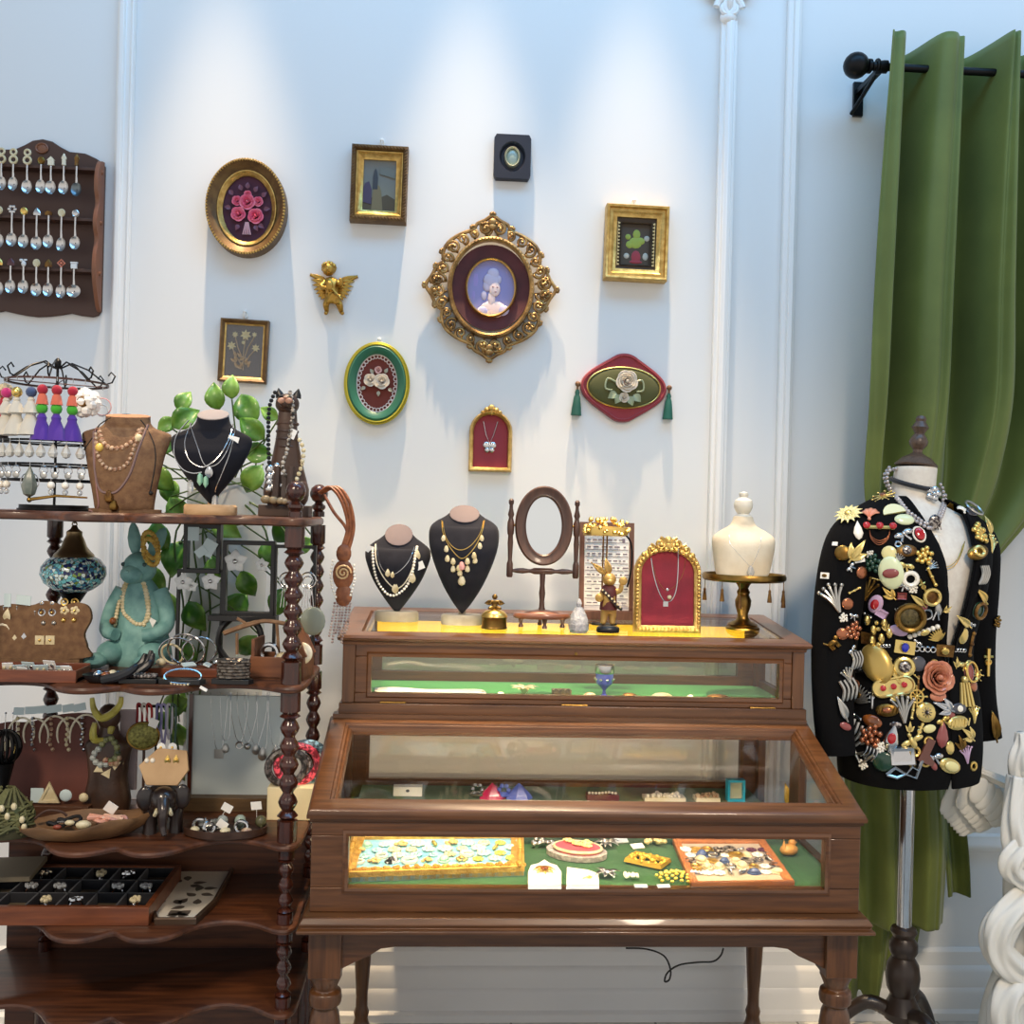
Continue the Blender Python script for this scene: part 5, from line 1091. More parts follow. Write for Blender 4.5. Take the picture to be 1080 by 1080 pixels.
g=G(M); g.lathe([(20,0),(21,4),(8,8),(5,20),(5,60),(9,66),(14,74)],n=24); O(g,'stand',blackm,t)
# ---- burlap earring board
M=LB(40,Z2,2.38)@T(0,0,11)@RX(-.14); t=thing('earring_board','tan wavy-topped earring display board on the second shelf','earring stand',AT(40,Z2,2.38))
bd=sp2([(-70,2),(46,2),(50,14),(46,28),(52,44),(48,57),(36,61),(22,58),(4,62),(-10,57),(-30,58),(-50,55),(-66,58),(-74,40),(-68,20)],4)
g=G(M); g.prism(bd,-3,3); bv=bvh(g); O(g,'board',burlap,t)
g=G(LB(40,Z2,2.38)); g.bx(-66,44,-5,12,0,12.5); O(g,'board_foot',burlap,t)
def pin_pair(label,px,kind,s_,m,grp=None,bv=bv,sep=11,lift=.003):
    for i,(x,y) in enumerate((px,(px[0]+sep,px[1]))):
        c=PROJ([(x,y)],bv,lift)[0]; e=thing('stud_earring','%s of a pair of %s'%(('left','right')[i],label),'earring',c); g=G(T(c)); charm(g,kind,s_); O(g,'ornament',m,e)
        g=G(T(c)); g.ball((0,-s_*.16,0),s_*.15,6); O(g,'centre',goldp,e)
for lb,px,k,s_,m_ in (('open gold ring studs, upper right of tan board',(68,635),'ring',.018,goldp),('white flower studs below the ring studs',(68,644),'flower',.02,ivory),('small gold ball studs below the flower studs',(67,654),'ball',.012,goldp),('silver ring studs at centre of tan board',(44,646),'ring',.018,silver),('grey bead studs below the silver rings',(46,657),'ball',.012,MT['dull_silver']),('square cream shell studs at the board\'s lower edge',(42,675),'square',.02,ivory),('tiny silver disc studs near the board top',(44,636),'disc',.01,silver)): pin_pair(lb,px,k,s_,m_)
def hang(label,x,y,L,m,kind='drop',s_=.016,bv=bv,extra=None):
    c=PROJ([(x,y)],bv,.004)[0]; e=thing('drop_earring',label,'earring',c); k=c.y/1080
    g=G(T(c)); g.tube([(0,0,0),(0,-.002,-L*k)],.0009,5); g.ball((0,0,0),.003,6); O(g,'dangle',silver,e)
    g=G(T(c+V((0,-.002,-L*k)))); charm(g,kind,s_); O(g,'charm',m,e)
hang('long pale hoop earring at far left of tan board',4,640,26,cream,'ring',.045)
hang('bead drop earring with white tag on tan board',18,640,26,ivory,'drop',.02)
hang('silver chain earring with bell on tan board',28,636,28,silver,'drop',.022)
hang('short bead cascade earring left of the silver rings',37,645,16,stone,'ring',.016)
hang('white leaf drop earring near the board\'s left side',9,636,12,ivory,'leaf',.03)
for px,w_,h_,a in ((25,15,10,.1),(8,7,14,.0)):
    c=PROJ([(px,633)],bv,.004)[0]; g=G(T(c)@RY(a)@S(.00215)); g.box((0,0,0),(w_,.5,h_)); TM(g,'earring_card',cardm,'%s pale card pinned to top of tan earring board'%('wide' if w_>10 else 'narrow'),'card')
# ---- wooden tray with carded earrings
c0,c1=AT(-28,Z2,2.25),AT(86,Z2,2.25); t=thing('jewellery_tray','long wooden tray of carded earrings at front of the second shelf','tray',((c0.x+c1.x)/2,2.25,Z2))
g=G(); g.bx(c0.x,c1.x,2.222,2.30,Z2,Z2+.008); O(g,'tray_bottom',woodm,t)
g=G(); g.bx(c0.x,c1.x,2.216,2.224,Z2,Z2+.026); g.bx(c0.x,c1.x,2.296,2.304,Z2,Z2+.03); g.bx(c1.x-.006,c1.x,2.224,2.296,Z2,Z2+.026); O(g,'tray_sides',woodm,t,bev=.001)
for i,(px,yy,w_,m_,L) in enumerate(((18,2.27,15,cardm,'mint'),(32,2.285,15,cardm,'grey'),(8,2.245,10,paper,'cream'),(26,2.24,12,paper,'white'),(43,2.25,14,cardm,'striped'),(54,2.285,14,paper,'silver'),(66,2.27,13,cardm,'pale'),(72,2.24,13,paper,'folded'))):
    c=AT(px,Z2+.012+.004*(i%3),yy); e=thing('earring_card','%s earring card lying %s from the left in the shelf tray'%(L,('first','second','third','fourth','fifth','sixth','seventh','eighth')[i]),'card',c)
    g=G(T(c)@RZ(.3*(-1)**i)@RX(.5)@S(.0021)); g.box((0,0,4),(w_,.7,11)); O(g,'card',m_,e)
    for q in (-3,3): g=G(T(c)@RZ(.3*(-1)**i)@RX(.5)@S(.0021)); g.ball((q,-1.2,4),(1.8,1,2.6),7); O(g,'stud',silver if i%2 else ivory,e)
# ---- verdigris rabbit
yr=2.49; M=LB(147,Z2,yr)@RZ(-.15); t=thing('rabbit_statue','verdigris seated rabbit statue with necklaces on the second shelf','statue',AT(147,Z2,yr))
g=G(M); rr=interp([(0,31,22,0),(8,34,24,0),(22,32,22,0),(40,27,19,1),(58,24,16,1),(74,21,14,1),(84,15,12,0),(90,10,10,-1)],4); g.grid(loft(rr,36,2.1),cu=True,cap=True); bv=bvh(g); O(g,'body',verd,t,ang=60)
for s_ in (-1,1):
    g=G(M); g.ball((s_*22,-16,14),(15,20,13),14); g.ball((s_*24-(6 if s_<0 else 0),-36,8),(12,17,8),12); O(g,'hind_leg',verd,t)
    g=G(M); g.tube(spline([(s_*20,0,78),(s_*29,-3,60),(s_*32,-8,44),(s_*26,-20,36),(s_*14,-26,34)],5),[9-.12*i for i in range(21)],10); O(g,'arm',verd,t)
    g=G(M@T(s_*8,2,116)@RY(s_*(.12 if s_<0 else .5))); g.lathe([(4,0),(7,9),(7.5,18),(5,28),(.5,36 if s_<0 else 33)],n=12,sy=.5); O(g,'ear',verd,t)
g=G(M); g.ball((0,-5,102),(17,18,17),18); g.ball((-2,-18,96),(12,11,10),14); g.ball((-3,-28,99),(2.6,2,2),8); O(g,'head',verd,t)
for s_ in (-1,1): g=G(M); g.ball((s_*11-1,-17,106),(2.8,2.4,2.4),8); O(g,'eye',mat('rabbit_eye',(44,70,70),.3),t)
necklace('ivory wooden ring-bead necklace hung over the rabbit statue\'s lap',[(120,666),(123,648),(128,628),(134,612),(141,605),(148,608),(153,622),(156,640),(157,650),(152,657),(144,658),(136,652),(130,644),(131,626),(138,610),(145,606),(152,616),(157,640),(151,662)],bv,ivory,beadr=.0055,gap=1.5,n=4,lift=.012,pend=(('amber_bead',(119,655),'ball',.018,amber),),tags=(((159,656),.02,.018,.5),),Y=2.42)
for i,(yy,lb) in enumerate(((0,'upper yellow wood-bead bracelet'),(7,'lower yellow wood-bead bracelet'))):
    g=G(); c=P(159,578-3+yy,2.44)
    for j in range(22):
        a=2*pi*j/22; g.ball(c+V((.020*cos(a)*.75+.012*sin(a)*.5,.022*sin(a)*.6,-.034*sin(a)*.9+.006*cos(a))),.0062,7)
    TM(g,'bracelet',mat('yellow_wood_bead',(206,176,84),.35,0,(150,112,48),60),lb+' looped over the rabbit\'s ear','bracelet')
# ---- black hand dish
M=LB(117,Z2,2.245,.0)@RZ(.55); t=thing('hand_dish','black open-palm hand dish holding rings and small stones','dish',AT(117,Z2,2.245))
dk=mat('black_resin',(20,22,26),.35)
g=G(M); rows=[]
for z,r in ((0,14),(2,17),(6,20),(9,21.5),(8,19.5),(5,16),(4,8),(3.6,.5)): rows.append([(r*1.15*cos(2*pi*j/24)-4,r*.78*sin(2*pi*j/24),z) for j in range(24)])
g.grid(rows,cu=True,cap=True); O(g,'palm',dk,t)
for i,(y,L,zt_) in enumerate(((-10,30,22),(-3.5,36,28),(3.5,36,30),(10,30,26))):
    g=G(M); g.tube(spline([(10,y*.9,4),(22,y,8),(16+L*.6,y*1.05,16),(16+L*.72,y*1.05,zt_)],4),[4.2]*9+[3.8,3.4,2.8,2],9); O(g,'finger',dk,t)
g=G(M); g.tube(spline([(-12,-13,4),(2,-21,8),(14,-25,14),(20,-25,20)],4),[5]*8+[4.2,4,3.6,3,2.2],9); O(g,'thumb',dk,t)
for x,y,m_,lb in ((-6,-4,amber,'amber brown ring'),(2,3,ivory,'cream shell ring'),(-12,4,silver,'silver ring'),(6,-6,mat('smoky_stone',(70,86,92),.2),'smoky blue stone')):
    g=G(M); g.ball((x,y,8),(5,4,3),10); g.torus((x,y,6.5),4.5,.8,14,5,RX(0)); TM(g,'ring',m_,lb+' lying in the black hand dish','ring')
# ---- bracelets on black pads
def pad(px,yy,w_,lb,m_,kind):
    c=AT(px,Z2,yy); g=G(T(c)@S(.0021)); g.slab([(-w_*.5,-7),(w_*.4,-8),(w_*.5,-1),(w_*.38,8),(-w_*.35,8),(-w_*.5,2)],0,5); TM(g,'display_pad',blackp,'low black display pad carrying the '+lb,'display pad',bev=.001)
    b=thing('bracelet',lb+' on a black pad at front of the second shelf','bracelet',c+V((0,0,.011)))
    if kind=='beads':
        g=G(T(c)@S(.0021)); 
        for j in range(26): a=2*pi*j/26; g.ball((w_*.36*cos(a),5.5*sin(a),7.5),2.1,7); g.ball((w_*.22*cos(a),3*sin(a),7.2),1.9,6)
        O(g,'bead_loops',m_,b)
    elif kind=='bangle':
        g=G(T(c)@S(.0021)@RX(.25)); g.tube([(w_*.4*cos(2*pi*j/28),7*sin(2*pi*j/28),8+5*sin(2*pi*j/28)) for j in range(28)],1.1,6,True); O(g,'bangle',m_,b)
        g=G(T(c)@S(.0021)@RX(.25)); g.beads([(w_*.4*cos(a),7*sin(a),8+5*sin(a)-1) for a in [pi+.2+i*.13 for i in range(20)]],1.6,2.1,6); O(g,'crystal_row',ivory,b)
        g=G(T(c)@S(.0021)); g.box((w_*.46,-5,7),(8,1,3),RY(.5)); O(g,'price_tag',paper,b)
    else:
        for q in range(6):
            g=G(T(c)@S(.0021)); g.tube([((w_*.36+.8*sin(j*1.8+q*2))*cos(2*pi*j/36),(8+.8*sin(j*1.8+q*2))*sin(2*pi*j/36),7.5+q*3.2) for j in range(36)],1.9,6,True); O(g,'braided_strand',m_,b)
    return b
pad(149,2.235,42,'dark bead bracelet',mat('gunmetal_bead',(60,52,54),.2,.5,(190,180,170),150,lo=.45,hi=.6),'beads')
pad(193,2.232,46,'slim silver bangle',silver,'bangle')
pad(246,2.245,42,'wide braided silver cuff',mat('braided_silver',(150,140,128),.35,.9,(84,74,68),120),'cuff')
# ---- bangle tray
c0=AT(200,Z2,2.36); t=thing('bangle_tray','reddish wooden tray with bangles standing on it, second shelf','tray',c0)
g=G(T(c0)@S(.0022)); g.bx(-36,40,-22,18,0,9); O(g,'tray_block',woodm,t,bev=.002)
for i,(x,r,a,lb) in enumerate(((-12,17,.2,'large silver cuff bangle leaning at left'),(-2,19,-.1,'large twisted silver bangle in middle'),(8,17,.35,'thin silver bangle at back'),(-18,12,-.3,'small pale bangle at front left'))):
    g=G(T(c0)@S(.0022)@T(x,-6+4*i,9.6)@RZ(a)@RX(.3)); g.tube([(r*cos(2*pi*j/30),0,r*.9+r*.9*sin(2*pi*j/30)) for j in range(30)],.9+.3*(i%2),6,True)
    TM(g,'bangle',silver if i<3 else ivory,lb+' of the wooden bangle tray','bangle')
for i,(x,y,lb) in enumerate(((-26,-12,'white shell charm'),(2,-14,'pale blue card tag'),(20,-12,'mint paper tag'),(28,-4,'silver bell charm'))):
    g=G(T(c0)@S(.0022)@T(x,y,10)@RZ(i*.8)); 
    (g.box((0,0,2),(14,7,1.6),RX(.4)) if i in(1,2) else g.ball((0,0,3.5),(5,4,4),10)); TM(g,'charm',(ivory,cardm,cardm,silver)[i],lb+' lying on the wooden bangle tray','charm')
# ---- black tiered earring stand
yb_=2.475; M=LB(255,Z2,yb_)@S(1,1,1.17); t=thing('earring_display','black lacquer frame stand with open cubbies showing white flower earrings','display stand',AT(255,Z2,yb_))
def fr(x0,x1,z0,z1,y0,y1,nm,w_=4):
    g=G(M); g.sweep([(x0,z0),(x1,z0),(x1,z1),(x0,z1)],[(0,-y1),(0,-y0),(w_,-y0),(w_,-y1)]); O(g,nm,blackp,t,bev=.001)
fr(-58,-28,88,124,-8,6,'raised_box'); fr(-18,28,50,110,-4,6,'centre_frame'); fr(-66,-24,4,84,-3,3,'left_frame',3); fr(34,72,6,108,-2,4,'right_frame',3)
g=G(M); g.bx(-34,36,-12,8,42,47); g.bx(-70,70,-14,8,0,4); O(g,'ledge',blackp,t,bev=.001)
for s_ in (-1,1): g=G(M); g.tube(spline([(s_*10-2,0,44),(s_*20-2,-2,34),(s_*22-2,-2,18),(s_*12-2,-2,5)],5),3.4,8); O(g,'curved_support',blackp,t)
wp=mat('white_petal',(236,238,236),.4)
def flower(px,py,Y,r,lb,kind=0):
    c=P(px,py,Y); e=thing('flower_earring',lb,'earring',c); g=G(T(c)@S(Y/1080))
    for i in range(5): leaf(g,RY(i*1.2566+kind*.4)@RX(pi/2-.25),r,r*.42,.2,.15)
    o=O(g,'petals',wp,e,ang=180); o.modifiers.new('thickness','SOLIDIFY').thickness=.001
    g=G(T(c)@S(Y/1080)); g.ball((0,-1,0),r*.22,8); O(g,'flower_centre',silver,e)
for a in ((193,614,2.46,10,'white blossom earring left in the black display frame'),(222,613,2.46,11,'larger white blossom earring beside the left one, black display'),(248,592,2.46,13,'big white folded flower earring in the centre black frame'),(276,596,2.46,8,'small white flower earring at right of the centre frame'),(202,618,2.465,7,'tiny white bud earring between the two blossoms')): flower(*a)
for a in ((208,563,10,0),(224,578,12,.5),(216,582,8,.9)):
    c=P(a[0]-4,a[1],2.452-.006*a[3]); g=G(T(c)@RY(a[3])@S(.0023)); g.box((0,0,0),(a[2]*1.1,1,a[2]*1.4)); TM(g,'earring_card',cardm,{0:'upper pale blue card',.5:'lower right pale blue card',.9:'small overlapping pale card'}[a[3]]+' in the raised black box','card')
for i,x in enumerate((303,325)):
    c=P(x,612,2.45); e=thing('hoop_earring','%s of two silver wire drop earrings on the right black frame'%('left','right')[i],'earring',c); g=G(T(c)@S(.0023)); g.torus((0,0,0),8,.8,20,5); g.torus((0,0,-1),5,.6,16,5); O(g,'wire_hoops',silver,e)
    g=G(T(c)@S(.0023)); 
    for q in range(5): g.tube([(q*2-4,0,-8),(q*3.2-6.4,0,-28)],.5,5)
    O(g,'wire_fringe',silver,e)
# ---- open wooden box of shells
c0=AT(305,Z2,2.345); M=T(c0)@RZ(-.12)@S(.0021); t=thing('wooden_box','open brown wooden box holding shells, behind the front post','box',c0)
wb=mat('box_wood',(124,76,46),.5,0,(94,54,32),8,(1,8,8))
g=G(M); g.bx(-36,22,-24,18,0,3); O(g,'box_bottom',wb,t)
for nm,b_ in (('box_side',(-36,22,-24,-21,0,24)),('box_side',(-36,22,15,18,0,24)),('box_end',(-36,-32,-21,15,0,42)),('box_end',(18,22,-21,15,0,24))): g=G(M); g.bx(*b_); O(g,nm,wb,t,bev=.0015)
g=G(M@T(22,-3,24)@RY(-.45)); g.bx(-3,3,-20,20,0,40); O(g,'open_lid',wb,t,bev=.0015)
for x,y,z,r,lb,m_ in ((-20,-8,26,9,'striped silver ring on wooden box of shells',silver),(-4,-10,26,8,'knobbly cream shell in the open wooden box',ivory),(4,-14,24,7,'small cream twisted shell at front of wooden box',ivory)):
    g=G(M); 
    if m_ is silver: g.torus((x,y,z),r,2.6,20,7)
    else: [g.ball((x+random.uniform(-5,5),y+random.uniform(-3,3),z-4+random.uniform(-6,6)),random.uniform(3,5),7) for _ in range(7)]; g.ball((x,y,z-8),(5,5,10),8)
    TM(g,'ring' if m_ is silver else 'shell',m_,lb,'ring' if m_ is silver else 'shell')
g=G(M); g.ball((17,-16,28),(12,4,12),16); g.ball((17,-17,28),(8,5,8),12); TM(g,'shell',mat('moon_shell',(232,210,160),.3,0,(246,240,220),30),'round pale moon shell with amber centre in the wooden box','shell')
c=P(330,655,2.36); g=G(T(c)@S(.0022)); g.ball((0,0,0),(13,2,15),14); TM(g,'glass_disc',mat('grey_green_glass',(130,136,122),.2),'grey green round disc leaning behind the wooden box','disc')
# driftwood bracelet branch
g=G(); g.tube(spline([P(236,668,2.40),P(258,660,2.40),P(280,655,2.40),P(302,658,2.40)],6),[.006]*10+[.005]*9,7); g.tube(spline([P(262,659,2.40),P(250,652,2.40)],4),.004,6); g.tube([P(250,668,2.40),P(250,690,2.40)],.004,6); g.tube([P(292,657,2.40),P(294,690,2.40)],.004,6)
TM(g,'driftwood_branch',mat('driftwood',(150,118,88),.8,0,(118,88,64),40),'small driftwood branch holder in front of the black display frame','ring holder')
# ================= third shelf
# ---- hoop display
yh=2.46; M=LB(45,Z3,yh); t=thing('hoop_display','brown wooden earring display with hoops under pale cards, third shelf','earring stand',AT(45,Z3,yh))
g=G(M@T(0,0,10)@RX(-.12)); g.prism(sp2([(-62,0),(58,4),(60,60),(52,86),(40,92),(10,90),(-20,82),(-50,80),(-66,60)],4),-3,3); bvh_h=bvh(g); O(g,'board',mat('red_brown_board',(104,52,40),.6,0,(84,40,30),10),t)
g=G(M); g.bx(-64,56,-26,6,0,12); O(g,'ledge',mat('ledge_wood',(96,62,40),.5,0,(76,46,30),10,(1,8,8)),t,bev=.001)
for i,(x,r) in enumerate(((22,22),(38,21),(57,24),(74,22),(90,26))):
    c=PROJ([(x,775)],bvh_h,.006)[0]; e=thing('hoop_earring','cream %s hoop earring, %s along the brown third-shelf board'%(('oval','oval','large round','round','big crescent')[i],('first','second','third','fourth','last')[i]),'earring',c)
    g=G(T(c)@S(.0022)@RY(.12*(-1)**i)); g.torus((0,0,0),r*.62,1.2,26,6,b=1.35); O(g,'hoop',cream,e)
    g=G(T(c)@S(.0022)); g.beads([(-3,-2,18),(-2,-2,4),(-4,-2,-8),(0,-2,-16)],2.2,2.6,6); O(g,'bead_drop',(ivory,silver,stone)[i%3],e)
for i,(x,w_) in enumerate(((20,11),(32,11),(43,12),(57,16),(72,12),(84,13))):
    c=PROJ([(x,750-i*.8)],bvh_h,.012)[0]; g=G(T(c)@S(.0022)@RX(-.2)@RY(-.05*i)); g.box((0,0,0),(w_,.6,8)); TM(g,'earring_card',cardm,'pale blue card, %s from the left on the brown hoop board'%('first','second','third','fourth','fifth','sixth')[i],'card')
for i,(x,L,lb) in enumerate(((6,30,'straight white bar earring'),(14,26,'pale long-chain earring'),(18,34,'thin gold chain earring'))): hang(lb+' at the left of the brown hoop board',x,752,L,ivory if i<2 else goldp,'drop',.018,bv=bvh_h)
for i,(x,y,k,lb) in enumerate(((39,804,'card','white card with blue print'),(52,803,'tri','triangular cream shell pendant'),(69,802,'disc','round mint shell pendant'),(88,806,'blob','small grey shell pendant'),(18,806,'bar','white spike pendant'))):
    c=AT(x,Z3+.031,2.415); g=G(T(c)@S(.0022)@T(0,0,1)); 
    if k=='card': g.box((0,0,7),(13,1,15))
    elif k=='tri': g.sweep([(-7,0),(7,0),(0,14)],[(0,0),(0,2),(2.5,2),(2.5,0)],M=T(0,0,2)); g.prism([(-7,2),(7,2),(0,16)],-.8,.6)
    elif k=='disc': g.ball((0,0,7),(6.5,2,6.5),12)
    elif k=='blob': g.ball((0,0,5),(5,3,5),10)
    else: g.tube([(-9,0,2),(10,0,4)],[.7,1.6],6)
    TM(g,'pendant' if k!='card' else 'earring_card',cardm if k in('card','disc') else ivory,lb+' standing on the hoop board ledge','pendant' if k!='card' else 'card')
# ---- dark lattice ball + fibre basket
c=AT(3,Z3,2.36); g=G(T(c)@S(.0022)); 
for i in range(9): a=i*.7; g.tube([(15*cos(q)*cos(a)+0,15*cos(q)*sin(a),78+17*sin(q)) for q in [j*2*pi/20 for j in range(20)]],1.5,5,True)
g.lathe([(5,0),(5,40),(10,62)],n=10); TM(g,'wire_ball_stand',blackm,'black wire ball ornament at far left of the third shelf','ornament')
M=LB(6,Z3,2.28); t=thing('fibre_basket','olive woven fibre basket with shell beads at third shelf left','basket',AT(6,Z3,2.28))
fib=mat('olive_fibre',(112,112,70),.8,0,(80,80,48),30)
g=G(M); rnd=random.Random(3)
for i in range(46):
    a0=rnd.uniform(0,6.28); z=rnd.uniform(3,30); r=34-.4*z+rnd.uniform(-3,2)
    g.tube([(r*cos(a0+q*.2),r*.75*sin(a0+q*.2),z+rnd.uniform(-2,2)+.8*q) for q in range(9)],1.6,5)
for i in range(26):
    a0=rnd.uniform(0,6.28); g.tube(spline([(30*cos(a0),22*sin(a0),8),(24*cos(a0),18*sin(a0),30),(8*cos(a0+.6),6*sin(a0+.6),50)],4),1.5,5)
O(g,'woven_fibre',fib,t); g=G(M); g.lathe([(26,0),(29,6),(24,30),(8,46)],n=20,sy=.75); O(g,'basket_core',mat('basket_core',(64,62,40),.9),t)
for x,z in ((4,34),(10,26),(24,22),(26,14),(-4,28),(16,36)): g=G(M); g.ball((x,-22+abs(x-8)*.2,z),(3,2.5,4),8); O(g,'shell_bead',ivory,t)
# ---- carved wooden bowl with jewellery
M=LB(84,Z3,2.265,.12); t=thing('wooden_bowl','rough carved driftwood bowl heaped with jewellery, third shelf front','bowl',AT(84,Z3,2.265))
dw=mat('driftwood_bowl',(128,94,60),.6,0,(92,64,38),9,(1,3,3),.2,60)
g=G(M); rows=[]
for z,r in ((0,.55),(3,.72),(9,.9),(17,1.02),(20,1.0),(17,.88),(10,.72),(7,.5),(6,.05)):
    row=[]
    for j in range(40):
        a=2*pi*j/40; w_=1+.07*sin(3*a+.5)+.05*sin(7*a); row.append((66*r*w_*cos(a),25*r*w_*sin(a),z*(1+.25*cos(a-.4))+ (2*sin(5*a) if z>12 else 0)))
    rows.append(row)
g.grid(rows,cu=True,cap=True); O(g,'bowl_body',dw,t,ang=60)
jl=[('black coiled cord bracelet','torus',(-10,-2,20),11,cordk),('second black cord bracelet','torus',(-22,-4,17),9,cordk),('white shell ring','ball',(-8,-10,19),5,ivory),('square silver charm','box',(-16,-6,20),7,silver),('rust coral bead','ball',(-20,-11,15),4.5,mat('rust_bead',(146,70,48),.4)),('coral branch strand','strand',(22,-4,22),16,mat('coral',(222,160,136),.5)),('peach shell necklace','strand',(34,-2,21),13,mat('peach_shell',(226,186,160),.4)),('long white shell','ball',(6,-12,17),8,ivory),('pink bead bracelet','torus',(40,-8,20),8,mat('pink_bead',(200,150,140),.4)),('brown twig hook','arc',(-30,4,22),16,cordb)]
for lb,k,c,r,m_ in jl:
    g=G(M)
    if k=='torus': g.tube([(c[0]+r*cos(q),c[1]+r*.6*sin(q),c[2]+2*sin(q*2)) for q in [j*2*pi/22 for j in range(22)]],1.8,6,True)
    elif k=='ball': g.ball(c,(r,r*.6,r*.6),10)
    elif k=='box': g.box(c,(r*1.3,r,1.6),)
    elif k=='arc': g.tube(spline([(c[0]-r,c[1],c[2]-2),(c[0]-r*.3,c[1],c[2]+6),(c[0]+r*.6,c[1],c[2]+5),(c[0]+r,c[1],c[2])],5),1.4,6)
    else: g.tube(spline([(c[0]+r*sin(q*2.1)*.9,c[1]+5*cos(q*3.1),c[2]-3+2*(q%3)) for q in range(9)],5),2.2,6)
    TM(g,'jewellery_piece',m_,lb+' lying in the carved driftwood bowl','jewellery')
g=G(M@T(30,2,30)@RY(.6)@RX(.4)); g.box((0,0,0),(12,.8,13)); TM(g,'price_tag',paper,'white square price tag standing in the driftwood bowl','tag')
# ---- bead-draped figure
M=LB(113,Z3,2.46); t=thing('carved_figure','dark carved figure wearing thick yellow horn necklaces, third shelf','figurine',AT(113,Z3,2.46))
g=G(M); rr=interp([(0,22,16,0),(14,24,17,0),(36,20,15,0),(58,22,14,0),(72,24,13,0),(80,12,11,0),(90,9,9,0)],4); g.grid(loft(rr,28,2.1),cu=True,cap=True); bv=bvh(g); O(g,'figure_body',cw,t,ang=60)
g=G(M); g.ball((0,-2,100),(12,11,14),14); O(g,'figure_head',cw,t)
horn=mat('yellow_horn',(196,186,86),.35,0,(156,142,58),40)
for i,tr in enumerate(([(97,736),(99,748),(106,757),(116,754),(126,744),(128,735)],[(100,762),(98,774),(101,781),(110,780)],[(118,752),(118,764),(116,774)])):
    pr=PROJ(s2(tr,5),bv,.012,2.40); g=G(); n=len(pr); g.tube(pr,[.005+.004*sin(pi*j/(n-1)) for j in range(n)],8)
    TM(g,'necklace',horn,('long curved','short left','straight hanging')[i]+' yellow horn necklace piece on the dark carved figure','necklace')
for i,tr in enumerate(([(108,785),(116,778),(124,790),(120,802),(112,800)],[(104,790),(98,798),(104,806),(112,806)],[(112,802),(122,806),(126,796)])):
    pr=PROJ(s2(tr,4),bv,.014,2.40); g=G(); g.beads(pr,.008,1.6,7); TM(g,'necklace',(mat('dark_green_bead',(60,74,52),.3,0,(160,160,110),60),mat('grey_bead',(170,176,170),.3),mat('red_bead',(140,40,40),.3,0,(210,190,150),50))[i],('green and gold','grey oval','red and ivory')[i]+' bead strand low on the dark carved figure','necklace')
for i,(x,y) in enumerate(((104,810),(113,815),(122,806))):
    c=PROJ([(x,y)],bv,.014,2.4)[0]; g=G(T(c)@S(.0022)@RY(.5*i)); g.prism([(-5,-4),(5,-4),(1,6)],-1,1); TM(g,'shell_tag',ivory,('left','lower','right')[i]+' triangular shell hanging off the dark carved figure','pendant')
g=G(LB(134,Z3,2.50)); g.box((0,0,60),(18,4,84)); g.slab(ell(16,10,20),0,4); g.box((0,0,10),(5,4,22)); TM(g,'display_board',mat('lilac_grey',(186,170,172),.8),'slim pale lilac board standing behind the elephant','display board')
# ---- hanging bead cords on a T stand
M=LB(163,Z3,2.50); t=thing('necklace_stand','thin dark T-bar stand hung with coloured cords, third shelf','necklace stand',AT(163,Z3,2.50))
g=G(M); g.slab(ell(14,9,20),0,3); g.tube([(0,0,2),(0,0,106)],1.6,8); g.tube([(-20,0,106),(20,0,106)],1.6,8); O(g,'t_bar',blackm,t)
for i,(x,L,col) in enumerate(((-17,34,(150,34,40)),(-12,46,(214,206,196)),(-7,26,(176,40,36)),(3,30,(132,130,180)),(8,44,(168,164,206)),(14,36,(206,204,214)),(18,50,(74,104,90)))):
    g=G(M); g.tube(spline([(x-2.5,-2.5,100),(x-2.5,-3,108),(x,-3,108.5),(x+2,-2.5,104),(x+2.5,-3,108-L*.6),(x,-3,108-L),(x-2.5,-3,108-L*.6)],5),1.3,6,True)
    TM(g,'cord_necklace',mat('cord%d'%i,col,.6),('wine red','ivory','bright red','slate blue','pale lilac','white','deep green')[i]+' cord necklace hung on the T-bar stand','necklace')
# ---- round woven gold pendant on a holder
M=LB(150,Z3,2.42); t=thing('round_pendant','large round woven olive gold pendant with white tag, above the elephant','pendant',AT(150,Z3,2.42))
g=G(M@T(0,-4,86)@RZ(.1)); g.ball((0,0,0),(16,4,14),22)
O(g,'woven_disc',mat('woven_gold',(150,146,72),.45,.3,(96,92,40),160,bump=.5,bsc=260),t); g=G(M@T(0,-4,86)@RZ(.1)); g.torus((0,0,0),16,1.3,28,6,b=.88); O(g,'disc_rim',brass,t)
g=G(M); g.tube([(0,2,0),(0,0,74)],1.5,7); g.slab(ell(10,7,18),0,3); O(g,'holder',cordb,t)
g=G(M@T(11,-6,100)@RY(.4)); g.box((0,0,0),(9,.7,9)); O(g,'price_tag',paper,t)
# ---- elephant
M=LB(172,Z3,2.33,.25); t=thing('elephant_figurine','dark carved wooden elephant holding an earring board, third shelf','figurine',AT(172,Z3,2.33))
ew=mat('ebony_wood',(30,22,20),.3,0,(46,34,30),14,coat=.3)
g=G(M); g.ball((0,2,30),(22,30,18),18); g.ball((0,-20,36),(14,14,14),14); O(g,'body',ew,t)
for x,y in ((-13,-12),(13,-12),(-13,18),(13,18)): g=G(M); g.lathe([(7.5,0),(7,4),(6.2,14),(8,26)],(x,y,0),12); O(g,'leg',ew,t)
g=G(M); g.tube(spline([(0,-30,38),(0,-39,28),(0,-40,14),(2,-44,6)],5),[7-.3*i for i in range(16)],10); O(g,'trunk',ew,t)
for s_ in (-1,1): g=G(M); g.ball((s_*18,-18,38),(9,3.5,13),12); O(g,'ear',ew,t); g=G(M); g.tube(spline([(s_*6,-33,30),(s_*8,-42,27),(s_*7,-47,31)],4),[2]*5+[1.6,1.2,.9,.5],7); O(g,'tusk',ivory,t)
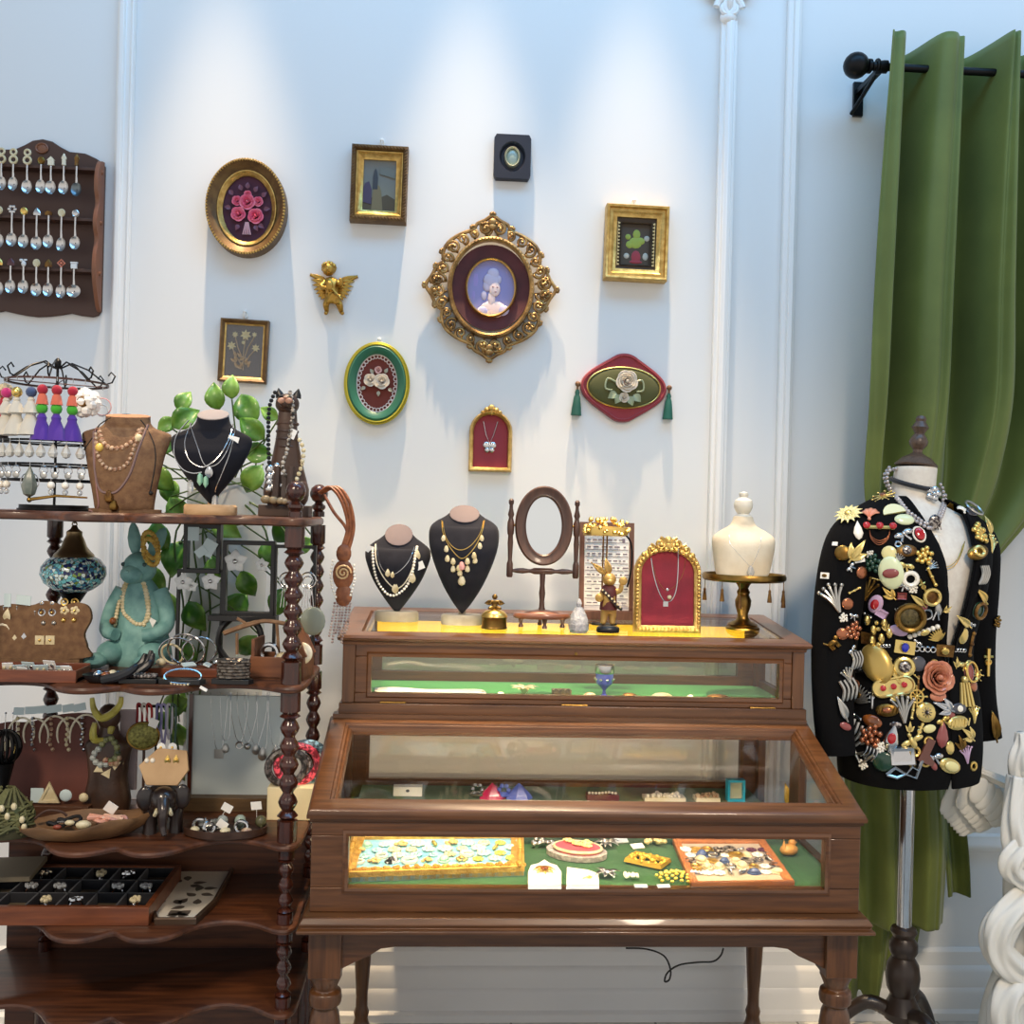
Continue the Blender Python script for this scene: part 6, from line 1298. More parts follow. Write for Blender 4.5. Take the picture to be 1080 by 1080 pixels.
bt=mat('tan_board',(186,154,114),.6,0,(166,134,96),14)
M2=LB(172,Z3,2.33)@T(0,-8,50)@RX(-.35); 
t2=thing('earring_board','tan hexagonal earring board resting on the elephant\'s back','earring stand',M2@V((0,0,0)))
g=G(M2); g.prism([(-16,-2),(16,-2),(26,14),(22,34),(-8,36),(-26,18)],-2,2); bv3=bvh(g); O(g,'board',bt,t2,bev=.001)
for lb,px,k,s_,m_,sp in (('white button studs high on the tan elephant board',(170,788),'disc',.020,wp,12),('small pearl studs at left of the elephant board',(155,802),'ball',.012,pearl,6),('gold leaf studs at right of the elephant board',(177,801),'leaf',.022,goldp,9)): pin_pair(lb,px,k,s_,m_,bv=bv3,sep=sp)
# ---- necklace board in wooden tray
M=LB(248,Z3,2.50); t=thing('necklace_board','pale grey necklace board on wooden base with silver pendant chains','necklace stand',AT(248,Z3,2.50))
g=G(M); g.prism([(-52,14),(56,14),(56,118),(-52,118)],-2,2); bv4=bvh(g); O(g,'board',mat('pale_grey_board',(196,206,204),.7),t)
g=G(M); g.bx(-62,62,-16,14,0,14); O(g,'wooden_base',mat('olive_wood',(104,80,50),.5,0,(80,60,36),10,(1,8,8)),t,bev=.001)
g=G(M); g.bx(-49,-45,-6,-2,12,120); O(g,'side_post',mahogp,t)
for i,(xa,xb,yb2,kind,s_,lb) in enumerate(((222,240,795,'square',.022,'fan pendant'),(232,244,785,'drop',.018,'oblong grey pendant'),(243,262,786,'ring',.02,'ring pendant'),(250,272,787,'ball',.018,'round pearl pendant'),(258,282,790,'leaf',.03,'crescent pendant'),(270,284,795,'leaf',.036,'feather pendant'),(282,300,792,'leaf',.03,'drop leaf pendant'))):
    xm_=(xa+xb)/2; necklace('fine silver chain with %s, %s on the pale grey board'%(lb,('first','second','third','fourth','fifth','sixth','seventh')[i]),[(xa,730),(xa+1,752),(xm_-4,yb2-10),(xm_,yb2-4),(xm_+4,yb2-10),(xb-1,752),(xb,730)],bv4,silver,.0008,pend=((lb.replace(' ','_'),(xm_,yb2),kind,s_,MT['dull_silver']),))
# ---- round dish of rings
M=LB(238,Z3,2.30); t=thing('ring_dish','round dark wooden dish with silver rings and paper tags','dish',AT(238,Z3,2.30))
g=G(M); g.lathe([(40,0),(43,2),(44,9),(42.5,9.5),(41,4),(0.5,3.5)],n=44,sy=.62); O(g,'dish_body',mat('dish_wood',(72,48,34),.45,0,(54,34,24),14,(1,6,6)),t)
for i,(x,y,k,lb,m_) in enumerate(((-26,-2,'ring','twisted silver ring at left',silver),(-15,-10,'ring','wide silver band ring at front left',silver),(-20,6,'cuff','silver cuff with crystals',MT['dull_silver']),(-4,2,'ball','grey pearl ring near centre',mat('grey_pearl',(150,156,150),.25)),(14,4,'ball','round jade grey ring right of centre',mat('jade_grey',(150,164,150),.2)),(36,2,'ball','dark olive stone ring at right rim',mat('olive_stone',(84,82,56),.25)),(18,-8,'ring','broad silver band at front right',silver),(2,-12,'disc','cream shell disc at front',ivory),(-30,-9,'disc','small white shell at left front',ivory),(24,-12,'disc','pale pink shell at right front',stone))):
    g=G(M@T(x,y,4.5)@RZ(i))
    if k=='ring': g.tube([(7*cos(q),2*sin(q*3)*.3,5+6.5*sin(q)) for q in [j*2*pi/22 for j in range(22)]],1.9,7,True)
    elif k=='cuff': g.tube([(10*cos(q),8*sin(q),5) for q in [j*.26 for j in range(20)]],3,7)
    elif k=='ball': g.ball((0,0,8),(6,6,6.5),12); g.tube([(5*cos(q),0,4+4*sin(q)) for q in [j*2*pi/18 for j in range(18)]],1,6,True)
    else: g.ball((0,0,2.5),(6,5,3),10)
    TM(g,'ring' if k!='disc' else 'shell',m_,lb+' of the round dark dish','ring' if k!='disc' else 'shell')
for i,(x,y,z,a) in enumerate(((0,4,26,.5),(30,6,28,-.1),(-2,-8,12,.6))):
    g=G(M@T(x,y,z)@RY(a)@RX(.2)); g.box((0,0,0),(11,.7,9)); g.tube([(0,0,-4),(-2,0,-z+5)],.3,4); TM(g,'price_tag',paper,('left upright','right upright','low front')[i]+' paper tag in the round dark dish','tag')
# ---- bangles on a pale box behind the post
c=AT(306,Z3,2.43); g=G(T(c)@S(.00225)); g.bx(-22,28,-14,14,0,34); TM(g,'pale_box',mat('cream_box',(224,210,170),.7),'cream box carrying bangles behind the front post, third shelf','box',bev=.002)
for i,(x,z,r,col,lb) in enumerate(((-4,56,19,(46,42,40),'black beaded bangle'),(6,60,21,(130,40,50),'red and blue beaded bangle'),(14,66,22,(70,92,100),'teal striped bangle'),(2,52,15,(150,140,130),'grey beaded bangle'))):
    g=G(T(c)@S(.00225)@T(x,-6+5*i,34.5)@RZ(.3)); g.tube([(r*cos(q),0,r*.98+r*.9*sin(q)) for q in [j*2*pi/30 for j in range(30)]],4,8,True)
    TM(g,'bangle',mat('bangle%d'%i,col,.35,0,tuple(min(255,int(v*1.9)+20) for v in col),120,lo=.48,hi=.55),lb+' standing on the cream box','bangle')
# ================= fourth shelf
z4=Z4
def px4(x,y,z=None): return PZ(x,y,z4 if z is None else z)
a,b=px4(0,985),px4(157,962); yF=2.235; yB=2.50; xL=ex-.34; xR=P(157,962,yF).x
t=thing('ring_tray','reddish wooden case with black velvet compartments of rings, fourth shelf','tray',((xL+xR)/2,yF,z4))
g=G(); g.bx(xL,xR,yF,yF+.012,z4,z4+.04); g.bx(xL,xR,yB-.012,yB,z4,z4+.04); g.bx(xR-.012,xR,yF+.012,yB-.012,z4,z4+.04); g.bx(xL,xL+.012,yF+.012,yB-.012,z4,z4+.04); g.bx(xL+.01,xR-.01,yF+.01,yB-.01,z4,z4+.006); O(g,'wooden_case',mat('case_wood',(128,70,38),.35,0,(100,52,28),8,(1,10,10),coat=.2),t,bev=.001)
nx,ny=6,3; dx=(xR-xL-.024)/nx; dy=(yB-yF-.024)/ny
g=G()
for i in range(nx+1): x=xL+.012+dx*i; g.bx(x-.002,x+.002,yF+.012,yB-.012,z4+.006,z4+.036)
for j in range(ny+1): y=yF+.012+dy*j; g.bx(xL+.012,xR-.012,y-.002,y+.002,z4+.006,z4+.036)
O(g,'compartments',blackv,t)
k_=0
for i in range(nx):
    for j in range(ny):
        cx_,cy_=xL+.012+dx*(i+.5),yF+.012+dy*(j+.5)
        if (i+j)%3==1: g=G(); g.bx(cx_-dx*.42,cx_+dx*.42,cy_-dy*.42,cy_+dy*.42,z4+.0062,z4+.016); O(g,'taupe_pad',mat('taupe_pad',(96,84,66),.9),t)
        else:
            k_+=1; e=thing('ring','silver ring on its side in the %s compartment of column %s from the right'%(('front','middle','back')[j],('one','two','three','four','five','six')[nx-1-i]),'ring',(cx_,cy_,z4+.007))
            g=G(T(cx_,cy_,z4+.0072)@S(.0021)@RZ(k_)); g.tube([(6.5*cos(q),0,7+6.5*sin(q)) for q in [v*2*pi/18 for v in range(18)]],1.3,6,True); O(g,'band',silver,e)
            g=G(T(cx_,cy_,z4+.0072)@S(.0021)@RZ(k_)); [g.ball((5*cos(v*1.25),5*sin(v*1.25)*.7,14.5),2.8,6) for v in range(5)]; O(g,'setting',(crystal,silver,ivory)[k_%3],e)
g=G(T((xL+xR)/2-.20,yB-.06,z4+.041)@RZ(.1)); g.bx(-.09,.09,-.07,.07,0,.012); TM(g,'beige_lid',mat('beige_felt',(150,136,112),.9),'beige flat lid laid over the back left of the ring case','lid',bev=.002)
# octagonal floral tray
pts=[px4(*q) for q in ((160,962),(164,975),(206,975),(227,955),(258,898),(254,890),(206,890),(198,898))]
t=thing('floral_tray','long octagonal cream tray printed with grey leaves, fourth shelf','tray',sum(pts,V())/8)
pp=[(p.x,p.y) for p in pts]
g=G(); g.sweep(pp,[(-.006,z4+.006),(-.005,z4+.014),(0,z4+.015),(.003,z4+.012),(.002,z4),(-.006,z4)],plane='xy'); O(g,'tray_rim',mat('bronze_rim',(84,66,52),.4,.4),t)
g=G(); g.slab(pp[::-1],z4+.0005,z4+.006); O(g,'tray_panel',mat('cream_panel',(228,222,208),.4),t)
gl=mat('printed_leaf',(92,84,76),.5); rnd=random.Random(5)
for i in range(26):
    g=G(); y=rnd.uniform(.12,.95); p=pts[0].lerp(pts[7],y).lerp(pts[2].lerp(pts[5],y),rnd.uniform(.15,.85)); leaf(g,T(p.x,p.y,z4+.0065)@RZ(rnd.uniform(0,6.28)),.032,.010,.0,.0); O(g,'printed_leaf',gl,t)
b0=pts[1].lerp(pts[2],.45)+V((0,.035,0)); g=G(); 
for s_ in (-1,1): leaf(g,T(b0.x,b0.y,z4+.0068)@RZ(s_*.7),.034,.016,0,0); leaf(g,T(b0.x,b0.y,z4+.0068)@RZ(s_*1.7),.024,.012,0,0)
O(g,'butterfly_print',gl,t)
# ================= inside the upper case
ZU=.9866
def up(px,Y): return AT(px,ZU,Y)
def UB(px,Y,rz=0): return T(up(px,Y))@RZ(rz)@S(Y/1080)
g=G()
for i in range(5): g.tube(spline([up(396,2.60+.02*i)+V((0,0,.004)),up(420,2.60+.012*i)+V((0,0,.012)),up(450,2.62+.01*i)+V((0,0,.006)),up(480+6*i,2.60+.02*i)+V((0,0,.004)),up(512,2.63)+V((0,0,.004))],6),.0035,7)
TM(g,'pearl_strands',pearl,'bundle of white pearl strands at left of the upper case','necklace')
g=G(UB(553,2.63)); 
for i in range(15): a=i*.42; leaf(g,T(0,0,2)@RZ(a)@RX(.5),15+3*(i%2),3.5,.2,.2)
t=TM(g,'shell_brooch',ivory,'white spiky shell brooch in the middle of the upper case','brooch'); t.modifiers.new('thickness','SOLIDIFY').thickness=.001
g=G(UB(592,2.63)); g.box((0,0,4),(20,12,8)); [g.torus((x,-6,6),3,.8,12,5) for x in (-6,0,6)]; TM(g,'brown_box',mat('dark_leather',(60,46,34),.5,0,(110,90,60),60),'small brown box beside the blue goblet in upper case','box')
M=UB(637,2.64); t=thing('goblet','blue and silver enamelled small goblet inside the upper case','goblet',up(637,2.64))
g=G(M); g.lathe([(6,0),(5.5,1),(2,3),(1.6,7),(4,10),(8.5,14),(9.5,20),(9.5,26)],n=24); O(g,'blue_cup',mat('cobalt_enamel',(28,40,150),.15,0,(90,100,170),40,coat=.5),t)
g=G(M); g.lathe([(9.8,25),(10.5,27),(10,34),(9,34),(9,26)],n=24); [g.ball((9.8*cos(i*.7),9.8*sin(i*.7),19),1.6,6) for i in range(9)]; O(g,'silver_band',silver,t)
for px,Y,r,lb,m_ in ((664,2.62,8,'brown scarab brooch right of the blue goblet',antique),(698,2.63,10,'white oval cameo brooch in the upper case',ivory),(757,2.62,12,'dark oval medal at right of the upper case',antique),(528,2.61,4,'tiny pearl button left of the shell brooch',pearl),(622,2.62,6,'small pale pebble just left of the blue goblet',stone),(728,2.61,4,'tiny white stud between the cameo and the medal',pearl)):
    g=G(UB(px,Y)); g.ball((0,0,3),(r,r*.7,3),14); g.tube([(r*cos(q),r*.7*sin(q),2.5) for q in [j*2*pi/24 for j in range(24)]],1,6,True); TM(g,'brooch',m_,lb,'brooch')
# ================= inside the lower case
ZL=.6645
def lo(px,py): p=PZ(px,py,ZL); return p
def LOB(px,py,rz=0): p=lo(px,py); return T(p)@RZ(rz)@S(p.y/1080)
def flowerdome(g,c,r,n=7):
    g.ball((c[0],c[1],c[2]+r*.3),(r*.35,r*.35,r*.35),7)
    for i in range(n): a=2*pi*i/n; g.ball((c[0]+r*.62*cos(a),c[1]+r*.62*sin(a),c[2]+r*.2),(r*.36,r*.36,r*.22),6)
pc=mat('pastel_resin',(238,226,196),.25,0,(176,214,214),70,coat=.4)
def piece(g,k,r,rnd):
    if k=='flower': flowerdome(g,(0,0,0),r)
    elif k=='ring': g.tube([(r*cos(q),r*.8*sin(q),1.5) for q in [j*2*pi/18 for j in range(18)]],r*.24,6,True)
    elif k=='rose':
        for i in range(9): a=i*1.1; g.ball((r*.1*i*cos(a),r*.1*i*sin(a),r*.55-r*.05*i),(r*.34,r*.34,r*.2),6)
    elif k=='stone': g.ball((0,0,r*.35),(r*.9,r*.65,r*.5),9); g.tube([(r*cos(q),r*.75*sin(q),.8) for q in [j*2*pi/18 for j in range(18)]],r*.14,5,True)
    elif k=='bow': [g.ball((s_*r*.55,0,r*.3),(r*.5,r*.35,r*.3),7) for s_ in (-1,1)]; g.ball((0,0,r*.4),r*.25,6)
    elif k=='leaf': [leaf(g,T(0,-r*.5,1)@RZ(a),r*1.6,r*.35,.3,.2) for a in (-.6,0,.6)]
    elif k=='bar': g.tube([(-r,-r*.3,1.6),(0,r*.2,2.4),(r,r*.3,1.6)],r*.25,6); [g.ball((x*r*.6,0,3),r*.26,6) for x in (-1,0,1)]
# gilt tray
def tray(label,q,zt_,rw_,mr,mi,name='jewellery_tray',tilt=0):
    pts=[lo(*p) for p in q]; t=thing(name,label,'tray',sum(pts,V())/4); pp=[(p.x,p.y) for p in pts]
    g=G(); g.sweep(pp,[(0,ZL),(0,ZL+zt_),(-rw_*.3,ZL+zt_*1.1),(-rw_*.6,ZL+zt_*.85),(-rw_,ZL+zt_*.8),(-rw_,ZL)],plane='xy'); O(g,'tray_frame',mr,t,bev=.001)
    g=G(); g.slab(pp if (pp[1][0]-pp[0][0])*(pp[2][1]-pp[1][1])>0 else pp[::-1],ZL+.0005,ZL+zt_*.45); O(g,'tray_lining',mi,t)
    return t,pts
gt=mat('gilt_frame_bright',(232,190,96),.4,.5,(196,146,58),50,bump=.5,bsc=200)
t,pts=tray('ornate gilt frame tray full of pastel jewellery in the lower case',((358,931),(553,924),(552,884),(372,886)),.022,.030,gt,mat('turquoise_cloth',(120,190,206),.7,0,(160,206,210),40))
g=G()
for i in range(60):
    u=i/59; 
    for a,b,o_ in ((pts[0],pts[1],V((0,.008,0))),(pts[3],pts[0],V((.010,0,0))),(pts[1],pts[2],V((-.010,0,0)))): 
        p=a.lerp(b,u)+o_+V((0,0,.024+.002*sin(i*1.9))); g.ball(p,.0045+.002*(i%3==0),6)
O(g,'carved_edge',gt,t)
rnd=random.Random(11); cols=[('cream flower brooch','flower',ivory),('pale turquoise flower brooch','flower',mat('aqua_resin',(150,206,206),.25,0,(196,226,220),50,coat=.4)),('pastel resin brooch','flower',pc),('yellow enamel flower brooch','flower',mat('lemon_enamel',(232,206,90),.25,coat=.4)),('gold rose brooch','rose',goldp),('white beaded ring','ring',pearl),('black and white striped brooch','stone',mat('striped',(20,20,20),.3,0,(230,230,230),80,lo=.49,hi=.51)),('peach enamel rose','rose',mat('peach_enamel',(226,178,110),.3)),('mint stone brooch','stone',mat('mint_stone',(170,214,190),.2)),('gold bow brooch','bow',goldp)]
cnt=0; uu=0
grid_=[(u,v) for v in (.14,.36,.58,.8) for u in [(.07+.0955*i+(.03 if v in(.36,.8) else 0)) for i in range(10)]]
plac={}
for u,v in grid_:
    k=rnd.choice([0,1,1,2,2,3,4,5,7,8,9]) if u<.55 else rnd.choice([0,3,3,4,7,9,5,2])
    if abs(u-.26)<.05 and v<.2: k=6
    lb,kd,m_=cols[k]; a=pts[0].lerp(pts[1],u); b=pts[3].lerp(pts[2],u); p=a.lerp(b,.22+v*.62)
    plac.setdefault(k,[]).append((p,kd,m_,lb))
for k,L in plac.items():
    src=None
    for p,kd,m_,lb in L:
        z=V((0,0,ZL+.011-p.z))
        lab='%s lying among the pastel jewellery in the gilt tray'%lb
        if src is None:
            g=G(T(p+z)@S(.0021)@RZ(rnd.uniform(0,6))); piece(g,kd,rnd.uniform(6.5,8.5),rnd); src=TM(g,'brooch',m_,lab,'brooch',group=(lb+'es in the gilt tray').replace('brooches','brooches') if len(L)>1 else None,ang=60)
        else: dup(src,V((p.x,p.y,src.location.z)),lab,rnd.uniform(0,6),rnd.uniform(.85,1.2))
# middle pieces
def card_brooch(q,label,shape):
    pts=[lo(*p)+V((0,0,.004)) for p in q]; e=thing('brooch_card',label,'card',sum(pts,V())/len(pts))
    up_=V((0,0,.010)); g=G(); n=len(pts); g.add([tuple(p) for p in pts]+[tuple(p+V((0,0,.0015))) for p in pts],[tuple(range(n)),tuple(range(n,2*n))]+[(i,(i+1)%n,(i+1)%n+n,i+n) for i in range(n)]); O(g,'card',mat('bright_card',(246,240,226),.7),e)
    c=sum(pts,V())/n+V((0,0,.003)); g=G(T(c)@S(.002))
    if shape=='star':
        for i in range(8): leaf(g,RZ(i*pi/4),13,2.6,.3,.15)
        o=O(g,'star_flower',goldp,e,ang=180); o.modifiers.new('thickness','SOLIDIFY').thickness=.001; g=G(T(c)@S(.002)); flowerdome(g,(0,0,1),5); O(g,'flower_heart',amber,e)
    else: flowerdome(g,(6,-2,0),3.5); g.tube([(-2,-8,1),(4,-3,1.5)],.7,5); O(g,'small_brooch',goldp,e)
card_brooch(((557,940),(592,940),(592,922),(587,915),(580,913),(574,909),(568,913),(560,915),(557,922)),'white scalloped card with star flower brooch in lower case','star')
card_brooch(((597,940),(632,940),(631,924),(620,920),(598,917)),'cream card with a small gold flower pin beside the star card','small')
# crimson oval hand mirror back with pearls
c=lo(608,902); M=T(c)@RZ(-.35)@S(.0021); t=thing('velvet_compact','crimson velvet oval compact edged in lace with cream roses on top','compact',c)
g=G(M); g.slab(ell(34,25,40),.5,6); O(g,'silver_edge',mat('lace_silver',(150,140,140),.5,.3,(210,200,196),90,bump=.4),t); g=G(M); g.slab(ell(26,19,40,1,1),6,10); O(g,'crimson_velvet',mat('bright_crimson',(196,24,60),.6,sheen=.3),t)
g=G(M); g.tube([(26.5*cos(q)+1,19.5*sin(q)+1,9) for q in [j*2*pi/44 for j in range(44)]],1.7,6,True); O(g,'cream_cord',ivory,t)
for x,y in ((-12,10),(0,2),(11,-1),(9,10)): 
    g=G(M@T(x,y,10.2)); piece(g,'rose',7.5,rnd); TM(g,'rose_brooch',mat('butter_resin',(236,210,140),.3),'%s cream rose on the crimson velvet compact'%({(-12,10):'rear left',(0,2):'front left',(11,-1):'front right',(9,10):'rear right'}[(x,y)]),'brooch')
def spray(px,py,r,m_,label,kind='leaf',name='brooch',rz=0,n=9):
    g=G(LOB(px,py,rz)@T(0,0,2.2))
    if kind=='leaf': [leaf(g,RZ(i*2*pi/n)@RX(.15),r*(.8+.3*(i%2)),r*.22,.3,.2) for i in range(n)]
    elif kind=='frame': g.sweep(rect(r*1.6,r*.9),[(0,0),(0,3),(2,4.5),(5,4),(6,0)],plane='xy'); [g.ball((r*1.0*cos(a),r*.65*sin(a),3),2.6,6) for a in [i*.42 for i in range(15)]]; [g.ball((x,0,3),(3.4,5,3),8) for x in (-6,6)]
    elif kind=='cluster': [g.ball((r*.8*rnd.uniform(-1,1),r*.5*rnd.uniform(-1,1),2+2*rnd.random()),r*.2,7) for i in range(20)]
    elif kind=='dome': [g.ball((r*.12*math.sqrt(i)*2*cos(i*2.4),r*.1*math.sqrt(i)*2*sin(i*2.4),6-.16*i),(2.3,2.3,1.7),6) for i in range(34)]
    o=TM(g,name,m_,label,'brooch',ang=60)
    if kind=='leaf': o.modifiers.new('thickness','SOLIDIFY').thickness=.001
spray(640,925,15,silver,'silver leaf spray brooch beside the crimson compact','leaf')
spray(572,893,14,MT['dull_silver'],'grey silver cluster brooch left of the crimson compact','cluster')
spray(640,893,14,MT['dull_silver'],'dark silver filigree brooch right of the crimson compact','leaf',n=11)
spray(666,928,9,pearl,'white pearl bow brooch between silver leaf and gold frame brooch','cluster')
spray(683,911,19,mat('yellow_gold',(226,182,70),.35,.6),'gold openwork frame brooch with two tiny figures, lower case','frame',rz=-.6)
spray(712,928,15,mat('yellow_gold2',(236,206,90),.4,.4),'round yellow gold chrysanthemum brooch left of the wooden tray','dome')
spray(690,892,13,mat('gold_pearl',(214,196,140),.3,.3),'cream and gold pearl cluster brooch behind the gold frame','cluster')
spray(832,887,12,goldp,'small gold pinwheel brooch behind the wooden duck','leaf',n=8)
for i,(a,lb) in enumerate((((676,937),'front left'),((700,937),'front right'),((655,888),'back left'),((672,894),'back middle'))):
    g=G(LOB(*a,.1*i)); g.box((0,0,2),(14,8,1),RX(.3)); TM(g,'price_tag',paper,lb+' blank white tag among the middle brooches, lower case','tag')
# wooden tray with jewellery
t,pts=tray('light wooden tray crowded with silver and pearl jewellery, lower case','' or ((729,938),(838,936),(806,890),(709,890)),.014,.018,mat('tray_oak',(184,116,66),.45,0,(156,92,50),10,(1,8,8)),mat('tray_linen',(176,160,140),.8))
cols2=[('silver ring','ring',silver),('pearl flower brooch','flower',pearl),('crystal bar pin','bar',silver),('ivory cameo','stone',ivory),('steel blue stone','stone',mat('steel_blue',(84,100,140),.2)),('black lattice ring','ring',gunm:=MT['gunmetal_bead']),('gold earring','ring',goldp),('silver bow','bow',silver),('wine bead flower','flower',mat('wine_bead',(84,36,60),.25))]
plac={}
for v in (.12,.31,.5,.69,.88):
    for i in range(8):
        u=.09+.117*i+(.03 if v in(.31,.69) else 0); k=rnd.choice([0,1,1,2,3,3,4,5,6,7]); 
        if u>.7 and v>.75: k=8
        a=pts[0].lerp(pts[1],u); b=pts[3].lerp(pts[2],u); plac.setdefault(k,[]).append(a.lerp(b,.16+v*.68))
for k,L in plac.items():
    lb,kd,m_=cols2[k]; src=None
    for p in L:
        lab='%s lying in the crowded light wooden tray'%lb
        if src is None: g=G(T(p.x,p.y,ZL+.0065)@S(.0021)@RZ(rnd.uniform(0,6))); piece(g,kd,rnd.uniform(5.5,7),rnd); src=TM(g,'jewellery_piece',m_,lab,'jewellery',group=lb+' pieces in the wooden tray' if len(L)>1 else None,ang=60)
        else: dup(src,V((p.x,p.y,src.location.z)),lab,rnd.uniform(0,6),rnd.uniform(.85,1.25))
M=LOB(832,902,.4); g=G(M); g.ball((0,0,6),(11,8,6),14); g.ball((6,2,12),(4.5,4,4),10); g.tube([(9,3,12),(14,4,11)],[1.8,.8],6); g.lathe([(3,0),(.3,9)],(-8,-1,8),8); TM(g,'wooden_duck',mat('honey_wood',(206,152,74),.4,0,(176,118,52),20),'honey coloured wooden duck at right of the lower case','figurine')
# rear pieces seen through the sloping lid
part((g:=G()).bx(xl+.05,xr-.05,2.66,2.82,.6642,.704) and g,'baize_riser',baize,cab,bev=.002)
def rear(px,Y): return AT(px,.7042,Y)
def RB(px,Y,rz=0): return T(rear(px,Y))@RZ(rz)@S(Y/1080)
g=G(RB(430,2.72)); g.box((0,0,5),(30,10,10)); TM(g,'white_card',paper,'white folded card at back left of the lower case','card',bev=.001)
g=G(RB(430,2.72)); g.ball((0,-5.4,6),(2,.6,1.6),8); TM(g,'stud',blackp,'tiny dark stud on the front of the white folded card','stud')
for px,m_,lb in ((512,mat('magenta_gem',(196,40,92),.2,coat=.5),'magenta'),(540,mat('periwinkle_gem',(90,110,206),.2,coat=.5),'periwinkle blue')):
    e=thing('gem_brooch',lb+' pointed gem brooch at the back of the lower case','brooch',rear(px,2.70)); g=G(RB(px,2.70)); g.lathe([(15,0),(13,4),(3,14),(.5,16)],(7,0,0),7,sy=.6); O(g,'gem',m_,e,ang=10)
    g=G(RB(px,2.70)); [g.ball((-9+5*cos(i),-2,9+5*sin(i)),2.6,7) for i in range(6)]; g.ball((-9,-1,4),(9,5,3),8); O(g,'crystal_cluster',silver if px<520 else m_,e)
g=G(RB(635,2.70)); g.box((0,0,3),(34,14,6)); TM(g,'pendant_pad',mat('wine_pad',(96,44,54),.8),'wine red pad with white beads at the back of lower case','display pad')
g=G(RB(635,2.70)); g.beads([(-14,-2,7),(-4,-3,7),(6,-2,8),(14,-3,7)],1.6,2.2,6); TM(g,'bead_strand',pearl,'short white bead strand on the wine red pad','bracelet')
for px,w_,lb in ((700,44,'left'),(745,26,'right')):
    g=G(RB(px,2.70)); g.bx(-w_*.5,w_*.5,-8,8,0,4); TM(g,'lace_card',cream,'cream card under %s pearl cluster at the back of lower case'%lb,'card'); g=G(RB(px,2.70)); [g.ball((rnd.uniform(-w_*.45,w_*.45),rnd.uniform(-7,5),5.5),rnd.uniform(1.5,3),6) for i in range(22)]; TM(g,'pearl_cluster',(pearl,stone)[px>720],'%s pearl bead cluster at the back of the lower case'%lb,'necklace')
e=thing('blue_box','small upright turquoise box with clear front, back of lower case','box',rear(775,2.70)); g=G(RB(775,2.70)); g.sweep(rect(14,18),[(0,-4),(0,6),(2.4,6),(2.4,-4)],M=T(0,0,11.5)); O(g,'turquoise_frame',mat('turquoise',(40,176,214),.4),e); g=G(RB(775,2.70)); g.box((0,0,11.5),(14.5,3,18.5)); O(g,'pale_front',mat('frosted_front',(196,196,170),.2),e)
g=G(RB(834,2.66)); [leaf(g,T(x,0,0)@RY(a)@RX(pi/2),24,4,.4,.1) for x,a in ((-3,-.15),(4,.3))]; o=TM(g,'gold_leaf_ornament',mat('yellow_leaf',(222,180,60),.4,.3),'two upright yellow gold leaves at right of the lower case','ornament'); o.modifiers.new('thickness','SOLIDIFY').thickness=.002
# ================= jewellery on the mannequin
def wbvh(objs):
    vv=[];ff=[]
    for o in objs:
        org=ORG[blz.name]; b=len(vv); vv+=[v.co+org for v in o.data.vertices]; ff+=[tuple(i+b for i in q.vertices) for q in o.data.polygons]
    return BVHTree.FromPolygons(vv,ff)
bj=wbvh([o for o in blz.children]); tbv=None
vv=[v.co+ORG[man.name] for v in mb.data.vertices]; tbv=BVHTree.FromPolygons(vv,[tuple(q.vertices) for q in mb.data.polygons])
def both(px): return PROJ(px,tbv,.006,2.5)
c6=lambda x,y:(840+x/4.5,430+y/4.5)
gpearl=mat('grey_pearl_strand',(196,188,186),.2,.2,(150,144,146),120,coat=.5)
for i,tr in enumerate(([(472,290),(440,300),(430,340),(450,390),(490,440),(530,490),(570,520),(610,548),(650,545),(680,500),(695,450),(695,390),(680,360)],[(440,285),(418,320),(425,360),(452,402),(500,462),(540,515),(590,552),(640,570),(685,520),(705,460),(706,400)])):
    t=thing('pearl_necklace','%s strand of grey pearls draped over the mannequin\'s collar'%('inner','outer')[i],'necklace',both([c6(*tr[6])])[0]); g=G()
    hits=[]
    for q in s2([c6(*v) for v in tr],6):
        d=ray(*q).normalized(); hs=[h[0].y for h in (bj.ray_cast(CAM,d),tbv.ray_cast(CAM,d)) if h[0] is not None]; hits.append((q,min(hs) if hs else None))
    last=next(y for _,y in hits if y); pts=[]
    for q,y in hits:
        last=y if y and abs(y-2.55)<.16 else last; pts.append(P(q[0],q[1],last-.008))
    g.beads(pts,.0052,2.0,8); O(g,'pearl_string',gpearl,t)
    if i: g=G(T(both([c6(640,548)])[0]+V((0,-.012,0)))@S(.0024)); g.ball((0,0,0),(7,3,8),12); [g.tube([(0,-2,6),(x*.6,-3,0),(x,-2,-8)],.7,5) for x in (-6,-3,0,3,6)]; O(g,'shell_clasp',MT['gunmetal_bead'],t)
g=G(); pr=[]
for k in range(40):
    a=2*pi*k/40; pr.append(MM@V((.0575*sin(a),.004-.0545*cos(a),1.560-.014*cos(a)-.006*sin(a))))
g.tube(pr,[.0065]*40,6,True); t=thing('choker','black ribbon choker with crystal flower around the mannequin\'s neck','necklace',pr[0]); O(g,'ribbon',blackv,t)
g=G(T(both([c6(635,408)])[0]+V((0,-.008,0)))@S(.0024)); [g.ball((5*cos(i*1.2566),0,5*sin(i*1.2566)),(3.6,1.6,3.6),8) for i in range(5)]; g.ball((0,-1,0),2.4,8); O(g,'crystal_flower',silver,t)
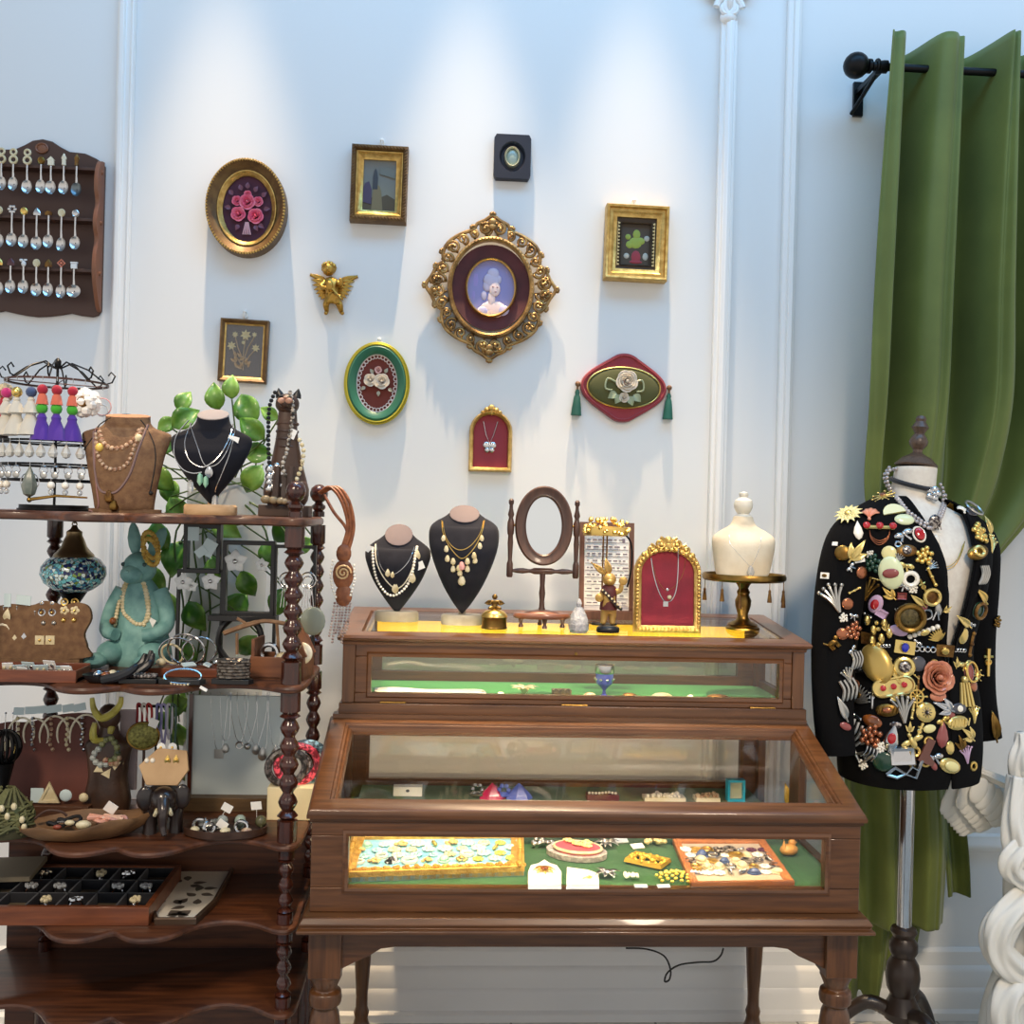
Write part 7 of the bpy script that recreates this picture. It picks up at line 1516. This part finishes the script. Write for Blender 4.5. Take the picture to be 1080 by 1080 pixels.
for tr,lb,m_,r in (([(600,640),(630,700),(670,750),(710,765),(750,740),(775,690),(790,640)],'fine gold chain lying across the mannequin\'s white chest',goldp,.0012),([(640,690),(680,740),(715,752),(755,720),(785,650)],'second gold chain on the mannequin\'s white chest, inside the first',goldp,.001)):
    pr=both(s2([c6(*q) for q in tr],5)); g=G(); g.tube(pr,r,5); TM(g,'necklace',m_,lb,'necklace')
g=G(T(both([c6(652,640)])[0])@S(.0024)); g.ball((0,-2,0),(4.5,2.5,7),10); g.box((0,-1,8),(13,1.4,2)); TM(g,'pendant',mat('cloudy_white_stone',(226,220,208),.2),'white stone pendant with silver bar below the shell clasp','pendant')
# ---- brooches
def place(px,py,lift=.002):
    d=ray(px,py).normalized(); h=bj.ray_cast(CAM,d)
    if h[0] is None:
        q=P(px,py,2.52); h=bj.find_nearest(q); 
    p,n=h[0],h[1]
    if n.dot(d)>0: n=-n
    n=(n-d*.25).normalized(); z=V((0,0,1)); x=(-n).cross(z); x=-x if x.dot(CR)<0 else x
    x.normalize(); zz=x.cross(-n); zz=zz if zz.z>0 else -zz
    return T(p+n*lift)@Matrix((x,-n,zz)).transposed().to_4x4()@S(2.55/1080)
def shape(g,k,r,o=0):
    if k=='disc': g.ball((0,-r*.12,0),(r,r*.25,r),14)
    elif k=='oval': g.ball((0,-r*.12,0),(r*.72,r*.25,r),14)
    elif k=='wide': g.ball((0,-r*.12,0),(r,r*.25,r*.62),14)
    elif k=='ovalrim': g.tube([(r*.75*cos(i*.26),-r*.2,r*sin(i*.26)) for i in range(24)],r*.13,6,True)
    elif k=='rim': g.torus((0,-r*.15,0),r*.85,r*.2,22,7)
    elif k=='ring': g.torus((0,-r*.15,0),r*.7,r*.26,18,7)
    elif k=='beadrim': [g.ball((r*.8*cos(i*.45),-r*.15,r*sin(i*.45)),r*.17,6) for i in range(14)]
    elif k=='daisy':
        for q in range(2): [leaf(g,T(0,-1-q,0)@RY(i*2*pi/13+q*.2)@RX(pi/2+.12),r*(1-.25*q),r*.16,.3,.1) for i in range(13)]
        g.ball((0,-2,0),(r*.28,r*.2,r*.28),8)
    elif k=='star': [g.tube([(0,-1.5,0),(r*cos(i*pi/5),-1,r*sin(i*pi/5))],[r*.13,r*.05],5) for i in range(10)]; [g.ball((r*cos(i*pi/5),-1,r*sin(i*pi/5)),r*.13,6) for i in range(10)]; g.ball((0,-2,0),r*.25,8)
    elif k=='shell':
        rows=[[(r*1.1*t*sin(a),-r*.35*sin(pi*min(1,t*.9+.1))-.06*r*cos(a*14),r*(1.5*t*cos(a)-.75)) for a in [-1+.1*j for j in range(21)]] for t in (.05,.3,.6,.85,1)]; g.grid(rows); g.ball((0,-r*.1,-r*.75),r*.2,6)
    elif k=='half': g.prism([(r*cos(pi*i/12),r*sin(pi*i/12)-r*.4) for i in range(13)],-r*.2,0)
    elif k=='fan': [leaf(g,T(0,-1,-r*.7)@RY(a)@RX(pi/2+.05),r*1.5,r*.16,.3,.05) for a in [-.9+.225*i for i in range(9)]]
    elif k=='leaf': [leaf(g,T(0,-1,-r)@RY(a)@RX(pi/2+.1),r*(2-abs(a)),r*.3,.3,.1) for a in (-.6,0,.6)]; g.tube([(0,-1,-r*1.3),(0,-1.5,r*.5)],r*.08,5)
    elif k=='longleaf': leaf(g,T(0,-1,-r)@RX(pi/2+.05),2*r,r*.34,.4,.08); g.tube([(0,-1.5,-r*1.2),(0,-2,r*.8)],r*.07,5)
    elif k=='bar': g.tube([(-r,-1,0),(r,-1,0)],r*.16,7); [g.ball((x*r,-1.5,0),r*.24,7) for x in (-1,0,1)]
    elif k=='pearlbar': [g.ball((x*r,-1.5,0),r*.19,7) for x in (-1,-.66,-.33,0,.33,.66,1)]
    elif k=='pill': g.prism([(r*.6+r*.42*sin(a),r*.42*cos(a)) for a in [pi*i/8 for i in range(9)]]+[(-r*.6-r*.42*sin(a),-r*.42*cos(a)) for a in [pi*i/8 for i in range(9)]],-r*.12,0); g.tube([(x,-r*.14,z) for x,z in [(r*.6+r*.42*sin(a),r*.42*cos(a)) for a in [pi*i/8 for i in range(9)]]+[(-r*.6-r*.42*sin(a),-r*.42*cos(a)) for a in [pi*i/8 for i in range(9)]]],r*.07,5,True)
    elif k=='three': [g.ball((x*r,-r*.2,0),(r*.3,r*.16,r*.3),9) for x in (-1,0,1)]
    elif k=='chains': [g.tube(spline([(-r,-1,0),(-r*.8,-1.5,-r*.7*q),(0,-2,-r*1.15*q),(r*.8,-1.5,-r*.7*q),(r,-1,0)],4),r*.05,5) for q in (1,1.2,1.4)]
    elif k=='rose': petalrose(g,(0,0,0),r,4,None,.5)
    elif k=='bow': [g.ball((s_*r*.5,-1.5,s_*.1*r),(r*.5,r*.2,r*.32),8) for s_ in (-1,1)]; [g.tube([(0,-1,0),(s_*r*.5,-1,-r*.8)],r*.14,6) for s_ in (-1,1)]; g.ball((0,-2,0),r*.24,7)
    elif k=='wheel': g.torus((0,-1.5,0),r*.62,r*.12,18,6); [g.tube([(0,-1.5,0),(r*cos(i*pi/4),-1.5,r*sin(i*pi/4))],r*.08,5) for i in range(8)]; [g.ball((r*cos(i*pi/4),-1.5,r*sin(i*pi/4)),r*.13,6) for i in range(8)]; g.ball((0,-1.8,0),r*.22,7)
    elif k=='cluster': [g.ball((r*.85*math.sqrt(i/12)*cos(i*2.4),-1.5,r*.85*math.sqrt(i/12)*sin(i*2.4)),r*.27,7) for i in range(13)]
    elif k=='grapes': [g.ball((x*r,-1.5,z*r),(r*.2,r*.2,r*.36),7) for x,z in ((-.6,.6),(-.2,0),(.5,.5),(.3,-.5),(-.3,-.7),(.8,-.1))]; [g.ball((x*r,-1.5,z*r),r*.16,6) for x,z in ((0,.5),(.1,.1),(.1,-.9))]
    elif k=='animal': g.ball((0,-2,0),(r*.7,r*.3,r*.38),9); g.ball((r*.7,-2,r*.4),(r*.34,r*.25,r*.3),8); [g.tube([(x*r,-1.5,-r*.2),(x*r+.1*r,-1.5,-r*.8)],r*.13,6) for x in (-.5,-.2,.3,.55)]; g.tube([(-r*.6,-1.5,.1*r),(-r,-1.5,r*.5)],r*.1,6)
    elif k=='bunny': g.ball((0,-2,-r*.35),(r*.55,r*.3,r*.6),9); [g.ball((s_*r*.3,-2,r*.55),(r*.2,r*.2,r*.5),8) for s_ in (-1,1)]; [g.ball((s_*r*.5,-2,-r*.6),(r*.25,r*.2,r*.25),7) for s_ in (-1,1)]
    elif k=='sword': g.tube([(0,-1.5,-r),(0,-1.5,r)],[r*.12,r*.16],6); g.tube([(-r*.35,-1.5,r*.4),(r*.35,-1.5,r*.4)],r*.1,6); g.torus((0,-1.5,0),r*.2,r*.07,12,5)
    elif k=='letters': g.tube([(-r*.9,-1.5,r*.6),(-r*.9,-1.5,-r*.6)],r*.13,6); g.tube(spline([(-r*.9,-1.5,r*.6),(-r*.2,-1.5,r*.4),(-r*.1,-1.5,-r*.3),(-r*.9,-1.5,-r*.6)],5),r*.13,6); g.tube([(r*.1,-1.5,-r*.6),(r*.5,-1.5,r*.6)],r*.13,6); g.tube([(r*.5,-1.5,r*.6),(r*.8,-1.5,-r*.6)],r*.13,6)
    elif k=='boot': g.prism([(-r*.3,r),(r*.35,r),(r*.3,-r*.2),(r*.9,-r*.6),(r*.9,-r),(-r*.4,-r),(-r*.35,-r*.2)],-r*.3,0)
    elif k=='frame': g.sweep(rect(r*1.3,r*.8),[(0,0),(0,2),(r*.25,3),(r*.4,0)]); g.prism(rect(r*1.3,r*.8),-1,0)
    elif k=='plate': g.prism(rect(r*1.7,r*1.15),-r*.22,0); g.torus((0,-r*.25,0),r*.4,r*.08,16,5)
    elif k=='zigzag': g.tube([(-r,-1,0),(-r*.5,-1.5,r*.3),(0,-1,-r*.1),(r*.4,-1.5,r*.25),(r*.7,-1,0),(r,-1.5,r*.5)],r*.1,6); g.tube([(-r,-1,0),(-r*.5,-1.5,-r*.25),(0,-1,-r*.1),(r*.5,-1.5,-r*.4),(r,-1.5,r*.5)],r*.09,6)
    elif k=='spray': [g.tube(spline([(0,-1,-r),(x*r*.4,-2,0),(x*r,-1.5,r*(1-.4*abs(x)))],4),[r*.1]*8+[r*.04],5) for x in (-.8,-.4,0,.4,.8)]; [g.ball((x*r,-2,r*(1-.4*abs(x))),r*.14,6) for x in (-.8,-.4,0,.4,.8)]
    elif k=='tassel': g.ball((0,-2,r),r*.3,8); [g.tube([(x*r*.25,-2,r*.8),(x*r*.4,-2,-r)],[r*.1,r*.15],6) for x in (-1.4,-.5,.5,1.4)]
    elif k=='drop': g.lathe([(.1,r),(r*.35,r*.3),(r*.5,-r*.3),(r*.3,-r*.8),(.1,-r)],(0,-1.5,0),10,sy=.5)
    elif k=='links': 
        for i in range(4): g.torus((-r+r*.66*i,-1.5,0),r*.3,r*.09,12,5)
    elif k=='weave': g.ball((0,-r*.1,0),(r,r*.22,r*.6),14); [g.tube([(-r*.8+r*.32*i,-r*.3,-r*.3),(-r*.6+r*.32*i,-r*.34,r*.3)],r*.06,5) for i in range(6)]
    elif k=='claw': [g.tube(spline([(x*r,-1,r*.8),(x*r+.2*r,-2.5,0),(x*r-.1*r,-1,-r*.9)],4),[r*.14]*8+[r*.05],6) for x in (-.6,-.2,.2,.6)]
    elif k=='bee': g.ball((0,-2,0),(r*.3,r*.25,r*.6),8); [g.ball((s_*r*.55,-1.6,r*.15),(r*.5,r*.1,r*.26),8) for s_ in (-1,1)]; g.ball((0,-2,r*.7),r*.22,7)
    elif k=='tag': g.box((0,-1.5,0),(r*1.8,.8,r*1.2))
dsil=MT['dull_silver']; gun=MT['gunmetal_bead']
m_=lambda n,c,**k: mat(n,c,k.pop('r',.25),k.pop('me',0),coat=.4,**k)
coral=m_('coral_resin',(226,150,120)); mint=m_('mint_cream',(214,222,180)); lemon=m_('pale_lemon',(224,214,150)); peach=m_('peach_resin',(206,136,104),c2=(180,106,80),sc=60); lilac=m_('lilac_stone',(190,160,190)); copper=m_('copper_metal',(170,104,70),me=.8); brown=m_('brown_leather',(96,52,40)); dkgreen=m_('dark_green_glass',(26,60,44)); smoky=m_('smoky_grey',(70,70,78)); bronze=m_('bronze_relief',(120,106,66),me=.6,c2=(80,70,40),sc=150); rosy=m_('rose_brown',(140,70,66)); palegold=m_('pale_gold',(222,196,120),me=.7)
def A(x,y): return (840+x/4.5,430+y/4.5)
def B(x,y): return (840+x/4.5,640+y/4.5)
BR=[ # position, kind, size px, material, label, rotation, (child kind, size, material)
(A(415,428),'star',10,palegold,'gold starburst brooch nearest the pearl collar, left shoulder',0,('disc',3,copper)),
(A(250,515),'daisy',13,lemon,'pale yellow daisy brooch on the left shoulder',0,('disc',3,goldp)),
(A(350,505),'shell',9,coral,'coral scallop shell brooch above the ruby bar brooch',0,None),
(A(457,490),'half',10,lemon,'cream half-moon brooch beside the coral shell',.25,None),
(A(510,535),'wide',9,mint,'mint oval brooch just under the pearl collar',0,None),
(A(395,570),'bar',11,palegold,'gold bar brooch with three rubies and hanging chains',0,('three',11,red)),
(A(395,585),'chains',10,copper,'looped copper chains hanging from the ruby bar brooch',0,None),
(A(290,585),'drop',9,pearl,'pearl drop pin below the yellow daisy',0,None),
(A(220,690),'disc',7,brass,'small brass round brooch at the left armhole',0,None),
(A(290,675),'leaf',11,palegold,'gold leaf spray brooch beside the brass round one',-.6,None),
(A(295,718),'tag',6,paper,'white tag under the gold leaf spray',.2,None),
(A(188,648),'tag',3.4,paper,'tiny white tag on the upper left sleeve',0,None),
(A(505,600),'bow',9,silver,'silver bow brooch left of the pearl-edged ruby',.3,None),
(A(578,605),'ovalrim',7,pearl,'pearl-edged ruby oval brooch on the left lapel',.2,('oval',6,red)),
(A(520,680),'wide',9,antique,'antique gold ring brooch under the silver bow',.1,('disc',4,gun)),
(A(482,650),'ring',3.5,silver,'tiny silver ring pin above the antique gold ring',0,None),
(A(440,690),'disc',6.5,lemon,'cream heart-like brooch right of the hanging chains',0,None),
(A(605,705),'cluster',9,goldp,'knotted gold cluster brooch on the left lapel edge',0,None),
(A(365,738),'cluster',9,dkgreen,'dark green leaf cluster brooch left of the large cameo',0,None),
(A(450,782),'oval',15,mint,'large cream oval cameo with brown flowers, left chest',.15,('wide',7,rosy)),
(A(540,812),'ring',8,pearl,'pearl swirl ring brooch right of the large cameo',0,None),
(A(520,748),'bow',7,palegold,'small gold knot brooch above the pearl swirl',-.4,None),
(A(437,875),'leaf',7,goldp,'small gold leaf brooch under the large cameo',.8,None),
(A(345,860),'spray',11,brass,'brass spray brooch left of the small gold leaf',-.3,None),
(A(500,893),'frame',4,rosy,'tiny pink bar brooch below the pearl swirl',0,None),
(A(380,930),'oval',9,lilac,'lilac crystal long brooch on the left side',-.5,('oval',5,red)),
(A(405,975),'frame',5,lilac,'pale lilac square crystal pin under the lilac crystal brooch',-.5,None),
(A(535,990),'disc',13,bronze,'large dark bronze medallion in middle of the blazer',0,('rim',13,brass)),
(A(640,980),'letters',8,silver,'silver letter brooch right of the bronze medallion',0,None),
(A(635,895),'disc',7,antique,'antique gold round pendant near the V neck',0,('rim',8,palegold)),
(A(600,850),'sword',8,goldp,'slim gold key pin above the antique round pendant',.5,None),
(A(640,800),'bar',8,goldp,'gold bar pin along the V neck edge',-1.1,None),
(A(572,912),'longleaf',8,palegold,'pale gold feather pin left of the antique round pendant',.9,None),
(A(735,460),'longleaf',13,goldp,'gold leaf brooch on the right shoulder',-.6,None),
(A(825,497),'wide',10,smoky,'smoky grey oval stone brooch on the right shoulder',.3,('ovalrim',9,dsil)),
(A(782,485),'shell',6,pearl,'small white shell brooch beside the smoky oval stone',0,None),
(A(805,607),'oval',6.5,bluegem,'deep blue oval brooch ringed with pearls',.1,('beadrim',7,pearl)),
(A(768,560),'star',6,goldp,'little gold star pin above the blue oval',0,None),
(A(862,598),'cluster',11,goldp,'gold openwork spray brooch right of the blue oval',0,None),
(A(900,560),'longleaf',10,palegold,'pale gold feather pin on the right armhole',.1,None),
(A(855,690),'wide',11,brass,'brass swirl shell brooch below the gold openwork spray',.4,('ring',6,palegold)),
(A(920,650),'spray',9,palegold,'gold spray pin at the right armhole edge',-.5,None),
(A(805,760),'shell',10,dsil,'grey fan shell brooch on the right chest',0,None),
(A(880,790),'claw',10,dsil,'ribbed silver comb brooch right of the fan shell',0,None),
(A(820,850),'animal',9,palegold,'gold prancing animal brooch below the fan shell',0,None),
(A(775,917),'bunny',10,palegold,'gold bunny brooch right of the V neck point',0,None),
(A(868,890),'longleaf',11,goldp,'long gold leaf brooch beside the gold bunny',.9,None),
(A(855,960),'disc',8,dkgreen,'dark green round brooch at the right side',0,('rim',8,antique)),
(A(742,985),'cluster',8,brass,'brass letter cluster brooch below the gold bunny',0,None),
(A(785,1010),'longleaf',10,palegold,'pale gold fish-like brooch beside the brass cluster',1.0,None),
(A(668,950),'drop',7,dsil,'grey drop charm at the point of the V neck',.2,None),
(A(180,905),'spray',13,dsil,'silver sprig brooch on the left sleeve',.4,None),
(A(140,798),'tag',5.5,paper,'white tag with gold pin on the left sleeve',0,('wide',3,brass)),
(A(330,975),'bar',7,silver,'thin silver bar pin left of the lilac square crystal',-.4,None),
(B(385,110),'grapes',14,palegold,'gold grape cluster brooch with pearls, left waist',0,None),
(B(345,150),'frame',7,antique,'antique gold frame brooch under the grape cluster',0,None),
(B(485,110),'wide',8,lilac,'lilac oval shell brooch above the belt',-.3,None),
(B(600,115),'pearlbar',15,pearl,'row of pearls brooch across the waist',.4,('wide',5,palegold)),
(B(665,132),'fan',8,goldp,'gold fan brooch above the right belt plate',.6,None),
(B(785,135),'oval',8,palegold,'pale gold oval brooch right of the gold fan',.1,None),
(B(513,190),'plate',12,palegold,'left gold belt plate set with a blue stone',-.1,('oval',5,bluegem)),
(B(700,205),'plate',11,antique,'right gold belt plate with a gold knot',-.05,('disc',4,goldp)),
(B(605,200),'links',9,silver,'silver chain links joining the two belt plates',-.05,None),
(B(770,205),'links',6,silver,'silver chain links right of the right belt plate',-.05,None),
(B(418,185),'links',5,silver,'silver chain links left of the left belt plate',.1,None),
(B(385,270),'oval',19,m_('satin_gold',(190,160,86),me=.6,r=.35),'very large satin gold oval brooch, left hip',.5,None),
(B(310,272),'ring',10,silver,'silver ring brooch left of the large gold oval',0,None),
(B(275,250),'claw',9,dsil,'ribbed silver clip left of the silver ring brooch',.1,None),
(B(445,290),'sword',16,palegold,'long gold sword pin right of the large gold oval',.6,None),
(B(510,285),'ring',10,palegold,'gold circle brooch under the left belt plate',0,('disc',5,gun)),
(B(575,270),'disc',7,smoky,'dark smoky round brooch between gold circle and rose',0,None),
(B(660,335),'rose',16,peach,'large peach carved rose brooch on the blazer front',0,None),
(B(668,425),'wide',8,peach,'small peach oval brooch hanging under the large rose',0,None),
(B(460,380),'pill',17,palegold,'gold pill-shaped brooch with three red stones',.25,('three',9,red)),
(B(567,425),'wheel',9,goldp,'gold ship wheel brooch below the smoky round one',0,None),
(B(575,365),'bar',6,antique,'dark gold bar charm above the ship wheel',1.5,None),
(B(810,310),'oval',9,rosy,'rose brown oval brooch at the right hip',0,('ovalrim',9,goldp)),
(B(848,322),'wheel',7,palegold,'pale gold wheel brooch at the right hip edge',0,None),
(B(795,270),'bow',8,palegold,'gold bow brooch over the rose brown oval',0,None),
(B(795,410),'tassel',12,palegold,'gold tassel brooch hanging on the right hip',0,None),
(B(305,420),'fan',11,dsil,'silver fan shell brooch at the left hip',-.5,('disc',3,brass)),
(B(238,390),'claw',11,dsil,'ribbed silver claw brooch at the left edge',.2,None),
(B(362,430),'sword',10,silver,'slim silver stick pin beside the fan shell',.05,None),
(B(430,490),'weave',10,brass,'woven brass oval brooch under the red-stone pill',.1,('wide',4,copper)),
(B(505,485),'spray',12,dsil,'silver lily brooch under the ship wheel',.1,None),
(B(550,490),'bar',7,palegold,'gold bar charm right of the silver lily',1.4,None),
(B(610,500),'disc',9,palegold,'gold round brooch with dark flower centre',0,('star',4,gun)),
(B(685,472),'leaf',10,silver,'silver leaf cluster brooch under the peach rose',1.2,None),
(B(765,482),'wide',8,smoky,'dark cameo brooch right of the silver leaves',0,('disc',3,pearl)),
(B(760,550),'weave',11,palegold,'openwork gold oval brooch on the right hem',.1,None),
(B(690,535),'bow',7,goldp,'gold knot brooch left of the openwork oval',.3,None),
(B(628,578),'wide',6,lemon,'cream oval brooch under the dark flower brooch',.2,None),
(B(362,542),'wide',9,amber,'amber oval brooch on the left hem side',-.2,None),
(B(360,612),'cluster',11,copper,'copper berry cluster brooch under the amber oval',0,None),
(B(285,595),'claw',12,dsil,'silver claw brooch left of the copper berries',-.5,None),
(B(280,512),'bar',8,silver,'short silver bar brooch above the silver claw',-.4,None),
(B(212,480),'longleaf',11,dsil,'silver feather brooch at the far left hem edge',.4,None),
(B(452,622),'drop',13,silver,'silver teardrop brooch with garnet centre, hem',-.2,('oval',5,red)),
(B(550,642),'bee',10,palegold,'pale gold bee brooch above the hem',.5,None),
(B(612,680),'boot',11,brown,'brown boot brooch above the hem',-.4,None),
(B(688,605),'drop',12,rosy,'rose brown drop brooch below the gold knot',-.1,None),
(B(652,710),'bow',8,silver,'silver bow brooch right of the brown boot',0,None),
(B(412,732),'disc',9,dkgreen,'dark green round brooch at the hem',0,None),
(B(502,708),'frame',11,silver,'rectangular silver relief brooch at the hem',.1,None),
(B(722,752),'wide',11,palegold,'gold-rimmed oval cameo brooch at the right hem',-.3,('wide',7,lemon)),
(B(515,782),'zigzag',16,silver,'silver zigzag wave brooch at the bottom hem',.2,None),
(B(290,690),'zigzag',16,dsil,'dull silver wave brooch along the left hem',-.4,None),
(B(800,700),'spray',8,lilac,'lilac sprig brooch at the right hem corner',.2,None),
(B(725,668),'oval',6,palegold,'small gold oval brooch above the gold-rimmed cameo',0,None),
(B(835,510),'spray',8,palegold,'gold sprig brooch on the right hip edge',0,None),
(B(800,600),'leaf',9,palegold,'gold twin-leaf brooch above the right hem corner',.9,None),
(B(905,262),'sword',13,goldp,'long gold stick pin on the right sleeve',0,None),
(B(932,560),'longleaf',14,brass,'brass feather brooch on the right cuff',.15,None),
(B(945,70),'cluster',6,brass,'small brass berry brooch on the right sleeve edge',0,None),
(B(265,112),'cluster',9,copper,'copper flower brooch at the left waist edge',0,None),
(B(172,172),'animal',7,brass,'small brass animal brooch low on the left sleeve',.6,None),
(B(822,175),'bar',10,antique,'antique gold vertical bar pin at the right side',1.5,None),
(B(240,330),'spray',8,dsil,'silver thistle brooch above the left claw brooch',.3,None),
(B(740,90),'longleaf',9,goldp,'gold sabre pin above the gold fan',.5,None),
(B(950,320),'star',5,palegold,'tiny gold star pin on the right sleeve elbow',0,None),
(B(350,690),'claw',8,silver,'bright silver claw brooch left of the green round one',-.4,None),
(B(770,640),'leaf',7,brass,'small brass leaf brooch beside the small gold oval',.3,None),
(B(470,560),'wide',5,gun,'small dark oval pin above the silver teardrop',0,None),
(B(580,590),'sword',8,palegold,'gold arrow pin left of the cream oval brooch',-.4,None)]
for (px,py),k,r,mm,lb,rot,ch in BR:
    f_=1.0 if k in('tag','links','chains','plate','pearlbar') else 1.18; r*=f_; ch=(ch[0],ch[1]*f_,ch[2]) if ch else None
    Q=place(px,py)@RY(-rot); e=thing('price_tag' if k=='tag' else 'brooch',lb,'tag' if k=='tag' else 'brooch',Q@V((0,0,0)),'brooches pinned on the black blazer' if k!='tag' else None)
    g=G(Q); shape(g,k,r); o=O(g,'tag' if k=='tag' else 'brooch_body',mm,e,ang=50)
    if k in('daisy','leaf','longleaf','fan','shell','rose'): o.modifiers.new('thickness','SOLIDIFY').thickness=.0012
    if ch: g=G(Q@T(0,-r*.28-.6,0)); shape(g,*ch[:2]); O(g,'ornament',ch[2],e)
rnd=random.Random(23); have=[b[0] for b in BR]; nf=0
fk=[('bar',palegold,'small pale gold pin'),('bow',silver,'small silver bow pin'),('disc',copper,'small copper button pin'),('leaf',palegold,'small pale gold leaf pin'),('spray',dsil,'small dull silver sprig pin'),('ring',goldp,'small gold ring pin'),('cluster',pearl,'small pearl cluster pin'),('wide',rosy,'small rose brown oval pin')]
for _ in range(900):
    q=(rnd.uniform(888,1028),rnd.uniform(570,812)); 
    if min(math.hypot(q[0]-a,q[1]-b) for a,b in have)<9.5 or abs(q[0]-1002)<14 and q[1]<640 or nf>=44: continue
    h=bj.ray_cast(CAM,ray(*q).normalized())
    if h[0] is None or h[0].y>2.62: continue
    k,mm,lb=fk[nf%8]; nf+=1; have.append(q); Q=place(*q)@RY(rnd.uniform(-1,1))
    e=thing('brooch',lb+' filling a gap between larger brooches on the blazer','brooch',Q@V((0,0,0)),lb+'s between the larger brooches'); g=G(Q); shape(g,k,rnd.uniform(5,6.5)); o=O(g,'brooch_body',mm,e,ang=50)
# ================= white plaster angel at the right edge
M=LB(1122,0,2.60); k_=2.6/ray(1122,540).y; t=thing('angel_statue','white plaster draped angel statue with spread wing, right edge','statue',AT(1122,0,2.60))
zz=lambda py: AT(1080,0,2.6).z+ (P(1080,py,2.6).z)/k_
pl=mat('angel_plaster',(226,224,216),.5,0,bump=.1,bsc=60)
g=G(M); h=zz(780); rows=[]
for z,w_ in interp([(0,78,0,0),(60,80,0,0),(130,66,0,0),(190,74,0,0),(250,56,0,0),(310,50,0,0),(h-10,46,0,0),(h,44,0,0)],6) if False else [(a,b) for a,b,_,_ in interp([(0,80,0,0),(40,82,0,0),(90,74,0,0),(150,64,0,0),(210,60,0,0),(260,54,0,0),(320,50,0,0),(h*.9,46,0,0),(h,38,0,0)],5)]:
    rows.append([((w_+5*sin(9*q+z*.03)+3*sin(17*q-z*.02))*cos(q),(w_+5*sin(9*q+z*.03))*.8*sin(q),z) for q in [2*pi*j/90 for j in range(90)]])
g.grid(rows,cu=True,cap=True); O(g,'draped_body',pl,t,ang=180)
def tubepx(name,pts,rad,Y=2.5,rip=.16):
    pp=spline([P(x,y,Y_) for x,y,Y_ in pts],9); rr=[p.x for p in spline([(r,0,0) for r in rad],9)]; rows=[]; m=len(pp); u=None
    for i in range(m):
        t_=(pp[min(i+1,m-1)]-pp[max(i-1,0)]).normalized(); u=t_.orthogonal().normalized() if u is None else (u-t_*u.dot(t_)).normalized(); w_=t_.cross(u)
        rows.append([pp[i]+(u*cos(a)+w_*sin(a))*rr[i]*(1+rip*sin(5*a+i*.16)+rip*.6*sin(9*a-i*.1)) for a in [2*pi*j/48 for j in range(48)]])
    g=G(); g.grid(rows,cu=True,cap=True); O(g,name,pl,t,ang=180)
tubepx('cloak_fold',[(1100,930,2.50),(1078,950,2.48),(1056,975,2.47),(1052,1000,2.47),(1066,1020,2.47),(1090,1032,2.48)],[.03,.034,.036,.034,.034,.03])
tubepx('lower_fold',[(1105,1030,2.50),(1072,1040,2.47),(1060,1062,2.46),(1062,1090,2.46)],[.03,.036,.036,.036])
tubepx('side_fold',[(1078,820,2.52),(1074,860,2.51),(1078,890,2.5),(1076,915,2.49)],[.03,.034,.04,.03])
tubepx('hip_fold',[(1100,880,2.5),(1074,900,2.48),(1068,915,2.48),(1085,930,2.48)],[.024,.03,.03,.024])
tubepx('hand',[(1082,830,2.56),(1076,805,2.54),(1078,785,2.54),(1077,772,2.54)],[.03,.028,.02,.012])
tubepx('wing_bone',[(1012,806,2.72),(1034,814,2.70),(1066,828,2.66)],[.007,.010,.014])
tubepx('wing_tip',[(1030,800,2.72),(1036,812,2.71)],[.005,.007])
g=G(); 
for lay,(n,L0,yy) in enumerate(((7,.19,2.73),(6,.14,2.71),(5,.09,2.69))):
    for i in range(n):
        u=i/(n-1); b=P(1070-46*u*(1-.15*lay),832-22*u+6*lay,yy-.012*i/n); a=pi*.55+.55*u+.12*lay   # feather direction, down-left
        ax=V((-abs(sin(a))*.75,0.02,-abs(cos(a)*.6)-.55)).normalized(); L=L0*(1-.25*u)
        Mx=T(b)@Matrix((ax.cross(V((0,1,0))),V((0,1,0)),ax)).transposed().to_4x4()
        g.ball((0,0,L*.5),(.026,.007,L*.56),12,Mx)
O(g,'wing_feathers',pl,t,ang=180)
